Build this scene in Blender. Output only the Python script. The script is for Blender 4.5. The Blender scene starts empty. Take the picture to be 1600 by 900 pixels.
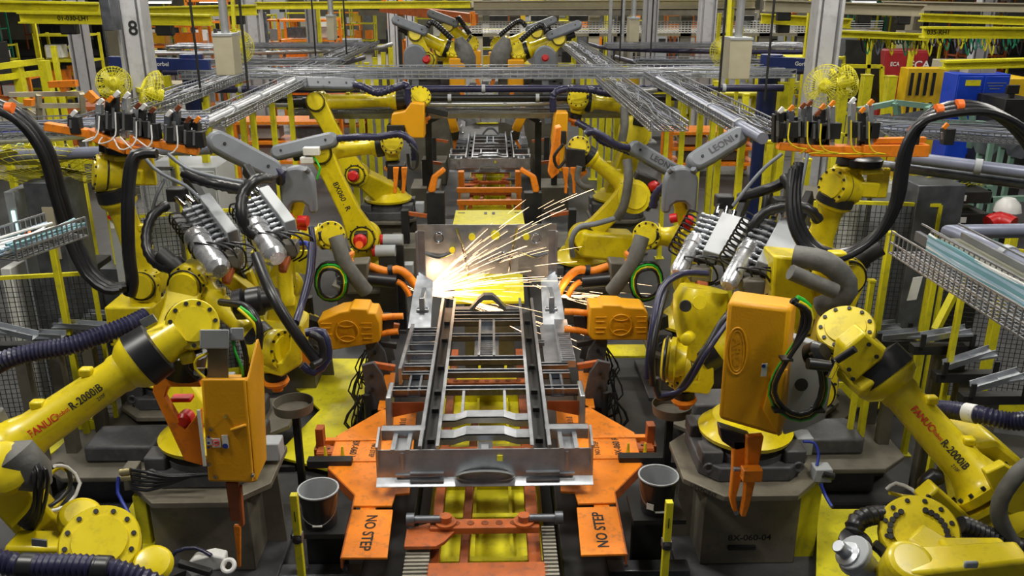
import bpy, bmesh, math, random
from mathutils import Vector as V, Matrix
random.seed(7)
C = bpy.context.scene.collection
sc = bpy.context.scene
PI = math.pi

# ------------------------------------------------------------------ camera, world, lights, exposure
F_PX = 1340.0; PITCH = math.radians(19.404); YAW = math.radians(1.21); CAM = V((0.07, 0.0, 4.5))
cam_d = bpy.data.cameras.new('camera'); cam = bpy.data.objects.new('camera', cam_d); C.objects.link(cam)
cam.location = CAM; cam.rotation_euler = (PI/2 - PITCH, 0, -YAW)
cam_d.sensor_width = 36; cam_d.lens = 36*F_PX/1600; cam_d.clip_end = 300; cam_d.clip_start = 0.05
sc.camera = cam
w = bpy.data.worlds.new('world'); sc.world = w; w.use_nodes = True
w.node_tree.nodes['Background'].inputs[0].default_value = (.8, .82, .85, 1)
w.node_tree.nodes['Background'].inputs[1].default_value = 0.13
sc.view_settings.view_transform = 'Standard'; sc.view_settings.look = 'None'
sc.view_settings.gamma = 1; sc.view_settings.use_curve_mapping = False
sc.view_settings.exposure = -0.12
def area(loc, size, power, col=(1, .96, .88), rot=(0, 0, 0), sy=None):
    l = bpy.data.lights.new('high_bay_lamp', 'AREA'); l.shape = 'RECTANGLE'; l.size = size; l.size_y = sy or size
    l.energy = power; l.color = col
    o = bpy.data.objects.new('high_bay_lamp', l); C.objects.link(o); o.location = loc; o.rotation_euler = rot
    return o
for y_ in (3.5, 11, 19):
    for x_ in (-4.5, 4.5):
        area((x_, y_, 8.6), 1.3, 380)
for y_ in (30, 44):
    for x_ in (-11, 0, 11):
        area((x_, y_, 9.2), 2.5, 800)
area((-12, 15, 9), 2, 650); area((13, 15, 9), 2, 650)
for x_ in (-16, 0, 16): area((x_, 60, 9.5), 3, 1300)
area((0, 7, 9), 1.2, 330)

# ------------------------------------------------------------------ helpers
FW = cam.rotation_euler.to_matrix()
def ray(u, v): return FW @ V(((u-800)/F_PX, -(v-450)/F_PX, -1))
def py(u, v, y):                       # the point seen at pixel u,v that stands at distance y down the line
    d = ray(u, v); return CAM + d*(y/d.y)
def pz(u, v, z):                       # ... that lies at height z
    d = ray(u, v); return CAM + d*((z-CAM.z)/d.z)

def frame(d, up=V((0, 0, 1))):
    d = d.normalized()
    if abs(d.dot(up)) > .98: up = V((0, 1, 0))
    a = up.cross(d).normalized(); b = d.cross(a)
    return a, b, d
class MB:
    def __init__(s): s.v = []; s.f = []
    def add(s, vs, fs):
        k = len(s.v); s.v += [V(p) for p in vs]; s.f += [tuple(i+k for i in f) for f in fs]; return s
    def hexa(s, p): return s.add(p, [(0,3,2,1),(4,5,6,7),(0,1,5,4),(1,2,6,5),(2,3,7,6),(3,0,4,7)])
    def box(s, c, sz, rot=None):
        c = V(c); h = V(sz)/2
        p = [V((x*h.x, y*h.y, z*h.z)) for z in (-1, 1) for x, y in ((-1,-1),(1,-1),(1,1),(-1,1))]
        if rot is not None: p = [rot @ q for q in p]
        return s.hexa([c+q for q in p])
    def b2(s, lo, hi): return s.box((V(lo)+V(hi))/2, V(hi)-V(lo))
    def bar(s, p0, p1, w, h=None, up=V((0, 0, 1)), w1=None, h1=None):
        h = h or w; w1 = w1 or w; h1 = h1 or h; p0 = V(p0); p1 = V(p1); a, b, d = frame(p1-p0, up)
        P = [p + a*x*ww/2 + b*y*hh/2 for p, ww, hh in ((p0, w, h), (p1, w1, h1)) for x, y in ((-1,-1),(1,-1),(1,1),(-1,1))]
        return s.hexa(P)
    def lathe(s, p0, d, prof, n=24, caps=True, up=V((0, 0, 1))):
        p0 = V(p0); a, b, d = frame(V(d), up); k = len(s.v)
        for t, r in prof:
            for i in range(n):
                q = 2*PI*i/n; s.v.append(p0 + d*t + a*(r*math.cos(q)) + b*(r*math.sin(q)))
        for j in range(len(prof)-1):
            for i in range(n):
                s.f.append((k+j*n+i, k+j*n+(i+1) % n, k+(j+1)*n+(i+1) % n, k+(j+1)*n+i))
        if caps:
            s.f.append(tuple(k+i for i in reversed(range(n)))); s.f.append(tuple(k+(len(prof)-1)*n+i for i in range(n)))
        return s
    def cyl(s, p0, p1, r0, r1=None, n=16):
        p0 = V(p0); p1 = V(p1); return s.lathe(p0, p1-p0, [(0, r0), ((p1-p0).length, r0 if r1 is None else r1)], n)
    def prism(s, poly, vec):
        k = len(s.v); n = len(poly); vec = V(vec)
        s.v += [V(p) for p in poly] + [V(p)+vec for p in poly]
        s.f.append(tuple(range(k+n-1, k-1, -1))); s.f.append(tuple(range(k+n, k+2*n)))
        for i in range(n): j = (i+1) % n; s.f.append((k+i, k+j, k+n+j, k+n+i))
        return s
    def tube(s, pts, r, n=8, rib=0, amp=.12, closed=False):
        pts = [V(p) for p in pts]; L = 0; rings = []
        a = None; N = len(pts)
        for i, p in enumerate(pts):
            if closed: d = pts[(i+1) % N]-pts[i-1]
            else: d = pts[min(i+1, N-1)]-pts[max(i-1, 0)]
            if d.length < 1e-9: d = V((0, 0, 1))
            d.normalize()
            if a is None: a, b, _ = frame(d)
            else:
                a = (a-d*a.dot(d)); a = a.normalized() if a.length > 1e-6 else frame(d)[0]
                b = d.cross(a)
            rr = (r[i] if isinstance(r, (list, tuple)) else r)*(1+(amp if i % 2 else -amp) if rib else 1)
            rings.append([p+a*(rr*math.cos(2*PI*q/n))+b*(rr*math.sin(2*PI*q/n)) for q in range(n)])
        k = len(s.v)
        for g in rings: s.v += g
        for j in range(N-1+(1 if closed else 0)):
            j2 = (j+1) % N
            for i in range(n):
                s.f.append((k+j*n+i, k+j*n+(i+1) % n, k+j2*n+(i+1) % n, k+j2*n+i))
        if not closed:
            s.f.append(tuple(k+i for i in reversed(range(n)))); s.f.append(tuple(k+(N-1)*n+i for i in range(n)))
        return s
    def wire(s, p0, p1, r): return s.bar(p0, p1, r*2)
    def ring(s, c, ax, R, r, n=32, m=6):
        a, b, d = frame(V(ax)); c = V(c)
        return s.tube([c+a*R*math.cos(2*PI*i/n)+b*R*math.sin(2*PI*i/n) for i in range(n)], r, m, closed=True)
    def bolts(s, c, ax, R, n, r, h, a0=0, a1=2*PI):
        a, b, d = frame(V(ax)); c = V(c)
        for i in range(n):
            q = a0+(a1-a0)*i/n; p = c+a*R*math.cos(q)+b*R*math.sin(q); s.lathe(p, d, [(0, r), (h, r)], 8)
        return s
    def join(s, o): return s.add(o.v, o.f)

def spline(pts, step=.05):
    pts = [V(p) for p in pts]; P = [pts[0]*2-pts[1]]+pts+[pts[-1]*2-pts[-2]]; out = []
    for i in range(1, len(P)-2):
        L = (P[i+1]-P[i]).length; n = max(2, int(L/step))
        for k in range(n):
            t = k/n; a, b, c, d = P[i-1], P[i], P[i+1], P[i+2]
            out.append(.5*((2*b)+(c-a)*t+(2*a-5*b+4*c-d)*t*t+(3*b-a-3*c+d)*t**3))
    out.append(pts[-1]); return out
def hose(pts, r, n=8, step=.06): return MB().tube(spline(pts, step), r, n)
def corrugated(pts, r, n=12, pitch=.022, amp=.1): return MB().tube(spline(pts, pitch), r, n, rib=1, amp=amp)

def mesh_obj(name, mb, m, parent=None, bevel=0, origin=None, smooth=40):
    me = bpy.data.meshes.new(name)
    o3 = parent.location if parent is not None else origin
    wo = V(o3)
    if parent is not None and parent.parent is not None: wo = V(parent['_wo'])
    elif parent is not None and '_wo' in parent: wo = V(parent['_wo'])
    me.from_pydata([p-wo for p in mb.v], [], mb.f)
    bm = bmesh.new(); bm.from_mesh(me); bmesh.ops.recalc_face_normals(bm, faces=bm.faces); bm.to_mesh(me); bm.free()
    me.polygons.foreach_set('use_smooth', [True]*len(me.polygons))
    me.set_sharp_from_angle(angle=math.radians(smooth))
    me.materials.append(m); o = bpy.data.objects.new(name, me); C.objects.link(o)
    if parent is not None: o.parent = parent; o['_wo'] = tuple(wo)
    else: o.location = wo; o['_wo'] = tuple(wo)
    if bevel:
        b = o.modifiers.new('bevel', 'BEVEL'); b.width = bevel; b.segments = 2; b.limit_method = 'ANGLE'; b.angle_limit = math.radians(35)
        b.harden_normals = False
    return o
def thing(name, label, cat, loc, group=None):
    o = bpy.data.objects.new(name, None); C.objects.link(o); o.location = V(loc); o['_wo'] = tuple(V(loc)); o.empty_display_size = .1
    o['label'] = label; o['category'] = cat
    if group: o['group'] = group
    return o
def part(root, name, mb, m, bevel=0, label=None, stuff=False, smooth=40):
    o = mesh_obj(name, mb, m, root, bevel, smooth=smooth)
    if label: o['label'] = label
    if stuff: o['kind'] = 'stuff'
    return o
def split(root, name, mb, m, bevel=0, label=None, smooth=40):   # each unconnected piece of the builder becomes a part of its own, alike pieces share a mesh name
    par = list(range(len(mb.v)))
    def find(i):
        while par[i] != i: par[i] = par[par[i]]; i = par[i]
        return i
    for f in mb.f:
        a = find(f[0])
        for i in f[1:]: par[find(i)] = a
    groups = {}
    for i in range(len(mb.v)): groups.setdefault(find(i), []).append(i)
    ff = {}
    for f in mb.f: ff.setdefault(find(f[0]), []).append(f)
    out = []
    for k, g in groups.items():
        if k not in ff: continue
        ix = {i: j for j, i in enumerate(g)}; q = MB(); q.v = [mb.v[i] for i in g]; q.f = [tuple(ix[i] for i in f) for f in ff[k]]
        out.append(part(root, name, q, m, bevel, label, smooth=smooth))
    return out
def solo(name, mb, m, label, cat, group=None, bevel=0, stuff=False, smooth=40):
    xs = [p.x for p in mb.v]; ys = [p.y for p in mb.v]; zs = [p.z for p in mb.v]
    o = mesh_obj(name, mb, m, None, bevel, V(((min(xs)+max(xs))/2, (min(ys)+max(ys))/2, min(zs))), smooth)
    o['label'] = label; o['category'] = cat
    if group: o['group'] = group
    if stuff: o['kind'] = 'stuff'
    return o
def struct(name, mb, m, label=None, bevel=0):
    o = mesh_obj(name, mb, m, None, bevel, V((0, 0, 0))); o['kind'] = 'structure'
    if label: o['label'] = label
    return o
# lettering: flat glyph meshes laid on a surface
_txt = {}
def glyphs(s):
    if s in _txt: return _txt[s]
    cu = bpy.data.curves.new('t', 'FONT'); cu.body = s; cu.size = 1; cu.resolution_u = 3; cu.offset = .018
    cu.align_x = 'CENTER'; cu.align_y = 'CENTER'
    o = bpy.data.objects.new('t', cu); C.objects.link(o); bpy.context.view_layer.update()
    me = o.to_mesh(); r = ([tuple(v.co) for v in me.vertices], [tuple(p.vertices) for p in me.polygons])
    o.to_mesh_clear(); bpy.data.objects.remove(o); bpy.data.curves.remove(cu)
    _txt[s] = r; return r
def text_mb(s, c, right, up, h, sx=1.0, wrap=0, stencil=False):
    vs, fs = glyphs(s); c = V(c); right = V(right).normalized(); up = V(up).normalized(); n = right.cross(up)
    mb = MB(); out = []
    for x, y, z in vs:
        x *= h*1.4*sx; y *= h*1.4
        if wrap:
            q = y/wrap; out.append(c + right*x + up*(wrap*math.sin(q)) + n*(wrap*math.cos(q)-wrap))
        else: out.append(c + right*x + up*y)
    return mb.add(out, fs)

# ------------------------------------------------------------------ materials
def mat(name, col, rough=.5, metal=0.0, var=.12, scale=6, bump=0.0, bscale=40, wear=None, wear_amt=.5, emit=0, coat=0, rvar=.15):
    m = bpy.data.materials.new(name); m.use_nodes = True; nt = m.node_tree; N = nt.nodes; L = nt.links
    b = N['Principled BSDF']; b.inputs['Metallic'].default_value = metal; b.inputs['Roughness'].default_value = rough
    b.inputs['Coat Weight'].default_value = coat; b.inputs['Coat Roughness'].default_value = .15
    tc = N.new('ShaderNodeTexCoord'); no = N.new('ShaderNodeTexNoise'); no.inputs['Scale'].default_value = scale
    no.inputs['Detail'].default_value = 5; L.new(tc.outputs['Object'], no.inputs['Vector'])
    cr = N.new('ShaderNodeValToRGB'); cr.color_ramp.elements[0].position = .3; cr.color_ramp.elements[1].position = .7
    cr.color_ramp.elements[0].color = (*[c*(1-var) for c in col], 1); cr.color_ramp.elements[1].color = (*[min(1, c*(1+var)) for c in col], 1)
    L.new(no.outputs['Fac'], cr.inputs['Fac']); out = cr.outputs['Color']
    if wear:
        n2 = N.new('ShaderNodeTexNoise'); n2.inputs['Scale'].default_value = scale*3.1; n2.inputs['Detail'].default_value = 8; n2.inputs['Roughness'].default_value = .65
        L.new(tc.outputs['Object'], n2.inputs['Vector'])
        r2 = N.new('ShaderNodeValToRGB'); r2.color_ramp.elements[0].position = .52; r2.color_ramp.elements[1].position = .66
        r2.color_ramp.elements[1].color = (wear_amt,)*3+(1,); r2.color_ramp.elements[0].color = (0, 0, 0, 1)
        L.new(n2.outputs['Fac'], r2.inputs['Fac'])
        mx = N.new('ShaderNodeMix'); mx.data_type = 'RGBA'; L.new(r2.outputs['Color'], mx.inputs[0]); L.new(out, mx.inputs[6]); mx.inputs[7].default_value = (*wear, 1); out = mx.outputs[2]
    L.new(out, b.inputs['Base Color'])
    mr = N.new('ShaderNodeMapRange'); mr.inputs[3].default_value = max(.02, rough-rvar*.6); mr.inputs[4].default_value = min(1, rough+rvar*.6)
    L.new(no.outputs['Fac'], mr.inputs[0]); L.new(mr.outputs[0], b.inputs['Roughness'])
    if bump:
        n3 = N.new('ShaderNodeTexNoise'); n3.inputs['Scale'].default_value = bscale; L.new(tc.outputs['Object'], n3.inputs['Vector'])
        bp = N.new('ShaderNodeBump'); bp.inputs['Strength'].default_value = bump; bp.inputs['Distance'].default_value = .01
        L.new(n3.outputs['Fac'], bp.inputs['Height']); L.new(bp.outputs['Normal'], b.inputs['Normal'])
    if emit: b.inputs['Emission Color'].default_value = (*col, 1); b.inputs['Emission Strength'].default_value = emit
    return m
YEL = mat('robot_yellow_paint', (.70, .56, .006), .36, 0, .08, 5, wear=(.35, .27, .02), wear_amt=.35, coat=.25)
FYEL = mat('safety_yellow_paint', (.66, .60, .01), .5, 0, .12, 5, wear=(.3, .27, .05), wear_amt=.4)
AMB = mat('amber_gun_cover', (.74, .335, .003), .45, 0, .06, 4, bump=.15, bscale=60)
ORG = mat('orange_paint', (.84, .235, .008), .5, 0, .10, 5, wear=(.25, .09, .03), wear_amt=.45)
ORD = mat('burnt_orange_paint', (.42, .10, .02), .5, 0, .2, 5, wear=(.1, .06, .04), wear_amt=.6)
RED = mat('red_plastic', (.52, .012, .012), .35)
STL = mat('galvanised_steel', (.40, .42, .45), .34, .85, .18, 9, bump=.06, bscale=15)
STM = mat('darkened_galvanised_steel', (.20, .21, .235), .30, .9, .2, 9)  # galvanised steel darkened, with mirror-dark reflection put into the colour
STD = mat('dull_steel_channel', (.16, .17, .19), .42, .75, .25, 9)
CHR = mat('chrome', (.6, .62, .65), .13, 1, .05)
WIR = mat('zinc_wire', (.30, .31, .33), .4, .8, .1)
GRY = mat('grey_enclosure_paint', (.36, .38, .40), .45, 0, .05)
SHL = mat('grey_hose_shell', (.17, .185, .21), .42, 0, .08, 8)
TAU = mat('taupe_machine_paint', (.125, .113, .086), .55, .1, .25, 3, wear=(.09, .08, .07), wear_amt=.6, bump=.05)
PED = mat('pedestal_paint', (.185, .165, .125), .5, .15, .22, 3, wear=(.10, .09, .075), wear_amt=.5, bump=.04)
WR2 = mat('bright_tray_wire', (.52, .54, .55), .35, .75, .1)
DKG = mat('charcoal_casting', (.062, .062, .068), .5, 0, .25, 6, wear=(.13, .12, .11), wear_amt=.4)
BLK = mat('black_rubber', (.012, .012, .014), .36, 0, .2)
BLM = mat('black_steel', (.022, .022, .022), .5, .3, .3)
NAV = mat('navy_corrugated_hose', (.022, .022, .06), .35, 0, .2)
BLU = mat('blue_cable', (.02, .04, .30), .4)
GRN = mat('green_hose', (.02, .42, .03), .35)
WHT = mat('white_plastic', (.72, .72, .70), .4)
BEI = mat('beige_enclosure_paint', (.42, .38, .27), .5, 0, .06)
PIP = mat('pale_blue_pipe', (.22, .24, .32), .35, .3, .1)
PIS = mat('silver_pipe', (.5, .51, .52), .35, .7, .08)
COL = mat('column_white_paint', (.48, .48, .50), .5, 0, .08, 2, wear=(.25, .25, .26), wear_amt=.4)
BJB = mat('jib_blue_paint', (.015, .03, .14), .4)
BCB = mat('cabinet_blue_paint', (.01, .055, .52), .4)
RCB = mat('cabinet_red_paint', (.32, .015, .02), .45)
YCB = mat('cabinet_yellow_paint', (.72, .46, .01), .45)
GFN = mat('green_paint', (.02, .24, .12), .5)
GPL = mat('pale_green_paint', (.19, .33, .26), .5)
CLO = mat('grey_sleeve_cloth', (.13, .13, .12), .6, .1, .2, 10, bump=.6, bscale=14)
INK = mat('black_ink', (.01, .01, .01), .7, 0, 0)
INR = mat('red_ink', (.55, .02, .01), .6, 0, 0)
SPK = mat('glowing_spark', (1, .66, .38), .5, var=0, emit=5.5)
LMP = mat('lamp_glow', (1, .98, .92), .5, emit=5)
SCR = mat('screen_glow', (.55, .9, .8), .5, emit=1.6)
ORP = mat('bright_orange_plastic', (.95, .17, .02), .4)
BEL = mat('bellows_cloth', (.30, .28, .23), .7, 0, .2)
BRN = mat('brown_rust_steel', (.22, .06, .02), .5, .3, .3)
FLR = mat('concrete_floor', (.034, .034, .036), .5, 0, .3, 1.2, wear=(.065, .064, .062), wear_amt=.5, bump=.05, rvar=.25)
SKN = mat('skin', (.45, .25, .17), .5); HAR = mat('dark_hair', (.02, .013, .01), .6); SHT = mat('grey_shirt', (.35, .37, .4), .8)
WAL = mat('far_wall_paint', (.30, .29, .22), .7, 0, .3, .6)
# ------------------------------------------------------------------ the hall
struct('floor', MB().b2((-45, -3, -.1), (45, 85, 0)), FLR, 'dark worn concrete factory floor')
struct('wall_far', MB().b2((-45, 80, 0), (45, 80.3, 12)), WAL)
struct('wall_left', MB().b2((-45.3, -3, 0), (-45, 80, 12)), WAL)
struct('wall_right', MB().b2((45, -3, 0), (45.3, 80, 12)), WAL)
struct('ceiling', MB().b2((-45, -3, 11.8), (45, 80, 12)), mat('ceiling_paint', (.3, .3, .28), .8))

# ------------------------------------------------------------------ the welded underbodies on their carriers
XC = -.02
def underbody(y0, label, full=True, zt=1.0):
    # y0 = near edge. all y given as distance from the near edge
    r = thing('truck_underbody', label, 'car body frame', (XC, y0, zt-.33), 'truck underbodies on the line')
    Y = lambda d: y0+d
    m = MB()                                    # rear sill: outer face with a shaped lower flange
    prof = [(0, .0), (-.012, -.12), (-.03, -.18), (-.03, -.23), (-.07, -.265), (-.10, -.275), (-.10, -.28), (-.065, -.272), (-.018, -.24), (-.018, -.18), (0, -.12), (.012, 0)]
    m.prism([V((XC-.87, Y(a), zt+b)) for a, b in prof], (1.74, 0, 0))
    part(r, 'rear_sill', m, STL)
    m = MB()                                    # oval ridge pressed into the lower part of the sill
    oc = V((XC, Y(-.055), zt-.215)); ou = V((1, 0, 0)); ov = V((0, -.45, .9)).normalized()
    E_ = lambda rx, ry, lift: [oc+ou*(rx*math.cos(2*PI*k/44))+ov*(ry*math.sin(2*PI*k/44))+V((0, -.9, .45)).normalized()*lift for k in range(44)]
    rings_ = [E_(.25, .095, -.05), E_(.24, .085, .03), (E_(.23, .078, .045)), E_(.215, .068, .035), E_(.20, .055, .002)]
    for g in rings_: m.v += g
    for jj in range(4):
        for k in range(44): m.f.append((jj*44+k, jj*44+(k+1) % 44, (jj+1)*44+(k+1) % 44, (jj+1)*44+k))
    m.f.append(tuple(176+k for k in range(44)))
    part(r, 'oval_pressing', m, WR2)  # brighter metal than the sill, so its lit look is in the colour
    m = MB()
    for s in (-1, 1):
        m.bar((XC+s*.72, Y(-.04), zt-.205), (XC+s*.40, Y(-.04), zt-.205), .03, .015)
        m.bar((XC+s*.33, Y(-.045), zt-.185), (XC+s*.6, Y(-.045), zt-.185), .03, .012)
        m.bar((XC+s*.33, Y(-.06), zt-.245), (XC+s*.6, Y(-.06), zt-.245), .03, .012)
        m.bar((XC+s*.66, Y(-.012), zt-.02), (XC+s*.66, Y(-.03), zt-.25), .02, .012)
    split(r, 'stiffening_bead', m, STL)
    m = MB()
    m.box((XC+.12, Y(-.016), zt-.07), (.045, .01, .05)); part(r, 'yellow_plug', m, FYEL)
    m = MB()
    for s in (-1, 1):
        m.b2((XC+s*.27-.05, Y(-.02)-.0, zt-.05), (XC+s*.27+.05, Y(.0), zt-.01))
    # side end boxes
    for s in (-1, 1):
        e = MB()
        e.prism([V((XC+s*.87, Y(-.02), zt-.3)), V((XC+s*.87, Y(-.02), zt+.04)), V((XC+s*.885, Y(.30), zt+.05)), V((XC+s*.885, Y(.30), zt-.1))], (-s*.018, 0, 0))
        part(r, 'end_bracket', e, STL)
        e = MB()
        e.b2((min(XC+s*.50, XC+s*.86), Y(.27), zt-.06), (max(XC+s*.50, XC+s*.86), Y(.275), zt+.03))
        e.b2((min(XC+s*.50, XC+s*.86), Y(.275), zt+.015), (max(XC+s*.50, XC+s*.86), Y(.36), zt+.03))
        e.b2((min(XC+s*.50, XC+s*.86), Y(.355), zt-.06), (max(XC+s*.50, XC+s*.86), Y(.36), zt+.03))
        part(r, 'rear_outrigger', e, STL)
        e = MB()
        for xx in (.60, .72):
            e.b2((min(XC+s*xx, XC+s*(xx+.035)), Y(.0), zt-.02), (max(XC+s*xx, XC+s*(xx+.035)), Y(.27), zt+.005))
        e.b2((min(XC+s*.60, XC+s*.75), Y(.02), zt-.05), (max(XC+s*.60, XC+s*.75), Y(.25), zt-.03))
        split(r, 'short_stringer', e, STL)
    Lr = 3.45
    for s in (-1, 1):                           # the two main channels, open side up
        x = XC+s*.45; d = MB()
        d.b2((x-.055, Y(.01), zt-.10), (x+.055, Y(Lr), zt-.09)); part(r, 'main_rail_web', d, BLM)  # web in near-black: shade inside the open channel put into its colour
        e = MB()
        for q in (-1, 1):
            e.b2((x+q*.058-.003, Y(.01), zt-.10), (x+q*.058+.003, Y(Lr), zt+.026))
            e.b2((min(x+q*.058, x+q*.085), Y(.01), zt+.024), (max(x+q*.058, x+q*.085), Y(Lr), zt+.032))
        part(r, 'main_rail', e, STL); shade_mb = MB()
        for q in (-1, 1): shade_mb.b2((x+q*.0535-.0015, Y(.012), zt-.098), (x+q*.0535+.0015, Y(Lr)-.01, zt+.012))
        split(r, 'rail_shade_strip', shade_mb, BLM)  # added near-black strips on the inner walls paint the channel's shade
        e = MB()
        for j, yy in enumerate((.25, .8, 1.15, 1.7, 2.4, 2.9)):
            e.b2((x-.03, Y(yy), zt-.09), (x+.03, Y(yy+.05), zt-.05))
        split(r, 'rail_clip', e, BLM)
    def cross(ya, wd, xa, xb, h=.05, dip=0, name='crossmember', lip=True):
        e = MB(); y = Y(ya)
        e.b2((xa, y, zt-h), (xb, y+.005, zt+.012)); e.b2((xa, y+wd-.005, zt-h), (xb, y+wd, zt+.012))
        e.b2((xa, y, zt-h), (xb, y+wd, zt-h+.006)); o = part(r, name, e, STM)  # body darker than its bright lips, reflections painted by material
        for a_, b_ in ((y-.014, y+.002), (y+wd-.002, y+wd+.014)): part(o, 'flange_edge', MB().b2((xa, a_, zt+.012), (xb, b_, zt+.017)), STL)
        return o
    xi, xo = XC-.385, XC+.385
    for ya, wd in ((1.06, .07), (1.43, .06), (1.72, .08), (2.33, .06), (2.76, .06), (2.95, .09)): cross(ya, wd, xi, xo)
    # two swaged rear crossmembers
    for ya, wd in ((.20, .14), (.50, .12)):
        e = MB(); xs = [xi, -.28, -.18, .14, .24, xo]; zz = [0, 0, .035, .035, 0, 0]
        for i in range(5):
            for yy, t in ((Y(ya), .008), (Y(ya+wd), .008)):
                e.hexa([V((xs[i], yy, zt-.07+zz[i])), V((xs[i+1], yy, zt-.07+zz[i+1])), V((xs[i+1], yy+t, zt-.07+zz[i+1])), V((xs[i], yy+t, zt-.07+zz[i])),
                        V((xs[i], yy, zt-.01+zz[i])), V((xs[i+1], yy, zt-.01+zz[i+1])), V((xs[i+1], yy+t, zt-.01+zz[i+1])), V((xs[i], yy+t, zt-.01+zz[i]))])
            e.hexa([V((xs[i], Y(ya), zt-.018+zz[i])), V((xs[i+1], Y(ya), zt-.018+zz[i+1])), V((xs[i+1], Y(ya+wd), zt-.018+zz[i+1])), V((xs[i], Y(ya+wd), zt-.018+zz[i])),
                    V((xs[i], Y(ya), zt-.01+zz[i])), V((xs[i+1], Y(ya), zt-.01+zz[i+1])), V((xs[i+1], Y(ya+wd), zt-.01+zz[i+1])), V((xs[i], Y(ya+wd), zt-.01+zz[i]))])
        part(r, 'swaged_crossmember', e, STL)
    e = MB()
    for xx in (XC-.2, XC+.17): e.b2((xx-.012, Y(.62), zt-.03), (xx+.012, Y(1.06), zt+.012))
    split(r, 'bay_stringer', e, STL)
    e = MB(); e.b2((XC-.06, Y(.02), zt-.06), (XC+.06, Y(.2), zt-.04)); e.b2((XC-.03, Y(.03), zt-.045), (XC+.03, Y(.1), zt-.01)); part(r, 'tow_bracket', e, STL)
    e = MB()                                    # centre tunnel bracket
    for q in (-1, 1): e.b2((XC+q*.075-.012, Y(1.80), zt-.04), (XC+q*.075+.012, Y(2.76), zt+.03)); e.b2((XC+q*.095-.03, Y(1.80), zt-.045), (XC+q*.095+.03, Y(2.33), zt-.037))
    for j in range(9): e.b2((XC-.065, Y(1.84+j*.052), zt-.05), (XC+.065, Y(1.865+j*.052), zt-.02))
    e.b2((XC-.07, Y(1.80), zt-.055), (XC+.07, Y(2.76), zt-.045))
    part(r, 'tunnel_bracket', e, STL)
    for s in (-1, 1):                           # outriggers either side
        xa, xb = sorted((XC+s*.54, XC+s*.90))
        cross(1.06, .06, xa, xb, h=.06, name='outrigger')
        e = MB(); e.prism([V((XC+s*.90, Y(.82), zt-.30)), V((XC+s*.90, Y(.90), zt+.02)), V((XC+s*.90, Y(1.22), zt+.02)), V((XC+s*.90, Y(1.16), zt-.12)), V((XC+s*.90, Y(.95), zt-.33))], (-s*.05, 0, 0)); part(r, 'outer_bracket', e, STL, bevel=.012)
        e = MB(); e.prism([V((XC+s*.56, Y(.97), zt-.07)), V((XC+s*.88, Y(.97), zt-.07)), V((XC+s*.86, Y(.97), zt-.22)), V((XC+s*.56, Y(.97), zt-.15))], (0, .01, 0)); part(r, 'gusset_plate', e, BRN)
        xa, xb = sorted((XC+s*.54, XC+s*.80))
        for ya in (1.40, 1.58): cross(ya, .05, xa, xb, name='outrigger')
        e = MB()
        for xx in (.60, .70): e.b2((min(XC+s*xx, XC+s*(xx+.02)), Y(1.04), zt-.03), (max(XC+s*xx, XC+s*(xx+.02)), Y(1.40), zt+.01))
        e.b2((min(XC+s*.6, XC+s*.72), Y(1.04), zt-.06), (max(XC+s*.6, XC+s*.72), Y(1.40), zt-.05)); part(r, 'outrigger_bracket', e, STD)
        if s < 0:
            for ya in (1.88, 2.12, 2.36): cross(ya, .04, xa, xb, name='outrigger')
            e = MB(); e.hexa([V((-.86, Y(1.45), zt-.12)), V((-.83, Y(1.45), zt-.12)), V((-.80, Y(2.6), zt-.12)), V((-.84, Y(2.6), zt-.12)), V((-.86, Y(1.45), zt+.05)), V((-.83, Y(1.45), zt+.05)), V((-.80, Y(2.6), zt+.05)), V((-.84, Y(2.6), zt+.05))]); part(r, 'side_sill', e, STL)
            e = MB(); e.b2((-.80, Y(1.66), zt-.09), (-.55, Y(2.6), zt-.08)); part(r, 'floor_panel', e, STL)
            cross(2.5, .06, xa, xb, name='outrigger')
        else:
            e = MB(); e.b2((.56, Y(1.64), zt-.04), (.86, Y(2.75), zt-.03)); e.b2((.72, Y(1.64), zt-.03), (.86, Y(2.75), zt+.03))
            for j in range(14): e.b2((.73, Y(1.68+j*.05), zt+.03), (.85, Y(1.70+j*.05), zt+.045))
            part(r, 'ribbed_side_sill', e, WHT if False else STL)
            for ya in (2.15,): cross(ya, .04, .5, .58, name='outrigger')
    if full:
        e = MB()                                # kick-up crossmember with a hump, dark
        xs = [xi, -.22, -.12, -.06, .04, .10, .20, xo]; zz = [0, 0, .12, .17, .17, .12, 0, 0]
        for i in range(7):
            e.hexa([V((xs[i], Y(3.10), zt-.04+zz[i])), V((xs[i+1], Y(3.10), zt-.04+zz[i+1])), V((xs[i+1], Y(3.2), zt-.04+zz[i+1])), V((xs[i], Y(3.2), zt-.04+zz[i])),
                    V((xs[i], Y(3.10), zt+.02+zz[i])), V((xs[i+1], Y(3.10), zt+.02+zz[i+1])), V((xs[i+1], Y(3.2), zt+.02+zz[i+1])), V((xs[i], Y(3.2), zt+.02+zz[i]))])
        part(r, 'humped_crossmember', e, STD)
        for s in (-1, 1):                       # upright dash side brackets
            e = MB(); x = XC+s*.80
            e.b2((x-.01, Y(3.35), zt-.1), (x+.01, Y(3.42), zt+.86)); e.b2((min(x, x-s*.09), Y(3.42), zt-.1), (max(x, x-s*.09), Y(3.435), zt+.86))
            part(r, 'dash_upright', e, STL)
            e = MB(); e.prism([V((XC+s*.87, Y(2.72), zt-.05)), V((XC+s*.62, Y(2.72), zt-.05)), V((XC+s*.62, Y(3.3), zt+.3)), V((XC+s*.8, Y(3.4), zt+.38)), V((XC+s*.84, Y(3.1), zt+.2))], (0, .03, -.03)); part(r, 'hinge_pillar_foot', e, STL)
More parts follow.
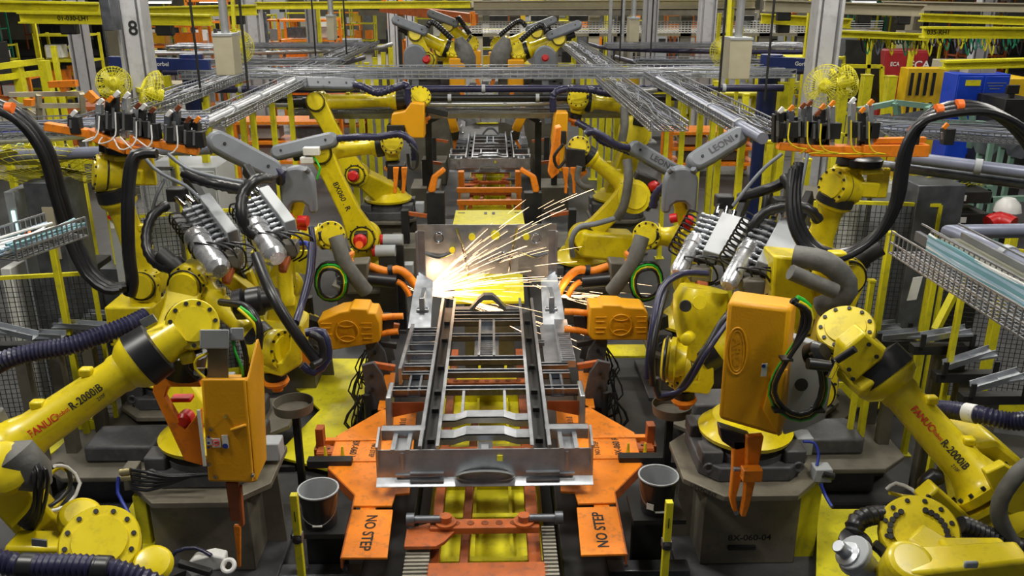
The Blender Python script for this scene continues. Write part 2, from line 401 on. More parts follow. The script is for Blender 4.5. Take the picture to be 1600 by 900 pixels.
            e = MB(); e.b2((XC+s*.72-.07, Y(2.9), zt-.06), (XC+s*.72+.07, Y(3.4), zt+.10)); e.b2((XC+s*.72-.03, Y(2.86), zt+.1), (XC+s*.72+.03, Y(3.4), zt+.25)); part(r, 'pillar_box', e, STL, bevel=.01)
        # thin dash panel: left wing, middle, right wing
        def sheet(poly, name, thick=.008):
            e = MB(); e.prism(poly, (0, thick, 0)); return part(r, name, e, STL)
        yb = Y(3.9)
        sheet([V((-.84, yb, zt+.02)), V((-.36, yb, zt+.20)), V((-.34, yb+.02, zt+.80)), V((-.86, yb+.02, zt+.80))], 'dash_wing')
        sheet([V((.80, yb, zt+.02)), V((.32, yb, zt+.20)), V((.30, yb+.02, zt+.80)), V((.82, yb+.02, zt+.80))], 'dash_wing')
        sheet([V((-.40, yb-.06, zt+.20)), V((.36, yb-.06, zt+.20)), V((.34, yb+.0, zt+.80)), V((-.38, yb+.0, zt+.80))], 'toe_board', .012)
        e = MB()
        for q in ((.1, .42), (.18, .42)): e.ring(V((q[0], yb-.085, zt+q[1])), (0, -1, .1), .05, .012, 20, 6)
        for q in ((-.60, .64), (.57, .62)): e.ring(V((q[0], yb-.01, zt+q[1])), (0, -1, 0), .055, .012, 20, 6)
        e.tube(spline([V((-.38, yb-.07, zt+.78)), V((-.30, yb-.08, zt+.5)), V((-.26, yb-.09, zt+.22))], .05), .016, 6).tube(spline([V((.34, yb-.07, zt+.78)), V((.28, yb-.08, zt+.5)), V((.24, yb-.09, zt+.22))], .05), .016, 6)
        e.tube(spline([V((-.8, yb-.01, zt+.45)), V((-.6, yb-.03, zt+.40)), V((-.42, yb-.01, zt+.46))], .05), .014, 6).tube(spline([V((.76, yb-.01, zt+.45)), V((.58, yb-.03, zt+.40)), V((.4, yb-.01, zt+.46))], .05), .014, 6)
        split(r, 'pressed_bead', e, CHR)
        e = MB()
        for x, z, rr, yy in ((-.20, .66, .04, 3.88), (.08, .68, .055, 3.88), (-.44, .5, .035, 3.88), (.45, .66, .04, 3.88)):
            e.lathe(V((x, Y(yy), zt+z)), (0, -1, .1), [(0, rr), (.05, rr)], 16)
        split(r, 'yellow_patch', e, FYEL)
    return r
underbody(6.05, 'galvanised steel truck underbody nearest the camera, throwing sparks at its far end')
underbody(18.3, 'galvanised underbody at the second station with bent orange arms on both sides')
underbody(31.0, 'small distant galvanised underbody at the third station of the line', full=False)

def carrier(y0, label, near=True):
    dy = y0-6.05
    P = lambda u, v, z: pz(u, v, z)+V((0, dy, 0))
    r = thing('orange_carrier', label, 'conveyor carrier', (XC, y0-1, 0), 'orange carriers under the underbodies')
    zw = .62
    if near:
        for s in (-1, 1):
            L = [(590, 640), (527, 680), (513, 731), (555, 773), (551, 787), (585, 797), (575, 783), (617, 786), (619, 750), (640, 740), (640, 632)]
            def mir(u, v):
                p = pz(u, v, zw); 
                return V((p.x, p.y, zw)) if s < 0 else V((2*XC-p.x, p.y, zw))
            wing = MB().prism([mir(u, v) for u, v in [(604, 636), (527, 680), (513, 731), (555, 773), (552, 790), (612, 790), (618, 772), (640, 770), (652, 632)]], (0, 0, -.02))
            part(r, 'wing_plate', wing, ORG, bevel=.004)
            step = MB().prism([mir(u, v) for u, v in [(551, 796), (614, 796), (605, 871), (533, 871)]], (0, 0, -.02))
            part(r, 'step_plate', step, ORG, bevel=.004)
            a = mir(575, 790); part(r, 'step_link', MB().b2((a.x-.06, a.y-.25, zw-.05), (a.x+.06, a.y+.2, zw-.02)), ORG)
            skirt = MB()
            pts = [mir(u, v) for u, v in [(527, 680), (513, 731), (555, 773), (533, 871)]]
            for i in range(3): skirt.bar(pts[i]+V((0, 0, -.05)), pts[i+1]+V((0, 0, -.05)), .015, .09)
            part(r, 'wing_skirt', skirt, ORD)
            far = MB().prism([mir(u, v) for u, v in [(601, 582), (590, 640), (612, 640), (618, 582)]], (0, 0, -.02)); part(r, 'far_wing_plate', far, ORG, bevel=.004)
            # arm to the side with a perforated bracket
            x0, x1 = (.9, 1.53); ya, yb2 = mir(440, 688).y, mir(440, 716).y
            arm = MB()
            for yy in (ya, yb2-.05): arm.b2((min(s*x0, s*x1)+XC, yy-.03, zw-.06), (max(s*x0, s*x1)+XC, yy+.03, zw+.01))
            split(r, 'side_arm', arm, ORG, bevel=.004)
            br = MB(); br.b2((min(s*1.1, s*1.5)+XC, ya-.20, zw-.03), (max(s*1.1, s*1.5)+XC, ya-.09, zw-.01)); br.b2((min(s*1.1, s*1.5)+XC, ya-.21, zw-.12), (max(s*1.1, s*1.5)+XC, ya-.19, zw-.02))
            part(r, 'drilled_bracket', br, ORD, bevel=.003)
            bo = MB()
            for q in range(3): bo.lathe(V((s*(1.16+q*.12)+XC, ya-.145, zw-.01)), (0, 0, 1), [(0, .012), (.006, .012)], 8)
            part(r, 'bolt_row', bo, BLM, stuff=True)
            ps = MB().b2((min(s*1.15, s*1.53)+XC, yb2-.14, zw-.02), (max(s*1.15, s*1.53)+XC, yb2-.05, zw+.05)); part(r, 'black_slide', ps, BLM, bevel=.005)
            pn = MB()
            for q in (1.25, 1.4): pn.cyl((s*q+XC, yb2+.02, zw+.0), (s*q+XC, yb2+.02, zw+.10), .018, .008, 10)
            split(r, 'yellow_pin', pn, FYEL)
            # upright clamp post at arm end
            cp = MB(); cp.b2((min(s*1.45, s*1.52)+XC, ya-.1, zw-.1), (max(s*1.45, s*1.52)+XC, ya+.0, zw+.16)); cp.b2((min(s*1.4, s*1.54)+XC, ya-.12, zw-.12), (max(s*1.4, s*1.54)+XC, ya-.02, zw-.03)); part(r, 'clamp_post', cp, ORD, bevel=.005)
            # lettering read from the side
            for txt, u, v, h in (('8X-060 L' if s < 0 else '8X-060 R', 553, 702, .062), ('NO STEP', 575, 832, .085), ('NO STEP', 573 if s < 0 else 585, 704, .045)):
                if txt == 'NO STEP' and v == 704 and s < 0: u = 582
                c = mir(u, v)+V((0, 0, .003))
                rt, upv = (V((0, -1, 0)), V((1, 0, 0))) if s < 0 else (V((0, 1, 0)), V((-1, 0, 0)))
                part(r, 'lettering', text_mb(txt, c, rt, upv, h, .95), INK)
            for k in range(1):
                c = mir(628, 665)+V((0, 0, .003)); rt, upv = (V((0, -1, 0)), V((1, 0, 0))) if s < 0 else (V((0, 1, 0)), V((-1, 0, 0)))
                for k2 in range(9): part(r, 'ink_mark', MB().b2((c.x-.03+.01*(k2 % 2), c.y-.16+.035*k2, zw+.0005), (c.x+.03, c.y-.145+.035*k2, zw+.002)), INK)
    zc = .60
    # crossbars under the underbody
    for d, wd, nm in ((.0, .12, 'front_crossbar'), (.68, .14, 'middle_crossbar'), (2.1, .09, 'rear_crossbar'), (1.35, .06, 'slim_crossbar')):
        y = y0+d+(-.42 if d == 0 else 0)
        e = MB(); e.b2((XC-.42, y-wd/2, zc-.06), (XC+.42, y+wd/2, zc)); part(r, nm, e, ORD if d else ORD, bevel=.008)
        e = MB()
        for q in range(7): e.lathe(V((XC-.33+.11*q, y, zc)), (0, 0, 1), [(0, .028), (.004, .028), (.004, .02)], 14)
        part(r, 'lightening_hole', e, BRN, stuff=True)
    y = y0-.42
    for s in (-1, 1):
        e = MB(); e.cyl((XC+s*.3, y, zc), (XC+s*.3, y, zc+.07), .045, .045, 20); e.lathe(V((XC+s*.3, y, zc)), (0, 0, 1), [(0, .08), (.02, .08)], 20); part(r, 'locating_boss', e, ORD)
        e = MB(); e.cyl((XC+s*.33, y, zc+.04), (XC+s*.56, y, zc+.04), .03, .03, 14); e.cyl((XC+s*.54, y, zc+.04), (XC+s*.60, y, zc+.04), .05, .05, 14); split(r, 'steel_roller', e, STD)
    e = MB().prism([V((XC-.60, y-.02, zc-.06)), V((XC-.42, y+.06, zc-.06)), V((XC-.2, y+.0, zc-.06)), V((XC-.30, y-.18, zc-.06)), V((XC-.36, y-.24, zc-.06)), V((XC-.60, y-.24, zc-.06))], (0, 0, .03)); part(r, 'corner_plate', e, ORD, bevel=.004)
    # longitudinal lower rails and near beam
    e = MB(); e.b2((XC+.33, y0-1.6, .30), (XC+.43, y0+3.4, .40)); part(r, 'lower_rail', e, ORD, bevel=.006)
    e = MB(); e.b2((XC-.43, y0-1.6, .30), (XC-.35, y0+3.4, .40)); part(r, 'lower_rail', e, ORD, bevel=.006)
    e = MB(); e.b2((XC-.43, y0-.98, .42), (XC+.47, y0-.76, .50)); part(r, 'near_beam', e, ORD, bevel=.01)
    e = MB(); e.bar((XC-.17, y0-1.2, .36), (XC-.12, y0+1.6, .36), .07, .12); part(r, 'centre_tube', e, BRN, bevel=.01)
    for s in (-1, 1):
        x = XC-.50 if s < 0 else XC+.49; e = MB(); wv = .09 if s < 0 else .05
        for q in range(46): e.b2((x-wv, y0-1.35+q*.022, .42), (x+wv, y0-1.335+q*.022, .50+(.012 if q % 2 else 0)))
        e.b2((x-wv, y0-1.36, .40), (x+wv, y0-.35, .49)); part(r, 'bellows', e, BEL)
    # yellow tray below
    e = MB(); e.b2((XC-.5, y0-1.3, .02), (XC+.5, y0+3.6, .05))
    for xx in (-.5, -.12, .2, .46): e.b2((XC+xx, y0-1.3, .05), (XC+xx+.03, y0+3.6, .10))
    part(r, 'drip_tray', e, FYEL)
    e = MB()
    for q in range(7): e.b2((XC-.48, y0-.9+q*.6, .05), (XC+.48, y0-.84+q*.6, .16))
    split(r, 'tray_rib', e, FYEL)
    return r
carrier(6.05, 'orange carrier with NO STEP wings under the nearest underbody')
carrier(18.3, 'orange carrier under the second underbody', near=False)
carrier(31.0, 'distant orange carrier under the third underbody', near=False)
# stub axles, second station orange frame face (seen below the second underbody)
fr = thing('orange_lift_frame', 'orange box frame standing below the second underbody', 'lift frame', (XC, 15.9, 0))
m = MB()
for z in (.35, .62, .86): m.b2((XC-.62, 15.9, z-.05), (XC+.62, 16.0, z+.04)); part(fr, 'cross_beam', m, ORG, bevel=.006); m = MB()
for s in (-1, 1): part(fr, 'upright', MB().b2((XC+s*.58-.06, 17.15, 0), (XC+s*.58+.06, 17.35, .95)), ORG, bevel=.006)
part(fr, 'yellow_pan', MB().b2((XC-.55, 16.05, .1), (XC+.55, 16.5, .14)), FYEL)
# yellow covers down the line
def plate(name, pts, z, m, label, cat, th=.03, bevel=.006):
    return solo(name, MB().prism([V((p.x, p.y, z)) for p in pts], (0, 0, -th)), m, label, cat, bevel=bevel)
a = pz(707, 332, 1.0); 
t = thing('yellow_table', 'bright yellow flat cover table standing beyond the sparks', 'cover', (XC, 12.6, 0))
part(t, 'table_top', MB().hexa([V((-.60, 12.2, .9)), V((.56, 12.2, .9)), V((.56, 12.2, .93)), V((-.60, 12.2, .93)), V((-.58, 14.1, .9)), V((.54, 14.1, .9)), V((.54, 14.1, .93)), V((-.58, 14.1, .93))]), FYEL)
for s in (-1, 1):
    for yy in (12.4, 13.9): part(t, 'leg', MB().b2((s*.5-.06, yy, 0), (s*.5+.02, yy+.08, .9)), TAU)
split(t, 'slot', MB().b2((-.54, 13.9, .931), (-.42, 13.93, .934)).b2((.4, 13.9, .931), (.5, 13.93, .934)).b2((-.1, 13.8, .931), (-.05, 13.95, .934)).b2((.03, 13.8, .931), (.08, 13.95, .934)), BLM)
t = thing('yellow_cover', 'yellow sloped cover plate just below the sparks', 'cover', (XC, 10.6, 0))
part(t, 'cover_panel', MB().hexa([V((-.42, 9.6, .92)), V((.42, 9.6, .92)), V((.42, 9.6, .95)), V((-.42, 9.6, .95)), V((-.42, 10.4, 1.12)), V((.42, 10.4, 1.12)), V((.42, 10.4, 1.15)), V((-.42, 10.4, 1.15))]), FYEL)
split(t, 'support', MB().b2((-.3, 9.7, 0), (.3, 9.8, .93)).b2((-.3, 10.3, 0), (.3, 10.38, 1.08)), TAU)
# ------------------------------------------------------------------ robots
def hull_link(c0, r0, c1, r1, n, th, waist=.8, seg=14):
    """flat arm casting: a disc at each end joined by a tapering web, thickness th along n"""
    c0 = V(c0); c1 = V(c1); n = V(n).normalized(); d = (c1-c0); L = d.length; d.normalize(); s = n.cross(d).normalized()
    P = []
    for i in range(seg+1):
        q = PI/2+PI*i/seg; P.append(c0+d*(r0*math.cos(q))+s*(r0*math.sin(q)))
    wd = min(r0, r1)*waist
    P.append(c0+d*(L*.3)-s*wd*1.05); P.append(c0+d*(L*.72)-s*wd)
    for i in range(seg+1):
        q = -PI/2+PI*i/seg; P.append(c1+d*(r1*math.cos(q))+s*(r1*math.sin(q)))
    P.append(c0+d*(L*.72)+s*wd); P.append(c0+d*(L*.3)+s*wd*1.05)
    return MB().prism([p-n*th/2 for p in P], n*th)
def hullpoly(c, d, s, L, r0, r1): pass
def pedestal(x, y, zt, label, w=.55, text=None, group='steel robot pedestals', m=None):
    t = thing('robot_pedestal', label, 'pedestal', (x, y, 0), group)
    def octo(r, c, z): return [V((x+a, y+b, z)) for a, b in ((-r, -c), (-r, c), (-c, r), (c, r), (r, c), (r, -c), (c, -r), (-c, -r))]
    part(t, 'top_plate', MB().prism(octo(w, w*.52, zt-.05), (0, 0, .05)), m or PED, bevel=.006)
    part(t, 'column', MB().b2((x-w*.7, y-w*.7, .05), (x+w*.7, y+w*.7, zt-.05)), m or PED, bevel=.01)
    for s in (-1, 1): part(t, 'rib', MB().prism([V((x+s*w*.7, y, .05)), V((x+s*w*1.0, y, .05)), V((x+s*w*.95, y, zt-.05)), V((x+s*w*.7, y, zt-.05))], (0, .03, 0)), m or PED)
    part(t, 'foot_plate', MB().b2((x-w*1.05, y-w*1.05, 0), (x+w*1.05, y+w*1.05, .05)), DKG, bevel=.01)
    return t
def base_unit(t, x, y, z, ang=0, m=None, k=1.0):
    c, s = math.cos(ang), math.sin(ang)
    R = Matrix.Rotation(ang, 3, 'Z')
    P = [R @ V(p)*k+V((x, y, z)) for p in ((-.42, -.22, 0), (-.42, .3, 0), (-.3, .38, 0), (.3, .38, 0), (.42, .3, 0), (.42, -.22, 0), (.28, -.36, 0), (-.28, -.36, 0))]
    part(t, 'base_casting', MB().prism(P, (0, 0, .13*k)), m or DKG, bevel=.015)
    mb = MB()
    for a, b in ((-.33, -.2), (.33, -.2), (-.33, .24), (.33, .24)):
        p = R @ V((a, b, 0))*k+V((x, y, z+.13*k)); mb.box(p+V((0, 0, .05*k)), (.17*k, .2*k, .12*k), R)
    split(t, 'base_foot', mb, m or DKG, bevel=.015)
    mb = MB()
    for a, b in ((-.36, -.3), (.36, -.3)): mb.ring(R @ V((a, b, 0))*k+V((x, y, z+.1*k)), R @ V((0, -1, 0)), .035*k, .012*k, 14, 5)
    split(t, 'lifting_eye', mb, m or DKG)
    part(t, 'slew_bearing', MB().lathe((x, y, z+.12*k), (0, 0, 1), [(0, .34*k), (.06*k, .34*k), (.08*k, .30*k), (.16*k, .30*k)], 32), m or DKG)
    part(t, 'turntable', MB().lathe((x, y, z+.26*k), (0, 0, 1), [(0, .30*k), (0, .37*k), (.035*k, .38*k), (.06*k, .34*k), (.14*k, .27*k)], 32), YEL)
    b = MB(); p = R @ V((.5, .05, 0))*k+V((x, y, z+.12*k)); b.box(p, (.14*k, .16*k, .16*k), R); part(t, 'connector_box', b, GRY, bevel=.01)
def robot(label, base=None, J2=None, J3=None, Wp=None, n=(0, -1, 0), tool=None, k=1.0, red2=True, red3=False, fr=.11, wr=.13, wn=None, detail=True, off=.12, ped=True, text=None, ang=0, text_side=1, sleeve=True, basemat=None, flange=ORG, loc=None, name='welding_robot', linktext=None, c2=None):
    n = V(n).normalized(); o = V(loc) if loc else (V(base) if base else V(J3)-V((0, 0, .3)))
    t = thing(name, label, 'robot', o, 'yellow six axis robots')
    if base:
        base = V(base); base_unit(t, base.x, base.y, base.z, ang, basemat, k)
        if J2:
            J2 = V(J2); top = base+V((0, 0, .34*k))
            # shoulder casting from the turntable to the shoulder joint
            m = MB().bar(top, J2-n*.02, .42*k, .36*k, up=n, w1=.26*k, h1=.30*k); part(t, 'shoulder', m, YEL, bevel=.03*k)
            part(t, 'slew_motor', MB().cyl(top+V((.22*k, .1, -.02)), top+V((.22*k, .1, .24*k)), .075*k, .07*k, 16), BLM)
    if J2:
        J2 = V(J2)
        part(t, 'shoulder_joint', MB().lathe(J2-n*.17*k, n, [(0, .17*k), (.02*k, .19*k), (.22*k, .19*k), (.24*k, .16*k)], 28), YEL)
        m = MB().lathe(J2+n*(.22*k), n, [(0, .135*k), (.01, .13*k), (.03*k, .125*k)], 28); part(t, 'joint_cover', m, YEL)
        part(t, 'seal_ring', MB().ring(J2+n*(.215*k), n, .15*k, .008*k, 32, 6), BLK)
        if red2:
            part(t, 'motor', MB().box(J2+n*(.29*k)+V((0, 0, .03)), (.15*k, .14*k, .15*k)), BLM, bevel=.012)
            mr = part(t, 'motor_cap', MB().lathe(J2+n*(.36*k), n, [(0, .085*k), (.05*k, .085*k), (.07*k, .06*k), (.10*k, .055*k)], 20), RED)
        part(t, 'joint_bolts', MB().bolts(J2+n*(.225*k), n, .165*k, 10, .011*k, .02*k), BLM, stuff=True)
        if J3:
            o2 = n*off*k
            part(t, 'lower_arm', hull_link(J2+o2, .19*k, V(J3)+o2, .15*k, n, .13*k), YEL, bevel=.02*k)
            if linktext:
                d = (V(J3)-J2).normalized(); c = J2*.5+V(J3)*.5+n*(off*k+.067*k)
                part(t, 'lettering', text_mb(linktext, c, d*text_side, (n.cross(d)).normalized()*text_side, .07, 1), INK)
    if J3:
        J3 = V(J3)
        if Wp is not None:
            Wp = V(Wp); d = (Wp-J3); L = d.length; d.normalize()
            s = n.cross(d).normalized()
            part(t, 'elbow_housing', MB().lathe(J3-n*.16*k, n, [(0, .13*k), (.02*k, .16*k), (.28*k, .16*k), (.30*k, .13*k)], 28), YEL)
            part(t, 'elbow_cover', MB().lathe(J3+n*.19*k, n, [(0, .12*k), (.03*k, .115*k)], 24), YEL)
            part(t, 'elbow_seal', MB().ring(J3+n*.19*k, n, .135*k, .008*k, 32, 6), BLK)
            part(t, 'elbow_bolts', MB().bolts(J3+n*(.145*k), n, .147*k, 10, .010*k, .02*k), BLM, stuff=True)
            part(t, 'elbow_motor', MB().lathe(J3-d*.12*k, -d, [(0, .09*k), (.1*k, .09*k), (.1*k, .07*k), (.24*k, .07*k)], 16), BLM)
            if red3: part(t, 'motor_cap', MB().lathe(J3-d*.36*k, -d, [(0, .075*k), (.06*k, .075*k), (.08*k, .05*k)], 16), RED)
            f = fr*k
            prof = [(.02, f*1.65), (.10*k, f*1.7), (.13*k, f*1.35), (.2*k, f*1.12), (L*.62, f), (L*.66, f*1.08), (L*.70, f*1.08), (L*.74, f*1.45), (L*.77, f*1.5), (L*.78, f*1.5)]
            part(t, 'forearm', MB().lathe(J3, d, prof, 32), YEL)
            part(t, 'wrist_collar', MB().lathe(J3+d*(L*.78), d, [(0, f*1.46), (0, f*1.55), (L*.10, f*1.5), (L*.11, f*1.1)], 32), BLK)
            part(t, 'forearm_bolts', MB().bolts(J3+d*.10*k, d, f*1.52, 12, .011*k, .016*k), BLM, stuff=True)
            part(t, 'wrist_neck', MB().lathe(J3+d*(L*.88), d, [(0, f*1.15), (L*.03, f*1.1), (L*.12, f*.95)], 28), YEL)
            if detail:
                mb = MB()
                for q in (.3, .5): mb.box(J3+d*(L*q)+V((0, 0, 1)).cross(d).normalized()*0+s*(f*1.05)*(1 if s.z > 0 else -1), (.06*k, .08*k, .06*k))
                split(t, 'lug', mb, YEL, bevel=.01)
    if Wp is not None:
        Wp = V(Wp); a = V(wn).normalized() if wn else n
        part(t, 'wrist_housing', MB().lathe(Wp-a*.17*k, a, [(0, wr*.8*k), (.03*k, wr*k), (.18*k, wr*k), (.19*k, wr*.97*k), (.20*k, wr*1.06*k), (.27*k, wr*1.06*k), (.285*k, wr*1.0*k)], 36), YEL)
        part(t, 'wrist_cover', MB().lathe(Wp+a*.115*k, a, [(0, wr*.74*k), (.015*k, wr*.72*k)], 30), YEL)
        part(t, 'wrist_seal', MB().ring(Wp+a*.022*k, a, wr*1.0*k, .009*k, 36, 6), BLK)
        part(t, 'wrist_bolts', MB().bolts(Wp+a*(.115*k), a, wr*.9*k, 11, .012*k, .012*k), BLM, stuff=True)
        if tool:
            td = V(tool).normalized()
            part(t, 'wrist_hand', MB().bar(Wp-a*.03, Wp+td*.2*k, .2*k, .2*k, w1=.17*k, h1=.17*k, up=a), YEL, bevel=.03*k)
            part(t, 'tool_seal', MB().lathe(Wp+td*.2*k, td, [(0, .09*k), (.07*k, .09*k)], 24), BLM)
            part(t, 'tool_flange', MB().lathe(Wp+td*.27*k, td, [(0, .10*k), (.03*k, .11*k), (.06*k, .09*k), (.07*k, .05*k), (.11*k, .045*k)], 24), flange)
    return t
def dress(t, pts, r=.055, m=NAV, name='dress_pack_hose', clamps=(), corr=True, pitch=.03, n=10):
    P = [py(*p) if isinstance(p, tuple) and len(p) == 3 else V(p) for p in pts]
    part(t, name, corrugated(P, r, n, pitch) if corr else hose(P, r, n), m)
    S = spline(P, .05)
    for q in clamps:
        i = int(q*(len(S)-2)); d = S[i+1]-S[i]; part(t, 'hose_clamp', MB().cyl(S[i]-d.normalized()*.035, S[i]+d.normalized()*.035, r*1.12, n=14), WHT)
def shell(t, p0, p1, w=.2, th=.15, n=(0, -1, .4), text=None, name='hose_shell', flip=1):
    p0 = V(p0); p1 = V(p1); n = V(n).normalized(); d = (p1-p0).normalized(); n = (n-d*n.dot(d)).normalized()
    m = hull_link(p0, w*.5, p1, w*.5, n, th, waist=1.0); o = part(t, name, m, SHL, bevel=.035)
    part(t, 'shell_seam', MB().prism([q for q in hull_outline(p0, p1, n, w*.5+.006)], n*.012), SHL)
    split(t, 'shell_screw', MB().lathe(p0+d*.05+n*th*.5, n, [(0, .016), (.012, .016)], 8).lathe(p1-d*.05+n*th*.5, n, [(0, .016), (.012, .016)], 8), BLM)
    if text:
        part(t, 'lettering', text_mb(text, p0*.45+p1*.55+n*(th*.5+.004), d*flip, n.cross(d)*flip, .07, 1.15), mat_txt)
def hull_outline(c0, c1, n, r, seg=12):
    d = (c1-c0).normalized(); s = n.cross(d).normalized(); P = []
    for i in range(seg+1): q = PI/2+PI*i/seg; P.append(c0+d*(r*math.cos(q))+s*(r*math.sin(q)))
    for i in range(seg+1): q = -PI/2+PI*i/seg; P.append(c1+d*(r*math.cos(q))+s*(r*math.sin(q)))
    return P
mat_txt = mat('dark_grey_lettering', (.05, .05, .06), .5)
def face_prism(uv, y, th, dy=0): return MB().prism([py(u, v, y) for u, v in uv], (0, th, 0))

# --- pedestals and the two robots that stand on them next to the near end of the underbody
ZP = .80
PR = (2.11, 6.2); PL = (-2.26, 6.2)
for s, (x, y), side in ((1, PR, 'right'), (-1, PL, 'left')):
    t = pedestal(x, y, ZP, 'tall olive grey steel pedestal at the near %s of the underbody' % side + (', stencilled 8X-060-04' if s > 0 else ', behind the amber gun'))
    if s > 0:
        part(t, 'lettering', text_mb('8X-060-04', (x, y-.386, .30), (1, 0, 0), (0, 0, 1), .055, 1.05), INK)
        part(t, 'lettering', text_mb('LIFTPOINT', (x-.42, y-.43, ZP-.026), (1, -.99, 0), (0, 0, 1), .035, 1), INK)
        part(t, 'label_holder', MB().b2((x-.17, y-.41, .2), (x+.05, y-.385, .235)), BLM)
        part(t, 'cable_cover', MB().b2((x+.40, y-.30, .02), (x+.58, y+.25, ZP-.06)), FYEL, bevel=.01)
    else: part(t, 'cable_cover', MB().b2((x-.52, y-.36, .02), (x-.42, y-.1, ZP-.06)), FYEL, bevel=.01)
J = lambda u, v, y: py(u, v, y)
q = robot('robot on the stencilled near right pedestal, arm raised, orange flange over a round pan', base=(PR[0], PR[1], ZP), J2=J(1262, 600, 6.5), J3=J(1312, 425, 6.5), Wp=J(1068, 575, 6.6), n=(0, -1, .05), tool=(.08, 0, -1), red2=False, wn=(-1, -.35, .1), wr=.16, ang=0, fr=.10)
part(q, 'upper_casting', face_prism([(1210, 400), (1262, 405), (1275, 470), (1240, 520), (1205, 500)], 6.35, .3), YEL, bevel=.02)
part(q, 'arm_web', face_prism([(1298, 395), (1325, 395), (1338, 487), (1290, 490)], 6.2, .14), YEL, bevel=.015)
part(q, 'lettering', text_mb('8', J(1323, 475, 6.19), (1, 0, 0), (0, .35, .94), .05), INK)
part(q, 'lettering', text_mb('X', J(1323, 486, 6.19), (1, 0, 0), (0, .35, .94), .05), INK)
part(q, 'wrist_yoke', face_prism([(1095, 560), (1115, 560), (1116, 600), (1108, 617), (1054, 612), (1052, 603), (1090, 596)], 6.45, .3), YEL, bevel=.015)
part(q, 'upper_forearm', MB().lathe(J(1100, 450, 6.7), J(1078, 560, 6.6)-J(1100, 450, 6.7), [(0, .2), (.1, .24), (.3, .2), (.45, .14), (.6, .13)], 28), YEL)
part(q, 'side_ring', MB().lathe(J(1035, 560, 6.55), (1, -.3, 0), [(0, .16), (.02, .185), (.05, .185), (.05, .17), (.07, .17), (.07, .19), (.11, .19), (.12, .15), (.2, .13)], 32), YEL)
part(q, 'side_seal', MB().ring(J(1041, 560, 6.52), (1, -.3, 0), .18, .014), BLK)
part(q, 'casting_opening', MB().lathe(J(1071, 478, 6.38), (-.2, -1, .3), [(0, .05), (.03, .045)], 18), BLM)
part(q, 'inspection_cover', MB().lathe(J(1091, 473, 6.42), (.1, -1, .4), [(0, .055), (.03, .055)], 18), YEL)
part(q, 'gear_knob', MB().lathe(J(1078, 526, 6.36), (-.6, -1, .1), [(0, .05), (.1, .05), (.11, .035)], 18), YEL)
dress(q, [(1025, 590, 6.2), (1030, 620, 6.2), (1060, 612, 6.1), (1095, 560, 6.0), (1130, 500, 6.1), (1150, 480, 6.2)], .028, BLK, 'cable_bundle', corr=False)
dress(q, [(1035, 618, 6.15), (1070, 606, 6.05), (1105, 550, 5.95), (1140, 498, 6.1)], .02, BLU if False else NAV, 'cable_bundle', corr=False)
dress(q, [(1012, 590, 6.2), (1014, 560, 6.2), (1022, 500, 6.3), (1035, 450, 6.5), (1065, 428, 6.6), (1105, 428, 6.7)], .03, NAV, 'cable_bundle', corr=False)
dress(q, [(1020, 600, 6.2), (1018, 560, 6.15), (1028, 500, 6.3), (1040, 455, 6.5)], .03, BLK, 'cable_bundle', corr=False)
dress(q, [(1240, 400, 6.2), (1290, 410, 6.1), (1322, 440, 6.1), (1315, 465, 6.1), (1280, 480, 6.2)], .085, CLO, 'cloth_hose_sleeve', corr=False)
dress(q, [(1235, 425, 6.0), (1270, 440, 6.0), (1305, 455, 6.0)], .06, CLO, 'cloth_hose_sleeve', corr=False)
q = robot('robot on the near left pedestal, wrist hanging down over a round pan', base=(PL[0], PL[1], ZP), J2=J(262, 560, 6.5), J3=J(300, 438, 6.9), Wp=J(424, 545, 6.6), n=(0, -1, .05), tool=(.05, 0, -1), red2=False, wn=(1, -.45, .1), wr=.16, fr=.09)
part(q, 'wrist_yoke', face_prism([(455, 500), (472, 510), (470, 570), (440, 590), (405, 580), (405, 572), (440, 566), (452, 548)], 6.45, .3), YEL, bevel=.015)
part(q, 'wrist_boot', MB().lathe(J(362, 478, 6.5), (1, .1, .15), [(0, .05), (.03, .12), (.10, .13), (.12, .08), (.14, .12), (.24, .12), (.26, .09), (.38, .08)], 22), BLK)
dress(q, [(345, 472, 6.5), (385, 480, 6.2), (405, 510, 6.1), (404, 545, 6.1)], .03, BLK, 'cable_bundle', corr=False)
dress(q, [(375, 480, 6.15), (400, 500, 6.1), (409, 530, 6.1)], .014, GRN, 'green_cable', corr=False)
dress(q, [(372, 482, 6.12), (396, 505, 6.08), (404, 532, 6.1)], .012, YEL, 'yellow_cable', corr=False)
dress(q, [(400, 400, 6.6), (425, 460, 6.2), (455, 510, 6.1), (480, 545, 6.1), (500, 570, 6.1)], .045, BLK, 'cable_bundle', corr=False)
dress(q, [(478, 520, 6.2), (505, 520, 6.2), (512, 560, 6.15), (490, 582, 6.1), (472, 570, 6.1)], .035, NAV, 'cable_bundle', corr=False)
dress(q, [(484, 522, 6.1), (500, 530, 6.1), (505, 560, 6.1), (488, 572, 6.0)], .03, BLK, 'cable_bundle', corr=False)
dress(q, [(487, 380, 6.8), (483, 430, 6.6), (470, 480, 6.4), (462, 505, 6.2)], .03, NAV, 'cable_bundle', corr=False)
part(q, 'orange_guard', face_prism([(470, 545), (482, 545), (500, 575), (484, 580), (472, 565)], 6.2, .08), ORG, bevel=.01)

